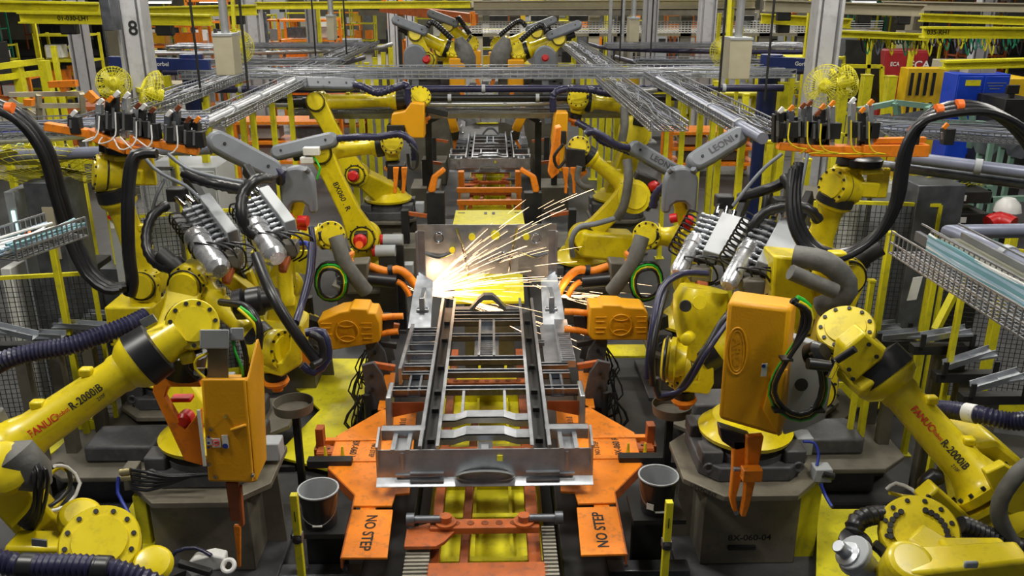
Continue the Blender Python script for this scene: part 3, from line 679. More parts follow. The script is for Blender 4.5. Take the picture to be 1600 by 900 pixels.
# --- the two nearest robots: long lettered forearms reaching in from outside the frame
def near_robot(s, label, E, Wq, wn, uv_elbow):
    E = V(E); Wq = V(Wq); d = Wq-E; L = d.length; d.normalize()
    t = thing('welding_robot', label, 'robot', (E.x, E.y, 0), 'yellow six axis robots')
    f = .112; kr = 1.16 if s > 0 else 1.0
    part(t, 'forearm', MB().lathe(E, d, [(0, .19), (.05, .2), (.07, .165), (.12, .14), (.2, .12), (L*.58, .108), (L*.60, .118), (L*.63, .118), (L*.66, .15*kr), (L*.70, .168*kr), (L*.71, .168*kr)], 40), YEL)
    part(t, 'forearm_bolts', MB().bolts(E+d*.06, d, .185, 14, .013, .02), BLM, stuff=True)
    part(t, 'wrist_collar', MB().lathe(E+d*(L*.705), d, [(0, .15), (0, .172*kr), (.13, .165*kr), (.14, .14)], 40), BLK)
    part(t, 'wrist_neck', MB().lathe(E+d*(L*.80), d, [(0, .125), (.03, .12), (L*.14, .11)], 32), YEL)
    up = V((0, 0, 1)); side = d.cross(up).normalized(); tp = side.cross(d).normalized()
    mb = MB()
    for qq in (.25, .50): mb.box(E+d*(L*qq)+tp*.125, (.07, .06, .05))
    split(t, 'lug', mb, YEL, bevel=.012)
    # housing
    a = V(wn).normalized(); r = .148*kr
    part(t, 'wrist_housing', MB().lathe(Wq-a*.2, a, [(0, .09), (.03, .115), (.12, .12), (.14, r), (.19, r*1.0), (.195, r*.97), (.205, r*1.02), (.25, r*1.02), (.26, r*.97)], 44), YEL)
    part(t, 'wrist_cover', MB().lathe(Wq+a*.06, a, [(0, r*.72), (.012, r*.70)], 40), YEL)
    part(t, 'wrist_seal', MB().ring(Wq+a*(-.006), a, r*.99, .009, 48, 6), BLK)
    split(t, 'wrist_bolt', MB().bolts(Wq+a*.058, a, r*.85, 11, .013, .012), BLM)
    cap = MB().bar(E+d*(L*.92)+V((0, 0, -.13)), Wq+V((0, 0, -.17))+a*.02, .2, .07, up=V((0, 0, 1)))
    part(t, 'wrist_underside', cap, YEL, bevel=.02)
    tc = (CAM-(E+Wq)/2); tc = (tc-d*tc.dot(d)).normalized()   # the side of the arm the lettering is painted on
    for txt, q0, h, m_ in (('FANUC', .225, .044, INR), ('Robot', .323, .026, INR), ('R-2000iB', .44, .046, INK), ('210F', .49, .022, INK)):
        rr = V(d) if s < 0 else -d
        if s > 0: q0 = {'FANUC': .455, 'Robot': .357, 'R-2000iB': .24, '210F': .19}[txt]
        u_ = tc.cross(rr).normalized(); n_ = tc
        rad = .1205-.009*max(0, (q0-.2)/.38)
        rad = .1265 if q0 < .2 else rad
        rad = rad+.018*max(0, 1-abs(q0-.16)/.12)*0
        c = E+d*(L*q0)+n_*(rad+.003)
        if txt == '210F': c = c-u_*.05+n_*(-.010)
        part(t, 'lettering', text_mb(txt, c, rr, u_, h, .82, wrap=rad), m_, label='red maker lettering' if m_ is INR else 'black model lettering')
    return t, d, L
A, dA, LA = near_robot(-1, 'nearest left robot, lettered forearm rising to a bolted round wrist cover', J(5, 708, 4.25), J(300, 508, 4.75), (.42, -.8, .42), None)
split(A, 'name_plate', MB().box(J(232, 501, 4.62), (.09, .01, .05), Matrix.Rotation(-.45, 3, 'Y')), STL)
dress(A, [(-30, 585, 4.7), (10, 562, 4.7), (60, 549, 4.75), (110, 540, 4.8), (160, 523, 4.9), (200, 508, 5.0), (228, 495, 5.1)], .055, NAV, clamps=(.12,), pitch=.0115, n=14)
part(A, 'cloth_cover', MB().tube(spline([J(-25, 650, 4.3), J(-5, 690, 4.3), J(10, 720, 4.3)], .04), .10, 14), CLO)
B, dB, LB = near_robot(1, 'nearest right robot, lettered forearm rising left to its wrist beside green hoses', J(1545, 770, 4.3), J(1322, 520, 4.95), (-.35, -.45, .8), None)
part(B, 'gear_block', MB().bar(J(1385, 560, 4.78), J(1325, 600, 4.7), .22, .10, up=V((0, -.4, 1))), YEL, bevel=.02)
part(B, 'wrist_plate', face_prism([(1352, 519), (1385, 548), (1380, 562), (1333, 600), (1315, 575), (1320, 545)], 4.62, .16), YEL, bevel=.02)
split(B, 'plate_bolt', MB().join(MB().lathe(J(1357, 538, 4.62), (0, -1, .2), [(0, .013), (.012, .013)], 8)).lathe(J(1369, 557, 4.62), (0, -1, .2), [(0, .013), (.012, .013)], 8).lathe(J(1326, 577, 4.62), (0, -1, .2), [(0, .013), (.012, .013)], 8).lathe(J(1332, 592, 4.62), (0, -1, .2), [(0, .013), (.012, .013)], 8), BLM)
split(B, 'cable_stub', MB().cyl(J(1308, 563, 4.55), J(1336, 545, 4.5), .022), BLK)
part(B, 'elbow_plate', MB().lathe(J(1548, 775, 4.32), -V((dB.x, dB.y, dB.z)), [(0, .235), (.03, .235), (.05, .2), (.2, .19)], 40), YEL)
part(B, 'elbow_casting', face_prism([(1505, 700), (1560, 690), (1610, 730), (1620, 900), (1560, 860), (1530, 840)], 4.45, .4), YEL, bevel=.03)
part(B, 'side_flange', face_prism([(1540, 740), (1570, 725), (1640, 770), (1640, 830), (1570, 800)], 4.1, .06), YEL, bevel=.01)
part(B, 'connector_block', MB().bar(J(1445, 765, 4.2), J(1500, 815, 4.2), .12, .12), YEL, bevel=.015)
part(B, 'terminal_studs', (lambda m: ([m.lathe(J(1450+8*i, 775+7*i+4*k, 4.12-.01*k), (-.4, -1, .5), [(0, .012), (.05, .012)], 8) for i in range(6) for k in range(3)], m)[1])(MB()), BLM, stuff=True)
dress(B, [(1440, 638, 4.9), (1480, 640, 4.7), (1530, 648, 4.5), (1580, 658, 4.4), (1620, 655, 4.3)], .052, NAV, clamps=(.62,), pitch=.0115, n=14)
dress(B, [(1470, 745, 4.4), (1450, 750, 4.4), (1450, 785, 4.4), (1485, 800, 4.4)], .05, BLK, corr=True, name='black_hose')
dress(B, [(1385, 765, 4.4), (1400, 755, 4.4), (1425, 765, 4.35), (1440, 780, 4.3)], .012, WHT, corr=False, name='grey_cable')
dress(B, [(1390, 770, 4.4), (1410, 775, 4.4), (1440, 778, 4.3)], .012, YEL, corr=False, name='yellow_cable')
dress(B, [(1620, 720, 4.0), (1590, 740, 4.0), (1560, 800, 4.0), (1600, 880, 4.0)], .045, CLO, corr=False, name='cloth_hose_sleeve')

# --- wrists of two more robots cut by the bottom corners
def corner_robot(label, c, ax, r, body, s):
    c = V(c); a = V(ax).normalized()
    t = thing('welding_robot', label, 'robot', (c.x+s*.6, c.y, 0), 'yellow six axis robots')
    part(t, 'ring_housing', MB().lathe(c-a*.12, a, [(0, r*.8), (.02, r), (.1, r), (.105, r*.97), (.115, r*1.02), (.17, r*1.02), (.185, r*.97)], 48), YEL)
    part(t, 'cover_disc', MB().lathe(c+a*.065, a, [(0, r*.7), (.014, r*.68)], 40), YEL)
    part(t, 'seal_ring', MB().ring(c-a*.008, a, r*.99, .008, 48, 6), BLK)
    split(t, 'ring_bolt', MB().bolts(c+a*.062, a, r*.84, 12, .013, .012), BLM)
    for nm, mb in body: part(t, nm, mb, YEL, bevel=.02)
    return t
c = corner_robot('yellow robot wrist with round bolted cover at the lower left corner', J(158, 852, 3.75), (.25, -.55, .75), .19, [
    ('upper_knuckle', MB().lathe(J(125, 825, 3.95), (.3, -.3, .9), [(0, .11), (.12, .11), (.14, .09)], 28)),
    ('arm_casting', MB().bar(J(20, 858, 3.8), J(110, 860, 3.8), .16, .14)),
    ('far_arm', MB().bar(J(0, 745, 4.0), J(90, 845, 4.1), .26, .2)),
    ('small_disc', MB().lathe(J(240, 885, 3.7), (.2, -.5, .8), [(0, .10), (.05, .10), (.06, .08)], 30))], -1)
split(c, 'name_plate', MB().box(J(62, 848, 3.7), (.075, .01, .04), Matrix.Rotation(.15, 3, 'Y')), STL)
part(c, 'lettering', text_mb('8X-0', J(50, 825, 3.93), (.85, 0, -.55), (.55, -.3, .8), .06), INK)
dress(c, [(-40, 868, 3.3), (20, 882, 3.3), (50, 884, 3.3), (100, 884, 3.3), (160, 888, 3.3), (220, 905, 3.3), (260, 925, 3.3)], .052, NAV, pitch=.013, n=14)
for qq in ((45, 884), (160, 888)): part(c, 'hose_cuff', MB().cyl(J(qq[0]-14, qq[1], 3.3), J(qq[0]+14, qq[1]+1, 3.3), .06, n=20), BLK, bevel=.01)
for i in range(7):
    dress(c, [(34+i*3, 708+i*2, 3.98), (48+i*4, 735, 3.85-.01*i), (56+i*3-(i % 3)*4, 765, 3.8), (50+i*2, 795+i*3, 3.84), (30+i*3, 818+i*2, 3.9)], .010+.002*(i % 2), BLK, corr=False, name='black_cable')
part(c, 'cloth_cover', MB().lathe(J(10, 700, 3.9), (.55, 0, -.8), [(0, .05), (.05, .11), (.2, .1), (.28, .04)], 16), CLO)
part(c, 'left_casting', MB().lathe(J(8, 735, 3.9), (.3, -.6, .5), [(0, .13), (.12, .13), (.15, .09)], 24), YEL)
for i, pts in enumerate(([(60, 800, 4.0), (90, 790, 4.1), (112, 750, 4.2), (95, 730, 4.2), (75, 745, 4.1)], [(70, 800, 4.0), (105, 790, 4.1), (125, 755, 4.2), (105, 730, 4.2), (85, 728, 4.1)])):
    dress(c, pts, .01, WHT if i else YEL, corr=False, name='loose_cable')
dress(c, [(60, 795, 3.95), (80, 790, 4.05), (108, 765, 4.15), (108, 738, 4.2), (95, 725, 4.2), (82, 730, 4.1)], .012, BLK, corr=False, name='black_cable')
d_ = corner_robot('yellow robot wrist with large ring and twin black hoses at the lower right corner', J(1435, 835, 3.9), (-.3, -.5, .8), .20, [
    ('forearm', MB().bar(J(1410, 900, 3.55), J(1600, 880, 3.5), .22, .2, w1=.16, h1=.16)),
    ('hand_casting', MB().lathe(J(1405, 905, 3.6), (0, -.4, .9), [(0, .12), (.18, .12), (.2, .1)], 28)),
    ('neck', MB().bar(J(1420, 850, 3.8), J(1500, 900, 3.6), .2, .2)),
    ('arm_block', MB().bar(J(1480, 885, 3.6), J(1580, 885, 3.6), .26, .18))], 1)
split(d_, 'cover_plate', MB().box(J(1517, 882, 3.42), (.07, .02, .04)), GRY, bevel=.01)
part(d_, 'bolt_cluster', MB().bolts(J(1435, 835, 3.84), (-.3, -.5, .8), .14, 7, .016, .02, .2, 1.7).bolts(J(1435, 835, 3.84), (-.3, -.5, .8), .14, 6, .016, .02, 2.4, 3.8), BLM, stuff=True)
dress(d_, [(1333, 836, 3.9), (1340, 815, 3.95), (1365, 805, 4.0), (1400, 805, 4.1)], .05, BLK, pitch=.016, name='black_hose', n=14)
part(d_, 'hose_collar', MB().lathe(J(1335, 850, 3.85), (0, -.3, 1), [(-.08, .04), (-.02, .045), (.0, .085), (.03, .085), (.04, .06)], 24), BLK)
dress(d_, [(1500, 820, 4.0), (1530, 832, 4.0), (1560, 845, 4.0), (1610, 862, 4.0)], .055, BLK, pitch=.016, name='black_hose', n=14)
gr = MB().lathe(J(1355, 890, 3.7), (-.6, -.1, .55), [(0, .07), (.06, .08), (.12, .09), (.14, .07), (.18, .07), (.19, .035), (.26, .035)], 20)
part(d_, 'grey_coupling', gr, STL, bevel=.005)
part(d_, 'coupling_clamp', MB().lathe(J(1338, 868, 3.68), (-.6, -.1, .55), [(0, .095), (.04, .095)], 20), GRY, bevel=.006)
dress(d_, [(1365, 850, 3.85), (1385, 870, 3.8), (1380, 905, 3.7)], .03, BLK, corr=False, name='black_cable')

# --- amber spot weld guns held by the two nearest robots
t = thing('spot_weld_gun', 'boxy amber spot weld gun below the nearest left robot wrist, stickers on its face', 'weld gun', J(360, 755, 4.7), 'amber servo spot weld guns')
part(t, 'cover', MB().hexa([J(326, 752, 4.55), J(395, 754, 4.55), J(403, 752, 4.85), J(326, 752, 4.85), J(314, 592, 4.55), J(383, 592, 4.55), J(399, 585, 4.85), J(316, 585, 4.85)]), AMB, bevel=.012)
part(t, 'cover_side', MB().prism([J(384, 596, 4.56), J(400, 530, 4.8), J(408, 560, 4.8), J(413, 720, 4.8), J(398, 752, 4.6)], (.012, .02, 0)), AMB, bevel=.006)
part(t, 'cover_crease', MB().bar(J(360, 672, 4.545), J(385, 664, 4.545), .02, .02), AMB, bevel=.008)
part(t, 'servo_body', MB().hexa([J(324, 592, 4.62), J(357, 592, 4.62), J(357, 592, 4.75), J(324, 592, 4.75), J(324, 545, 4.62), J(357, 545, 4.62), J(357, 545, 4.75), J(324, 545, 4.75)]), TAU, bevel=.006)
part(t, 'servo_head', MB().hexa([J(312, 545, 4.58), J(358, 545, 4.58), J(358, 545, 4.75), J(312, 545, 4.75), J(312, 515, 4.58), J(358, 515, 4.58), J(358, 515, 4.75), J(312, 515, 4.75)]), GRY, bevel=.006)
part(t, 'servo_plug', MB().hexa([J(360, 532, 4.62), J(381, 532, 4.62), J(381, 532, 4.75), J(360, 532, 4.75), J(360, 512, 4.62), J(381, 512, 4.62), J(381, 512, 4.75), J(360, 512, 4.75)]), GRY, bevel=.006)
fr_ = [((243, 590), (305, 590)), ((243, 590), (262, 660)), ((262, 660), (285, 722)), ((285, 722), (312, 727)), ((305, 590), (312, 727)), ((240, 590), (240, 625))]
for p, q_ in fr_: pass
part(t, 'bracket_top', face_prism([(247, 585), (306, 585), (314, 605), (262, 605), (257, 622), (238, 615), (240, 592)], 4.85, .05), ORG, bevel=.006)
part(t, 'bracket_side', face_prism([(238, 613), (257, 620), (288, 672), (303, 655), (313, 640), (316, 728), (288, 720)], 4.85, .05), ORG, bevel=.006)
split(t, 'edge_strip', MB().prism([J(308, 640, 4.54), J(313, 640, 4.54), J(323, 727, 4.54), J(318, 727, 4.54)], (0, -.01, 0)), WHT)
part(t, 'red_motor', MB().lathe(J(293, 650, 4.95), (0, -1, .1), [(0, .05), (.08, .05), (.1, .03)], 16), RED)
part(t, 'red_cap', MB().box(J(285, 622, 4.95), (.13, .08, .03)), RED, bevel=.01)
part(t, 'tool_changer', MB().cyl(J(290, 550, 4.9), J(287, 585, 4.9), .13, .12, 24), BLK)
part(t, 'connector', MB().cyl(J(305, 582, 4.72), J(322, 582, 4.72), .03), STL)
for i, (u, v, w_, h_) in enumerate(((325, 690, .035, .045), (336, 692, .05, .06), (350, 690, .035, .085))):
    c_ = J(u+2, v, 4.546+.0)
    part(t, 'sticker', MB().box(c_, (w_, .004, h_)), WHT)
part(t, 'sticker_symbol', MB().ring(J(337, 692, 4.538), (0, -1, 0), .02, .003, 24, 4).box(J(338, 692, 4.538), (.02, .003, .012)), INR, label='red prohibition ring on sticker')
part(t, 'sticker_symbol', MB().lathe(J(352, 697, 4.541), (0, -1, 0), [(0, .017), (.002, .017)], 20), BLU, label='blue round symbol on sticker')
for k_ in (683, 692, 699): part(t, 'sticker_symbol', MB().lathe(J(326, k_, 4.541), (0, -1, 0), [(0, .008), (.002, .008)], 14), BLU, label='small blue symbol on sticker')
for u, v in ((330, 670), (337, 744), (353, 650), (327, 725), (395, 742)): part(t, 'cover_clip', MB().lathe(J(u, v, 4.55), (0, -1, 0), [(0, .014), (.015, .010)], 8), CHR)
part(t, 'fixed_electrode', face_prism([(352, 755), (372, 755), (376, 815), (360, 815)], 4.72, .05), BRN, bevel=.005)
part(t, 'electrode_arm', MB().bar(J(374, 760, 4.75), J(378, 820, 4.75), .03, .04), ORD, bevel=.004)
part(t, 'electrode_tip', MB().bar(J(371, 820, 4.74), J(374, 885, 4.74), .045, .03, w1=.02, h1=.02), ORG, bevel=.006)
dress(t, [(320, 590, 4.6), (305, 575, 4.6), (308, 560, 4.6), (325, 552, 4.6)], .008, YEL, corr=False, name='yellow_cable')
dress(t, [(310, 592, 4.7), (292, 575, 4.7), (297, 555, 4.7), (315, 548, 4.7)], .012, BLK, corr=False, name='black_cable')
dress(t, [(378, 530, 4.7), (385, 560, 4.7), (383, 592, 4.7)], .016, BLK, corr=False, name='black_cable')
dress(t, [(364, 532, 4.66), (368, 552, 4.62), (378, 575, 4.62), (380, 592, 4.7)], .008, GRN, corr=False, name='green_cable')

t = thing('spot_weld_gun', 'tall amber spot weld gun with two orange electrode arms in front of the stencilled pedestal', 'weld gun', J(1170, 800, 5.2), 'amber servo spot weld guns')
y0_, y1_ = 4.95, 5.25
part(t, 'cover', MB().hexa([J(1122, 655, y0_), J(1218, 684, y0_), J(1228, 660, y1_), J(1135, 640, y1_), J(1137, 470, y0_), J(1236, 482, y0_), J(1246, 466, y1_), J(1146, 452, y1_)]), AMB, bevel=.03)
part(t, 'cover_flank', MB().hexa([J(1190, 640, 4.93), J(1216, 684, 4.93), J(1222, 680, 5.05), J(1200, 640, 5.05), J(1205, 585, 4.93), J(1228, 575, 4.93), J(1232, 575, 5.05), J(1210, 585, 5.05)]), AMB, bevel=.015)
# embossed oval with letters
em = MB(); cc = J(1152, 550, y0_-.012); cc.y = J(1152, 550, y0_).y
O = []
ax_u = (J(1152, 500, y0_)-J(1149, 600, y0_)).normalized(); ax_r = V((1, 0, 0))
nrm = ax_r.cross(ax_u).normalized()
for i in range(40):
    q_ = 2*PI*i/40; O.append(cc+ax_r*(.065*math.cos(q_))+ax_u*(.16*math.sin(q_)))
em.tube(O, .006, 6, closed=True)
O = [cc+ax_r*(.045*math.cos(2*PI*i/40))+ax_u*(.14*math.sin(2*PI*i/40)) for i in range(40)]; em.tube(O, .004, 6, closed=True)
split(t, 'embossed_oval', em, AMB)
part(t, 'embossed_lettering', text_mb('ARO', cc+V((0, -.004, 0)), -ax_u, ax_r, .05, 1.4), mat('amber_dark', (.62, .27, .003), .45))
part(t, 'sticker', MB().box(J(1194, 578, y0_-.01), (.035, .004, .09)), WHT)
part(t, 'sticker_symbol', MB().lathe(J(1193, 572, y0_-.013), (0, -1, 0), [(0, .013), (.003, .013)], 18), BLU)
for s_, pts in ((0, [(1146, 690), (1170, 690), (1160, 745), (1150, 780), (1153, 800), (1146, 800), (1141, 780), (1145, 740)]), (1, [(1168, 684), (1194, 682), (1184, 740), (1172, 790), (1166, 808), (1158, 808), (1163, 780), (1166, 740)])):
    part(t, 'electrode_arm', MB().prism([py(u, v, 5.1-.06*s_) for u, v in pts], (0, .06, 0)), ORG, bevel=.008)
part(t, 'hinge_block', MB().box(J(1174, 740, 4.98), (.13, .08, .09)), ORG, bevel=.006)
part(t, 'hinge_pin', MB().cyl(J(1146, 733, 5.02), J(1160, 733, 5.02), .016), STL)
part(t, 'electrode_tip', MB().cyl(J(1149, 797, 5.12), J(1151, 803, 5.12), .016), STL)
part(t, 'black_bellows', face_prism([(1125, 668), (1175, 684), (1170, 700), (1150, 705), (1128, 690)], 5.1, .1), BLK, bevel=.01)
part(t, 'transformer_back', face_prism([(1215, 640), (1215, 560), (1235, 525), (1290, 545), (1300, 600), (1290, 655), (1262, 668), (1225, 680)], 5.25, .12), GRY, bevel=.01)
part(t, 'back_hole', MB().lathe(J(1252, 601, 5.245), (0, -1, .2), [(0, .045), (.006, .045)], 24), BLM)
part(t, 'black_boot', MB().lathe(J(1262, 560, 4.9), (.4, -.5, .5), [(0, .05), (.03, .085), (.10, .085), (.14, .05)], 24), BLK)
part(t, 'chrome_coupler', MB().box(J(1300, 575, 4.75), (.04, .06, .13), Matrix.Rotation(.3, 3, 'Y')), CHR, bevel=.008)
part(t, 'coupler_bundle', MB().cyl(J(1262, 568, 4.7), J(1296, 572, 4.7), .035), BLK)
loop = [(1245, 470), (1262, 482), (1262, 508), (1240, 545), (1215, 585), (1207, 615), (1222, 640), (1250, 652), (1275, 640), (1287, 605), (1280, 570), (1268, 550)]
for i, (o_, r_, m_) in enumerate((((0, 0), .021, GRN), ((-5, 3), .017, BLK), ((-9, 1), .016, BLK), ((4, 6), .012, YEL), ((-3, 7), .014, BLK), ((3, -3), .014, BLK))):
    P = [(1250+(u-1250)*(1-(i-2)*.028)+(0 if v > 520 else o_[0]), 580+(v-580)*(1-(i-2)*.02), 4.85-.012*i) for u, v in loop]
    dress(t, P, r_, m_, corr=False, name=('green_hose' if m_ is GRN else 'yellow_cable' if m_ is YEL else 'black_cable'))
for u, v in ((1228, 560), (1278, 640), (1216, 640)): part(t, 'cable_tie', MB().box(J(u, v, 4.8), (.07, .07, .015)), BLK)
# ------------------------------------------------------------------ the mid-line robots
def mid_ped(x, y, label, zt=.75, w=.5): return pedestal(x, y, zt, label, w=w, m=TAU)
SIDE = {-1: 'left', 1: 'right'}
# robots K: base low, arm leaning outwards, forearm reaching back in over the line
for s, J2p, J3p, Wpx, y in ((-1, (570, 370), (505, 238), (612, 226), 11.0), (1, (912, 372), (983, 296), (905, 232), 11.0)):
    J2 = J(*J2p, y); J3 = J(*J3p, y); Wq = J(*Wpx, y)
    bx, by = J2.x+s*.02, y+.45
    mid_ped(bx, by, 'steel pedestal of the %s robot beside the sparks' % SIDE[s], .62)
    t = robot('%s robot behind the sparks, %s' % (SIDE[s], 'red capped motor at its foot and 8X060 on its arm' if s < 0 else 'bent arm with a round yellow elbow'), base=(bx, by, .62), J2=J2, J3=J3, Wp=Wq, n=(0, -1, .15), tool=(.0, .1, -1), red2=(s < 0), fr=.085, wr=.13, wn=(-s*.15, -1, .35), k=1.05, linktext='8X060 . R' if s < 0 else None, text_side=-1, ang=0)
    if s > 0:
        part(t, 'elbow_disc', MB().lathe(J(988, 308, 10.75), (.2, -1, .3), [(0, .2), (.03, .22), (.08, .22), (.09, .17), (.11, .16)], 32), YEL)
        part(t, 'black_motor', MB().bar(J(990, 278, 10.9), J(1022, 290, 10.9), .2, .2), BLM, bevel=.02)
        part(t, 'motor_cap', MB().lathe(J(1018, 290, 10.85), (.6, -.6, 0), [(0, .08), (.06, .08), (.1, .05)], 14), RED)
        part(t, 'base_arm', MB().bar(J(905, 378, 10.8), J(985, 385, 10.9), .32, .34, w1=.4, h1=.4), YEL, bevel=.05)
        dress(t, [(980, 250, 10.6), (982, 280, 10.5), (975, 320, 10.5), (965, 340, 10.6)], .06, CLO, corr=False, name='cloth_hose_sleeve')
        dress(t, [(905, 260, 10.7), (902, 280, 10.7), (912, 292, 10.7), (925, 294, 10.8)], .04, CLO, corr=False, name='cloth_hose_sleeve')
        dress(t, [(895, 400, 10.6), (893, 375, 10.5), (905, 355, 10.5), (930, 350, 10.5), (965, 340, 10.6)], .035, SHL, corr=False, name='grey_hose')
        shell(t, J(992, 232, 10.9)+V((0, 0, 0)), J(1060, 272, 10.9), .19, .15, text='LEONI')
        dress(t, [(990, 233, 10.9), (965, 228, 10.8), (945, 215, 10.8), (925, 205, 10.8), (915, 210, 10.8)], .05, NAV)
    else:
        part(t, 'red_disc', MB().lathe(J2+V((0, -.47, .03)), (0, -1, .2), [(0, .05), (.02, .05)], 14), ORP)
        shell(t, J(517, 219, 10.8), J(436, 238, 10.8), .19, .15)
        dress(t, [(520, 217, 10.8), (560, 214, 10.7), (590, 214, 10.7), (625, 210, 10.7), (645, 225, 10.7), (648, 250, 10.7)], .045, NAV)
        part(t, 'white_valve_block', MB().box(J(487, 236, 10.6), (.2, .1, .1)).box(J(480, 250, 10.6), (.16, .1, .08)), WHT, bevel=.01)
        dress(t, [(490, 245, 10.6), (500, 262, 10.5), (495, 280, 10.5)], .012, GRN, corr=False, name='green_cable')
    g = thing('spot_weld_gun', 'slim orange tipped weld gun hanging from the %s robot behind the sparks' % SIDE[s], 'weld gun', Wq+V((0, 0, -.8)), 'orange electrode weld guns')
    x = Wpx[0]; v = Wpx[1]
    if s < 0:
        part(g, 'transformer', face_prism([(605, 258), (632, 258), (632, 282), (605, 280)], 10.8, .25), BLM, bevel=.01)
        for k_ in (617, 630): part(g, 'electrode_arm', MB().prism([py(a, b, 10.75) for a, b in ((k_-3, 262), (k_+6, 262), (k_+4, 285), (k_+2, 303), (k_-3, 302), (k_-2, 285))], (0, .05, 0)), ORG, bevel=.006)
        part(g, 'cable_loop', MB().tube(spline([J(640, 225, 10.6), J(652, 240, 10.6), J(650, 262, 10.6), J(640, 262, 10.6), J(637, 240, 10.6)], .04), .02, 8), BLK)
    else:
        part(g, 'cover', face_prism([(868, 200), (877, 198), (874, 270), (862, 280), (857, 272)], 10.7, .22), ORG, bevel=.012)
        part(g, 'transformer', face_prism([(885, 232), (915, 235), (915, 262), (885, 262)], 10.8, .25), BLM, bevel=.01)
        for k_ in (884, 897): part(g, 'electrode_arm', MB().prism([py(a, b, 10.75) for a, b in ((k_-6, 262), (k_+5, 262), (k_+3, 285), (k_+2, 303), (k_-2, 302), (k_-2, 285))], (0, .05, 0)), ORG, bevel=.006)
        part(g, 'cable_loop', MB().tube(spline([J(880, 225, 10.6), J(866, 245, 10.6), J(872, 262, 10.6), J(884, 250, 10.6)], .04), .02, 8), BLK)
# robots M/N further back
for s, J2p, J3p, Wpx, y in ((-1, (558, 273), (497, 160), (655, 155), 14.5), (1, (992, 212), (985, 165), (905, 158), 14.5)):
    J2 = J(*J2p, y); J3 = J(*J3p, y); Wq = J(*Wpx, y)
    bx, by = J2.x+s*.1+(.55 if s < 0 else -.3), y+.5
    mid_ped(bx, by, 'dark steel pedestal of the %s robot under the cable tray' % SIDE[s], .62)
    t = robot('%s robot just in front of the cross cable tray, forearm held level' % SIDE[s], base=(bx, by, .62), J2=J2, J3=J3, Wp=Wq, n=(0, -1, .15), tool=(-s*.2, 0, -1), red2=(s < 0), red3=True, fr=.10, wr=.16, wn=(-s*.2, -.8, .6), k=1.1)
    if s < 0:
        shell(t, J(465, 130, 14.3), J(503, 131, 14.3), .2, .15, n=(0, -1, .5)); shell(t, J(511, 131, 14.3), J(547, 132, 14.3), .2, .15, n=(0, -1, .5))
        dress(t, [(549, 132, 14.3), (565, 135, 14.2), (590, 145, 14.2), (615, 138, 14.2), (635, 134, 14.2), (638, 160, 14.2), (650, 180, 14.2), (652, 200, 14.2)], .06, NAV)
        part(t, 'tool_arm', MB().bar(J(665, 170, 14.3), J(700, 178, 14.3), .1, .1), BLM, bevel=.01)
    else:
        shell(t, J(985, 150, 14.3), J(1052, 180, 14.3), .22, .16, n=(0, -1, .5), text='LEONI')
        dress(t, [(978, 148, 14.3), (950, 146, 14.2), (920, 140, 14.2), (885, 139, 14.2), (866, 148, 14.2), (864, 175, 14.2)], .06, NAV)
        part(t, 'elbow_disc', MB().lathe(J(990, 208, 14.2), (.1, -1, .25), [(0, .26), (.04, .28), (.08, .28), (.09, .22), (.11, .21)], 32), YEL)
        dress(t, [(975, 168, 14.0), (976, 195, 13.9), (972, 220, 13.9)], .07, CLO, corr=False, name='cloth_hose_sleeve')
        part(t, 'black_motor', MB().bar(J(990, 182, 14.2), J(1008, 186, 14.2), .2, .25), BLM, bevel=.02)
        dress(t, [(900, 190, 13.9), (925, 205, 13.8), (940, 220, 13.8), (960, 228, 13.8), (990, 240, 13.7), (1040, 260, 13.6)], .055, NAV)
    g = thing('spot_weld_gun', 'blocky amber weld gun under the cross cable tray on the %s' % SIDE[s], 'weld gun', J(*Wpx, 14.3)+V((-s*.3, 0, -1)), 'amber servo spot weld guns')
    if s < 0: P = [(612, 178), (632, 174), (642, 160), (663, 163), (663, 216), (638, 216), (632, 200), (610, 196)]
    else: P = [(868, 176), (888, 176), (886, 220), (878, 270), (866, 262), (862, 220)]
    part(g, 'cover', face_prism(P, 14.1, .35), AMB, bevel=.02)
    part(g, 'dark_body', face_prism([(604, 196), (632, 196), (630, 214), (604, 214)] if s < 0 else [(870, 205), (885, 205), (885, 225), (870, 225)], 14.05, .3), BLM, bevel=.01)
    P = [(695, 170), (705, 166), (717, 206), (705, 210)] if s < 0 else [(815, 168), (828, 172), (812, 208), (800, 203)]
    g = thing('spot_weld_gun', 'small tilted amber gun with a black foot, %s of the second underbody' % SIDE[s], 'weld gun', J(P[2][0], 235, 15.5), 'amber servo spot weld guns')
    part(g, 'cover', face_prism(P, 15.5, .25), AMB, bevel=.015)
    part(g, 'black_foot', face_prism([(P[3][0]-1, 207), (P[2][0]+1, 205), (P[2][0]-1, 218), (P[3][0]+2, 220)], 15.5, .2), BLK, bevel=.01)
    part(g, 'electrode_tip', MB().bar(J(P[2][0]-6, 218, 15.6), J(P[2][0]-4*s*-1-3, 232, 15.6), .07, .06, w1=.03, h1=.03), ORG)
    part(g, 'holder_arm', MB().bar(J(P[0][0]+2, 178, 15.7), J(P[0][0]+s*26, 190, 15.9), .08, .08).bar(J(P[0][0]+s*26, 190, 15.9), V((J(P[0][0]+s*26, 190, 15.9).x, 15.9, 0)), .12, .12), BLM)
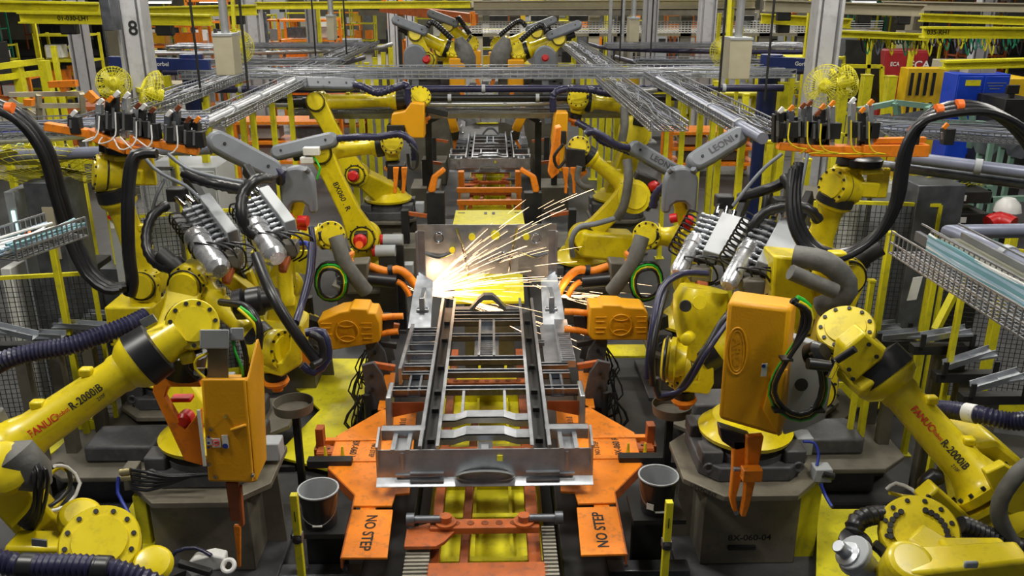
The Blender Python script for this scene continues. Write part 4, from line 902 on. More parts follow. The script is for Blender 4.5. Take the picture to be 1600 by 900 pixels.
# orange bent electrode arms at the second station
for s, P in ((-1, [(692, 262), (697, 268), (684, 278), (680, 300), (672, 302), (668, 298), (674, 276)]), (1, [(815, 262), (811, 268), (828, 278), (833, 301), (842, 301), (843, 295), (838, 276)])):
    g = thing('bent_electrode_arm', 'bent orange arm reaching towards the second underbody from the %s' % SIDE[s], 'weld gun', J(P[3][0], 305, 14.2))
    part(g, 'arm', face_prism(P, 14.2, .12), ORG, bevel=.02)
    part(g, 'stand', MB().b2(V((J(P[3][0], 305, 14.2).x-.15, 14.2, 0)), V((J(P[3][0], 305, 14.2).x+.15, 14.4, J(P[3][0], 302, 14.2).z))), BLM)
# robots P whose guns make the sparks
for s, y in ((-1, 9.2), (1, 9.2)):
    m_ = lambda u, v, yy: J(u if s < 0 else 1510-u+18, v, yy)
    bx = s*2.35; by = 9.35
    mid_ped(bx, by, 'low steel pedestal of the %s spark making robot' % SIDE[s], .5)
    t = robot('%s spark making robot with an upright grey arch cover' % SIDE[s], base=(bx, by, .5), J2=V((bx, by, 1.25)), J3=m_(455, 372, 9.2), Wp=m_(516, 368, 9.2), n=(0, -1, .3), tool=(-s*.55, -.1, -.8), red2=False, fr=.10, wr=.15, wn=(-s*.3, -1, .3), k=1.0, detail=False)
    # arch cover
    c0 = m_(463, 288, 8.9); A_ = []
    for i in range(17):
        q_ = PI*i/16; A_.append(c0+V((.185*math.cos(q_), 0, .185*math.sin(q_))))
    A_ += [c0+V((-.185, 0, -.32)), c0+V((-.10, 0, -.32)), c0+V((-.09, 0, -.24)), c0+V((-.04, 0, -.2)), c0+V((.04, 0, -.2)), c0+V((.09, 0, -.24)), c0+V((.10, 0, -.32)), c0+V((.185, 0, -.32))]
    part(t, 'arch_cover', MB().prism(A_, (0, .14, 0)), SHL, bevel=.03)
    split(t, 'cover_hinge', MB().cyl(c0+V((-.14, .02, .13)), c0+V((-.11, -.01, .17)), .03).cyl(c0+V((.14, .02, .13)), c0+V((.11, -.01, .17)), .03), SHL)
    split(t, 'red_connector', MB().cyl(c0+V((-.12, -.1, -.35)), c0+V((-.05, -.12, -.33)), .05).cyl(c0+V((.02, -.12, -.36)), c0+V((.12, -.14, -.36)), .055).cyl(c0+V((.0, -.1, -.42)), c0+V((.1, -.1, -.44)), .04), RED)
    part(t, 'arm_block', MB().bar(m_(440, 350, 9.3), m_(450, 400, 9.3), .35, .3), YEL, bevel=.05)
    part(t, 'cover_post', MB().bar(c0+V((0, .12, -.1)), m_(450, 372, 9.25), .14, .14), YEL, bevel=.02)
    # outer tilted shell behind it
    shell(t, m_(340, 222, 8.6) if s < 0 else J(1170, 222, 11), m_(422, 264, 8.8) if s < 0 else J(1140, 232, 11), .22, .16, n=(0, -1, .6)) if s < 0 else None
    if s > 0: shell(t, J(1088, 252, 9.0), J(1152, 214, 9.2), .21, .16, n=(0, -1, .6), text='LEONI')
    if s < 0: dress(t, [(424, 262, 8.8), (437, 270, 8.8), (438, 285, 8.9)], .05, NAV)
    else: dress(t, [(1072, 268, 9.1), (1045, 285, 9.2), (1025, 305, 9.3), (1020, 325, 9.3)], .05, NAV)
    # elbow coil and cloth sleeve
    dress(t, [m_(525, 370, 8.95), m_(532, 392, 8.9), m_(538, 410, 8.9), m_(560, 440, 8.95), m_(572, 455, 9.0)], .085, CLO, corr=False, name='cloth_hose_sleeve')
    for i, (r_, mm) in enumerate(((.019, BLK), (.014, GRN), (.010, YEL), (.016, BLK))):
        c1 = m_(518, 440, 8.85)+V((0, -.02*i, 0)); O = [c1+V(((.22-.02*i)*math.cos(q_*.4189)*.8, .03*math.sin(q_*1.2), (.23-.02*i)*math.sin(q_*.4189))) for q_ in range(16)]
        part(t, ('black_cable', 'green_cable', 'yellow_cable', 'black_cable')[i], MB().tube(O, r_, 8, closed=True), mm)
    # yellow body at the arm's foot seen below
    # the gun
    g = thing('spot_weld_gun', 'grey weld gun with two curved orange horns throwing sparks on the %s' % SIDE[s], 'weld gun', m_(560, 470, 9.5), 'orange electrode weld guns')
    part(g, 'gun_body', face_prism([(u if s < 0 else 1528-u, v) for u, v in [(548, 412), (575, 410), (574, 440), (560, 458), (530, 460), (540, 430)]], 9.4, .25), TAU, bevel=.02)
    part(g, 'gun_cylinder', MB().cyl(m_(570, 436, 9.5), m_(618, 440, 9.55), .085, .08, 18), BLK)
    U = [(577, 416), (592, 421), (605, 424), (620, 421), (632, 426), (642, 436), (652, 450), (655, 460)]
    part(g, 'upper_horn', MB().tube(spline([m_(u, v, 9.6) for u, v in U], .05), [.05]*len(spline([m_(u, v, 9.6) for u, v in U], .05)), 12), ORG)
    U = [(620, 440), (628, 444), (635, 452), (640, 462)]
    part(g, 'lower_horn', MB().tube(spline([m_(u, v, 9.6) for u, v in U], .05), .035, 10), ORG)
    part(g, 'horn_clamp', MB().cyl(m_(607, 423, 9.6), m_(614, 422, 9.6), .065, n=14), BLM)
    # second gun with the amber moulded cover
    x0 = 0
    g = thing('spot_weld_gun', 'low amber moulded gun cover with a round raised emblem, %s of the underbody' % SIDE[s], 'weld gun', m_(545, 560, 8.3), 'amber servo spot weld guns')
    P = [(495, 503), (530, 488), (545, 486), (547, 482), (574, 483), (576, 489), (587, 489), (594, 505), (594, 532), (590, 536), (512, 549)]
    if s > 0: P = [(922, 480), (940, 480), (942, 476), (970, 477), (975, 480), (1006, 482), (1013, 490), (1012, 532), (926, 532), (920, 525)]
    part(g, 'cover', face_prism(P, 8.2, .3), AMB, bevel=.03)
    c1 = J(542 if s < 0 else 970, 518 if s < 0 else 508, 8.185)
    em = MB().ring(c1, (0, -1, 0), .115, .008, 32, 6)
    em.tube([c1+V((.09*math.cos(q_), 0, .10-.05*math.sin(q_))) for q_ in [PI*k_/8 for k_ in range(9)]], .006, 6).tube([c1+V((.09*math.cos(q_), 0, -.10+.05*math.sin(q_))) for q_ in [PI*k_/8 for k_ in range(9)]], .006, 6)
    for q_ in (-1, 1):
        for z_ in (-.06, .06):
            if s < 0 or q_*s: em.tube([c1+V((q_*.15, 0, z_+.03)), c1+V((q_*.26, 0, z_+.03)), c1+V((q_*.26, 0, z_-.02)), c1+V((q_*.17, 0, z_-.02))], .006, 6)
    split(g, 'raised_emblem', em, AMB)
    part(g, 'raised_lettering', text_mb('ARO', c1+V((0, -.006, 0)), (1, 0, 0), (0, 0, 1), .05, 1), AMB)
    part(g, 'top_badge', MB().lathe(J(551 if s < 0 else 960, 487 if s < 0 else 479, 8.25), (0, -.4, 1), [(0, .05), (.01, .05)], 16), STL)
    e_ = -1 if s < 0 else 1
    for (ua, va, ub, vb) in (((592, 497, 630, 494), (590, 523, 622, 518)) if s < 0 else ((922, 490, 882, 487), (922, 520, 882, 514))):
        part(g, 'electrode_horn', MB().tube(spline([J(ua, va, 8.4), J((ua+ub)/2, (va+vb)/2-1, 8.4), J(ub, vb, 8.4)], .05), .035, 12), ORG)
    part(g, 'mount', MB().bar(J(596 if s < 0 else 918, 505, 8.45), J(612 if s < 0 else 900, 505, 8.5), .12, .2), BLM)
    part(g, 'carrying_arm', MB().bar(J(500 if s < 0 else 1012, 510, 8.4), J(470 if s < 0 else 1040, 500, 8.5), .1, .14), BLM)
# yellow forearm that hangs between the left robots
t = thing('hanging_forearm', 'slim yellow vertical robot forearm hanging left of the grey weld gun', 'robot', J(450, 490, 8.0))
part(t, 'tube', MB().lathe(J(442, 395, 8.1), J(449, 480, 8.0)-J(442, 395, 8.1), [(0, .10), (.02, .085), (.42, .075), (.44, .085), (.52, .08)], 24), YEL)
part(t, 'carrier_arm', MB().bar(J(443, 400, 8.1), J(452, 372, 9.1), .12, .12), YEL, bevel=.01)
part(t, 'yellow_panel', face_prism([(462, 392), (486, 392), (482, 430), (460, 425)], 8.1, .03), FYEL)
dress(t, [(486, 355, 7.9), (490, 390, 7.8), (484, 440, 7.8), (470, 480, 7.7), (462, 500, 7.6)], .03, NAV, corr=False, name='navy_hose')
t = thing('diagonal_robot_arm', 'slanting yellow robot arm left of the round cover, marked in black', 'robot', J(385, 490, 7.4))
part(t, 'arm_casting', MB().prism([J(312, 413, 7.4), J(332, 405, 7.4), (J(395, 458, 7.3)), J(408, 470, 7.3), J(402, 476, 7.3), J(372, 466, 7.3)], (0, .15, 0)), YEL, bevel=.02)
part(t, 'elbow_block', face_prism([(298, 395), (338, 392), (345, 430), (310, 432)], 7.5, .3), YEL, bevel=.03)
part(t, 'black_plate', face_prism([(352, 415), (370, 412), (388, 446), (378, 452)], 7.45, .05), BLM)
part(t, 'yellow_tip', face_prism([(380, 430), (390, 424), (402, 455), (392, 460)], 7.5, .1), YEL, bevel=.01)

# ------------------------------------------------------------------ multi-cylinder weld packs
BAR = mat('polished_barrel', (.62, .63, .66), .28, .75, .12, 20)
def pack(label, a0, a1, y0, y1, s, wbox=.1, hb=.15):
    p0 = J(*a0, y0); p1 = J(*a1, y1); d = (p1-p0); L = d.length; d.normalize()
    t = thing('multi_cylinder_pack', label, 'weld pack', p1+V((0, 0, -.5)), 'multi cylinder weld packs')
    side = V((-s*1.0, 0, 0)); side = V((-1 if s < 0 else -1, 0, 0)); side = (side-d*side.dot(d)).normalized(); up = d.cross(side).normalized()
    if up.z < 0: up = -up
    part(t, 'grey_housing', MB().bar(p0, p1, wbox, hb, up=up), GRY, bevel=.008)
    m = MB(); h = MB(); hub = MB()
    n = 8
    for i in range(n):
        c = p0+d*(L*(i+.5)/n)+side*(wbox*.5)
        m.lathe(c, side, [(0, .016), (.04, .016), (.045, .023), (.09, .023), (.095, .014), (.14, .014), (.145, .02), (.17, .02), (.18, .01)], 10)
        h.lathe(c-up*.065, side, [(0, .018), (.08, .018), (.085, .024), (.14, .024), (.15, .01)], 10)
        hub.tube(spline([c+side*.2, c+side*.28+up*.02, c+side*.3-up*.08, c+side*.2-up*.12], .03), .009, 6)
    split(t, 'valve_cylinder', m, STL); split(t, 'lower_cylinder', h, STL); split(t, 'valve_hose', hub, BLK)
    c = p0+d*(L*.38)+side*.25-up*.03
    kb = 1.25 if s < 0 else .9
    part(t, 'chrome_barrel', MB().lathe(c+d*.12, d, [(0, .06*kb), (.03, .08*kb), (.08, .08*kb), (.08, .09*kb), (.15, .09*kb), (.15, .08*kb), (L*.85, .08*kb), (L*.85+.04, .05*kb)], 28), BAR)
    part(t, 'black_backplate', MB().bar(p0+side*.16-up*.08-d*.05, p1+side*.16-up*.08, .30, .04, up=up), BLM, bevel=.005)
    split(t, 'top_fitting', MB().cyl(p0-d*.02+side*.1, p0-d*.16+side*.12, .025).cyl(p0-d*.02+side*.18, p0-d*.2+side*.2, .025).cyl(p0-d*.02+side*.03, p0-d*.12+side*.04, .03), CHR)
    part(t, 'connector_head', MB().box(p0-d*.25+side*.17, (.16, .14, .12)), BLM, bevel=.012)
    e = p1+side*.1-up*.1
    part(t, 'lower_block', MB().box(e+d*.12, (.18, .16, .12)), TAU, bevel=.012)
    mm = MB()
    for i in range(4):
        mm.tube(spline([e+V((-.12+i*.07, -.06, .02)), e+V((-.2+i*.1, -.14, .12)), e+V((-.0+i*.1, -.18, .08)), e+V((.1+i*.05, -.14, -.08)), e+V((.0+i*.05, -.08, -.16))], .04), .009, 6)
    split(t, 'loop_cable', mm, BLK)
    part(t, 'orange_bracket', MB().bar(e+d*.12, e+d*.3+V((-s*-.12, 0, -.12)), .13, .06, w1=.06), ORD, bevel=.015)
    part(t, 'hanger', MB().bar(p0-d*.1-up*.1, p0-d*.5-up*.0, .07, .12), BLM, bevel=.01)
    return t
pack('left chrome cylinder pack nearer the big looped black hose', (322, 314), (366, 372), 7.5, 7.0, -1)
pack('left chrome cylinder pack beside the grey arch cover', (414, 302), (455, 356), 7.7, 7.2, -1)
t = pack('right chrome cylinder pack beside the grey arch cover, red figures on its box', (1148, 345), (1119, 405), 7.5, 7.0, 1, .25, .12)
t2 = pack('right chrome cylinder pack above the tall amber gun, red figures on its box', (1240, 354), (1204, 424), 7.0, 6.5, 1, .25, .12)
for tt, a, b, yy in ((t, (1150, 345), (1128, 395), 7.2), (t2, (1240, 360), (1220, 408), 6.95)):
    p = J(*a, yy)+V((.03, -.12, -.02)); d = (J(*b, yy-.25)-J(*a, yy)).normalized()
    up_ = V((-1, 0, 0)); up_ = (up_-d*up_.dot(d)).normalized(); nn = d.cross(up_); nn = nn if nn.z > 0 else -nn
    part(tt, 'stencil_figures', text_mb('SCA', J(*a, {0: 7.5, 1: 7.0}[int(tt is t2)])+d*.10+nn*.064-up_*.05, d, nn.cross(d), .075, 1), INR)
H = [('left', [([(240, 240), (262, 255), (300, 280), (330, 300), (350, 315)], 7.3, .012, BLM), ([(275, 240), (310, 262), (360, 275), (400, 285), (425, 300)], 7.4, .012, SHL)]),
     ('right', [([(1240, 240), (1210, 270), (1180, 290), (1160, 320)], 7.4, .012, SHL), ([(1262, 245), (1252, 280), (1245, 330), (1240, 350)], 7.2, .012, SHL)])]
# corrugated conduits between the packs and the tool frames
def conduit(label, pts, r, m=BLK, corr=True, cat='hose', name='black_conduit', grp=None, pitch=.03):
    P = [py(*p) for p in pts]
    return solo(name, corrugated(P, r, 10, pitch, .09) if corr else hose(P, r, 9), m, label, cat, grp)
conduit('ribbed black conduit bowing left down to the left cylinder pack', [(262, 320, 7.4), (240, 335, 7.3), (229, 365, 7.2), (232, 395, 7.1), (250, 415, 7.0), (275, 420, 6.9)], .045)
conduit('ribbed black conduit arching over the second left cylinder pack', [(420, 280, 7.3), (398, 283, 7.1), (380, 305, 7.0), (377, 335, 6.9), (385, 358, 6.9), (400, 368, 6.9)], .05)
conduit('ribbed black conduit from the left tool frame towards the arch cover', [(285, 268, 7.5), (310, 280, 7.5), (340, 288, 7.5), (380, 296, 7.4)], .05)
conduit('thin grey hose sagging from the left tool frame to the nearer cylinder pack', [(222, 240, 7.2), (240, 262, 7.2), (265, 278, 7.2), (290, 290, 7.2), (312, 310, 7.2)], .016, SHL, corr=False)
conduit('thin grey hose running along the upper ribbed conduit on the left', [(262, 240, 7.2), (290, 262, 7.2), (330, 275, 7.2), (380, 285, 7.2)], .016, SHL, corr=False)
conduit('straight pale hose dropping from the left tool frame', [(258, 280, 7.35), (245, 305, 7.3), (238, 330, 7.3)], .014, WIR, corr=False)
conduit('ribbed black conduit hanging below the right tool frame', [(1225, 275, 7.5), (1235, 295, 7.4), (1240, 318, 7.3), (1228, 335, 7.2)], .05)
conduit('ribbed black conduit arching over the right cylinder packs', [(1168, 392, 7.0), (1178, 352, 7.0), (1200, 330, 7.0), (1240, 322, 6.95), (1265, 328, 6.9), (1280, 345, 6.9)], .045)
conduit('pale hose slanting from the right tool frame to the farther cylinder pack', [(1222, 240, 7.3), (1195, 262, 7.3), (1170, 290, 7.3), (1145, 322, 7.3)], .016, SHL, corr=False)
conduit('pale vertical hose between the right tool frame and cylinder pack', [(1262, 240, 7.2), (1255, 275, 7.15), (1247, 322, 7.1)], .016, SHL, corr=False)
conduit('thick smooth black hose crossing behind the right cylinder packs', [(1200, 300, 7.9), (1196, 330, 7.8), (1180, 380, 7.7), (1160, 415, 7.6)], .05, BLK, corr=False)
conduit('thick smooth black hose from the right arch cover rising outwards', [(1155, 310, 7.8), (1185, 300, 7.7), (1215, 290, 7.6), (1230, 280, 7.6)], .05, BLK, corr=False)
conduit('navy cable bundle draped beside the left arch cover', [(455, 385, 7.3), (480, 380, 7.2), (486, 410, 7.1), (478, 450, 7.0), (468, 490, 6.9)], .022, BLU, corr=False)

# ------------------------------------------------------------------ handling robots with orange tool frames
def frame_tool(s, label, bars, clamps, y):
    t = thing('tool_frame', label, 'gripper', J(*bars[0][0], y), 'orange gripper frames')
    for a, b, w_ in bars: part(t, 'frame_bar', MB().bar(J(*a, y), J(*b, y), .09*w_, .07*w_), ORG, bevel=.006)
    for i, (u, v0, v1, kind) in enumerate(clamps):
        c = part(t, 'clamp', MB().bar(J(u, v0, y+.02*(i % 3)), J(u+1, v1, y+.02*(i % 3)), .05, .07), (WR2, BLM, STD)[kind], bevel=.006)
        sub = MB().bar(J(u-1, v1+1, y-.05), J(u+6, v1-7, y-.05), .028, .035); o = part(c, 'clamp_jaw', sub, (ORG, WHT, BRN)[(i+kind) % 3], bevel=.004)
        sub = MB().box(J(u+6, (v0*.6+v1*.4), y-.02), (.09, .08, .14)); part(c, 'cylinder_block', sub, BLM, bevel=.005)
        sub = MB().cyl(J(u-3, v0*.8+v1*.2, y-.06), J(u-3, v0*.3+v1*.7, y-.06), .012, n=8); part(c, 'rod', sub, WIR)
    for (u0, v0, u1, v1) in (((262, 178, 280, 232), (283, 188, 309, 234)) if s < 0 else ((1211, 178, 1240, 222), (1272, 190, 1290, 228))):
        part(t, 'u_bracket', MB().bar(J(u0, v1, y+.08), J(u0+1, v0, y+.08), .05, .08).bar(J(u1, v1, y+.08), J(u1, v0+4, y+.08), .05, .08).bar(J(u0, v0+2, y+.08), J(u1, v0+5, y+.08), .05, .08), BLM, bevel=.005)
    m = MB()
    r2 = random.Random(3)
    for i in range(5):
        a = clamps[(i*2+1) % len(clamps)]; b = bars[min(1, len(bars)-1)]; uu = a[0]
        m.tube(spline([J(uu, a[1]*.4+a[2]*.6, y-.1), J(uu-4+r2.random()*8, a[1]-2, y-.14), J(uu+12*s, a[1]+9, y-.16), J(uu+26*s, a[1]+11, y-.15), J((a[0]+b[0][0])/2, b[0][1]+6, y-.1)], .04), .0065, 6)
    split(t, 'hose_loop', m, WHT if s < 0 else YEL)
    return t
frame_tool(-1, 'orange gripper frame with upright clamps high on the left robot', [((72, 197), (140, 208), 1), ((140, 208), (200, 232), 1.3), ((200, 232), (235, 238), 1.2), ((205, 216), (310, 236), 1), ((150, 222), (160, 205), .8)],
    [(113, 205, 180, 1), (155, 210, 162, 0), (170, 212, 158, 1), (180, 213, 150, 1), (196, 215, 152, 0), (213, 222, 168, 0), (222, 222, 170, 1), (236, 225, 175, 1), (262, 230, 180, 2), (276, 232, 172, 2), (292, 234, 190, 1), (306, 236, 190, 1)], 7.55)
frame_tool(1, 'orange gripper frame with upright clamps high on the right robot', [((1215, 227), (1270, 232), 1), ((1265, 234), (1350, 236), 1.4), ((1345, 234), (1447, 234), 1.5), ((1360, 220), (1445, 218), .7), ((1360, 222), (1362, 236), .7)],
    [(1218, 222, 175, 1), (1234, 222, 172, 2), (1252, 224, 168, 0), (1262, 226, 165, 2), (1275, 226, 180, 1), (1283, 228, 170, 1), (1298, 230, 165, 0), (1330, 230, 160, 0), (1345, 230, 175, 1), (1358, 230, 163, 0), (1420, 225, 205, 1), (1475, 222, 200, 1)], 7.5)
for s, W_, n_, E_, B_ in ((-1, (170, 272), (-.9, -.5, .2), (232, 440), (235, 480)), (1, (1313, 292), (-.95, -.45, .2), (1270, 400), (1262, 480))):
    y = 7.75 if s < 0 else 7.7
    Wq = J(*W_, y); E = J(*E_, y+.1); base = V((E.x+.0, y+.5, .0))
    pz_ = .45
    pedestal(E.x, y+.45, pz_, 'squat pedestal under the %s robot that holds an orange gripper frame' % SIDE[s], w=.5)
    t = robot('%s robot with its wrist raised high under an orange gripper frame' % SIDE[s], base=(E.x, y+.45, pz_), J2=V((E.x, y+.1, 1.15)), J3=E, Wp=Wq, n=(0, -1, .1), red2=False, wn=n_, wr=.16, fr=.11, tool=(.15, .1, 1))
    part(t, 'wrist_bracket', MB().bar(Wq+V((.12, -.02, .16)), Wq+V((.34, -.02, .16)), .22, .05).bar(Wq+V((.33, -.02, .18)), Wq+V((.33, -.02, -.10)), .2, .05, up=V((0, 1, 0))).bar(Wq+V((.05, -.02, 0)), Wq+V((.33, -.02, -.02)), .14, .14), YEL, bevel=.015)
    part(t, 'side_box', MB().box(E+V((-.1, -.1, -.35)), (.45, .4, .4)), YEL, bevel=.02)
    part(t, 'black_tool_seal', MB().lathe(Wq+V((.18, 0, .2)), (0, 0, 1), [(0, .17), (.06, .17), (.08, .14)], 24), BLK)
# thick looping black hoses in front of the handling robots
for k_, (o, r_) in enumerate(((0, .042), (1, .036), (2, .03))):
    P = [(-20, 158, 6.2), (20, 172, 6.2), (50, 195, 6.25), (78, 240, 6.3), (95, 300, 6.35), (118, 372, 6.4), (145, 425, 6.4), (175, 448, 6.4), (196, 448, 6.45)]
    P = [(u-o*7+(3 if o == 2 else 0), v+o*3, y-o*.04) for u, v, y in P]
    conduit('%s black hose sagging across the left edge to a low loop' % ('thick', 'middle', 'thin')[o], P, r_, BLK, corr=False, name='sagging_hose')
    P = [(240, 238, 6.6), (210, 242, 6.6), (200, 280, 6.55), (198, 340, 6.5), (200, 400, 6.5), (205, 440, 6.5), (200, 460, 6.5)]
    P = [(u+o*5, v+o*2, y-o*.04) for u, v, y in P]
    if o < 2: conduit('%s black hose dropping straight down left of the yellow forearm' % ('thick', 'middle')[o], P, r_, BLK, corr=False, name='dropping_hose')
    P = [(1625, 255, 6.3), (1590, 205, 6.3), (1550, 175, 6.3), (1500, 164, 6.3), (1455, 178, 6.3), (1425, 215, 6.3), (1413, 260, 6.3), (1405, 310, 6.3), (1380, 358, 6.3), (1340, 388, 6.3), (1300, 396, 6.3), (1268, 380, 6.35), (1248, 345, 6.4), (1243, 300, 6.5), (1248, 255, 6.6)]
    P = [(u+(-o*5 if u < 1500 else o*12), v+o*5, y-o*.04) for u, v, y in P]
    conduit('%s black hose looping high over the right robot and back up' % ('thick', 'middle', 'thin')[o], P, r_, BLK, corr=False, name='looping_hose')
for u, v, y in ((17, 168, 6.1), (1466, 170, 6.2), (1498, 163, 6.2)):
    solo('orange_hose_tie', MB().cyl(J(u, v+4, y+.06)-V((.025, 0, -.008)), J(u, v+4, y+.06)+V((.022, 0, .008)), .046, n=14), ORP, 'orange tie around the black hoses at the %s' % ('left edge' if u < 50 else 'left of the right loop crest' if u < 1480 else 'crest of the right loop'), 'cable tie')

# ------------------------------------------------------------------ pans, buckets and yellow posts beside the carrier
for s, u, v in ((-1, 458, 628), (1, 1050, 632)):
    c = J(u, v, 6.75); t = thing('round_pan', 'shallow round metal pan on a stand below the %s robot flange' % SIDE[s], 'pan', (c.x, c.y, 0), 'round pans on stands')
    part(t, 'pan_wall', MB().lathe(c-V((0, 0, .08)), (0, 0, 1), [(0, .165), (.085, .175), (.085, .168), (.008, .16)], 36, caps=False), TAU)
    part(t, 'pan_floor', MB().lathe(c-V((0, 0, .08)), (0, 0, 1), [(0, .165), (.006, .165)], 36), TAU)
    part(t, 'stand', MB().b2((c.x-.03, c.y+.02, 0), (c.x+.03, c.y+.08, c.z-.079)), BLM)
for s, u, v, yy in ((-1, 497, 763, 5.6), (1, 1029, 742, 5.65)):
    c = J(u, v, yy); h = .30
    t = thing('bucket', 'black bucket with pale rim and wire handle, %s' % ('on the left below the NO STEP wing' if s < 0 else 'with a small white label, on the right'), 'bucket', (c.x, c.y, c.z-h), 'black buckets')
    part(t, 'body', MB().lathe((c.x, c.y, c.z-h), (0, 0, 1), [(0, .118), (.01, .122), (h-.03, .142), (h-.03, .147), (h-.02, .147), (h-.02, .143), (h-.006, .145)], 40, caps=False).lathe((c.x, c.y, c.z-h), (0, 0, 1), [(0, .118), (.006, .118)], 40), BLK)
    part(t, 'rim', MB().lathe((c.x, c.y, c.z-.02), (0, 0, 1), [(0, .140), (.012, .155), (.022, .155), (.022, .142), (-.05, .138), (-.27, .12)], 44, caps=False), GRY)
    hd = [V((c.x+.15*math.cos(q_), c.y-.15*abs(math.sin(q_))*.55-.04, c.z-.05-.2*math.sin(q_))) for q_ in [PI*i/14 for i in range(15)]]
    part(t, 'handle', MB().tube(hd, .004, 6), WIR); part(t, 'grip', MB().cyl(hd[7]-V((.035, 0, 0)), hd[7]+V((.035, 0, 0)), .009), WHT)
    if s > 0: part(t, 'label', MB().box((c.x-.075, c.y-.122, c.z-.2), (.055, .006, .05), Matrix.Rotation(-.5, 3, 'Z')), WHT)
    part(t, 'shelf', MB().b2((c.x-.16, c.y-.05, c.z-h-.03), (c.x+.16, c.y+.35, c.z-h)), BLM) if False else None
    solo('storage_stand', MB().b2((c.x-.2, c.y-.15, c.z-h-.04), (c.x+.2, c.y+.2, c.z-h-.002)).b2((c.x-.15, c.y+.1, 0), (c.x+.15, c.y+.2, c.z-h-.04)), BLM, 'dark steel shelf carrying the %s bucket' % SIDE[s], 'shelf')
for s, ut, vt in ((-1, 459, 772), (1, 1046, 783)):
    p = J(ut, vt, 5.0); t = thing('yellow_post', 'short square yellow post with a clamp standing %s' % ('left of the left bucket' if s < 0 else 'under the right bucket'), 'post', (p.x, p.y, 0), 'short yellow posts')
    part(t, 'tube', MB().b2((p.x-.025, p.y-.025, 0), (p.x+.025, p.y+.025, p.z)), FYEL, bevel=.004)
    part(t, 'clamp_bolt', MB().lathe((p.x, p.y-.025, p.z-.34), (0, -1, 0), [(0, .03), (.02, .03), (.03, .018)], 12), BLM)
    part(t, 'clamp_plate', MB().b2((p.x-.032, p.y-.03, p.z-.37), (p.x+.032, p.y+.03, p.z-.31)), STD)
    part(t, 'mark', MB().b2((p.x-.003, p.y-.028, p.z-.2), (p.x+.003, p.y-.026, p.z-.12)), INK)

# ------------------------------------------------------------------ sparks
r5 = random.Random(11)
def burst(groups, lab):
    mb = MB()
    for o, n, a0, a1, l0, l1, dy, s0, r in groups:
        for i in range(n):
            a = r5.uniform(a0, a1); L = r5.uniform(l0, l1); st = r5.random()**1.2*L*.75*(0 if r5.random() < .3 else 1)+s0; ln = r5.uniform(.10, .6)*min(1, L)
            vy = r5.uniform(-dy, dy); pts = []
            for k_ in range(7):
                q_ = st+ln*k_/6; pts.append(o+V((q_*math.cos(a), q_*vy, q_*math.sin(a)-.07*q_*q_)))
            rr = r*r5.uniform(.5, 1.25); mb.tube(pts, [rr*(.3+.7*math.sin(PI*(i_+1)/8)) for i_ in range(7)], 4)
    return solo('spark_shower', mb, SPK, lab, 'sparks', stuff=True)
OL = J(660, 460, 9.65); OR = J(868, 462, 9.6)
burst([(OL, 170, .08, .85, .5, 2.9, .5, .15, .0019), (OL, 90, -.12, .35, .2, 1.6, .3, .03, .0016), (OL, 24, .1, .8, .05, .5, .4, 0, .002), (OL, 24, 1.2, 2.8, .05, .35, .3, 0, .002)], 'broad fan of glowing sparks bursting up and right from the left gun tips')
burst([(OR, 40, -.28, .08, .2, 1.6, .2, 0, .0019), (OR, 30, .9, 2.6, .05, .45, .3, 0, .0017)], 'small burst of sparks flying right from the right gun tips')
burst([(J(700, 466, 9.5), 40, -.34, -.12, .6, 2.1, .3, .3, .0019)], 'flat stream of sparks falling to the right across the underbody')
for o_, e_ in ((OL, 4.5), (OR, 3)):
    l = bpy.data.lights.new('weld_flash', 'POINT'); l.energy = e_; l.color = (1, .72, .45); l.shadow_soft_size = .06
    lo = bpy.data.objects.new('weld_flash', l); C.objects.link(lo); lo.location = o_+V((.1, -.15, .12))
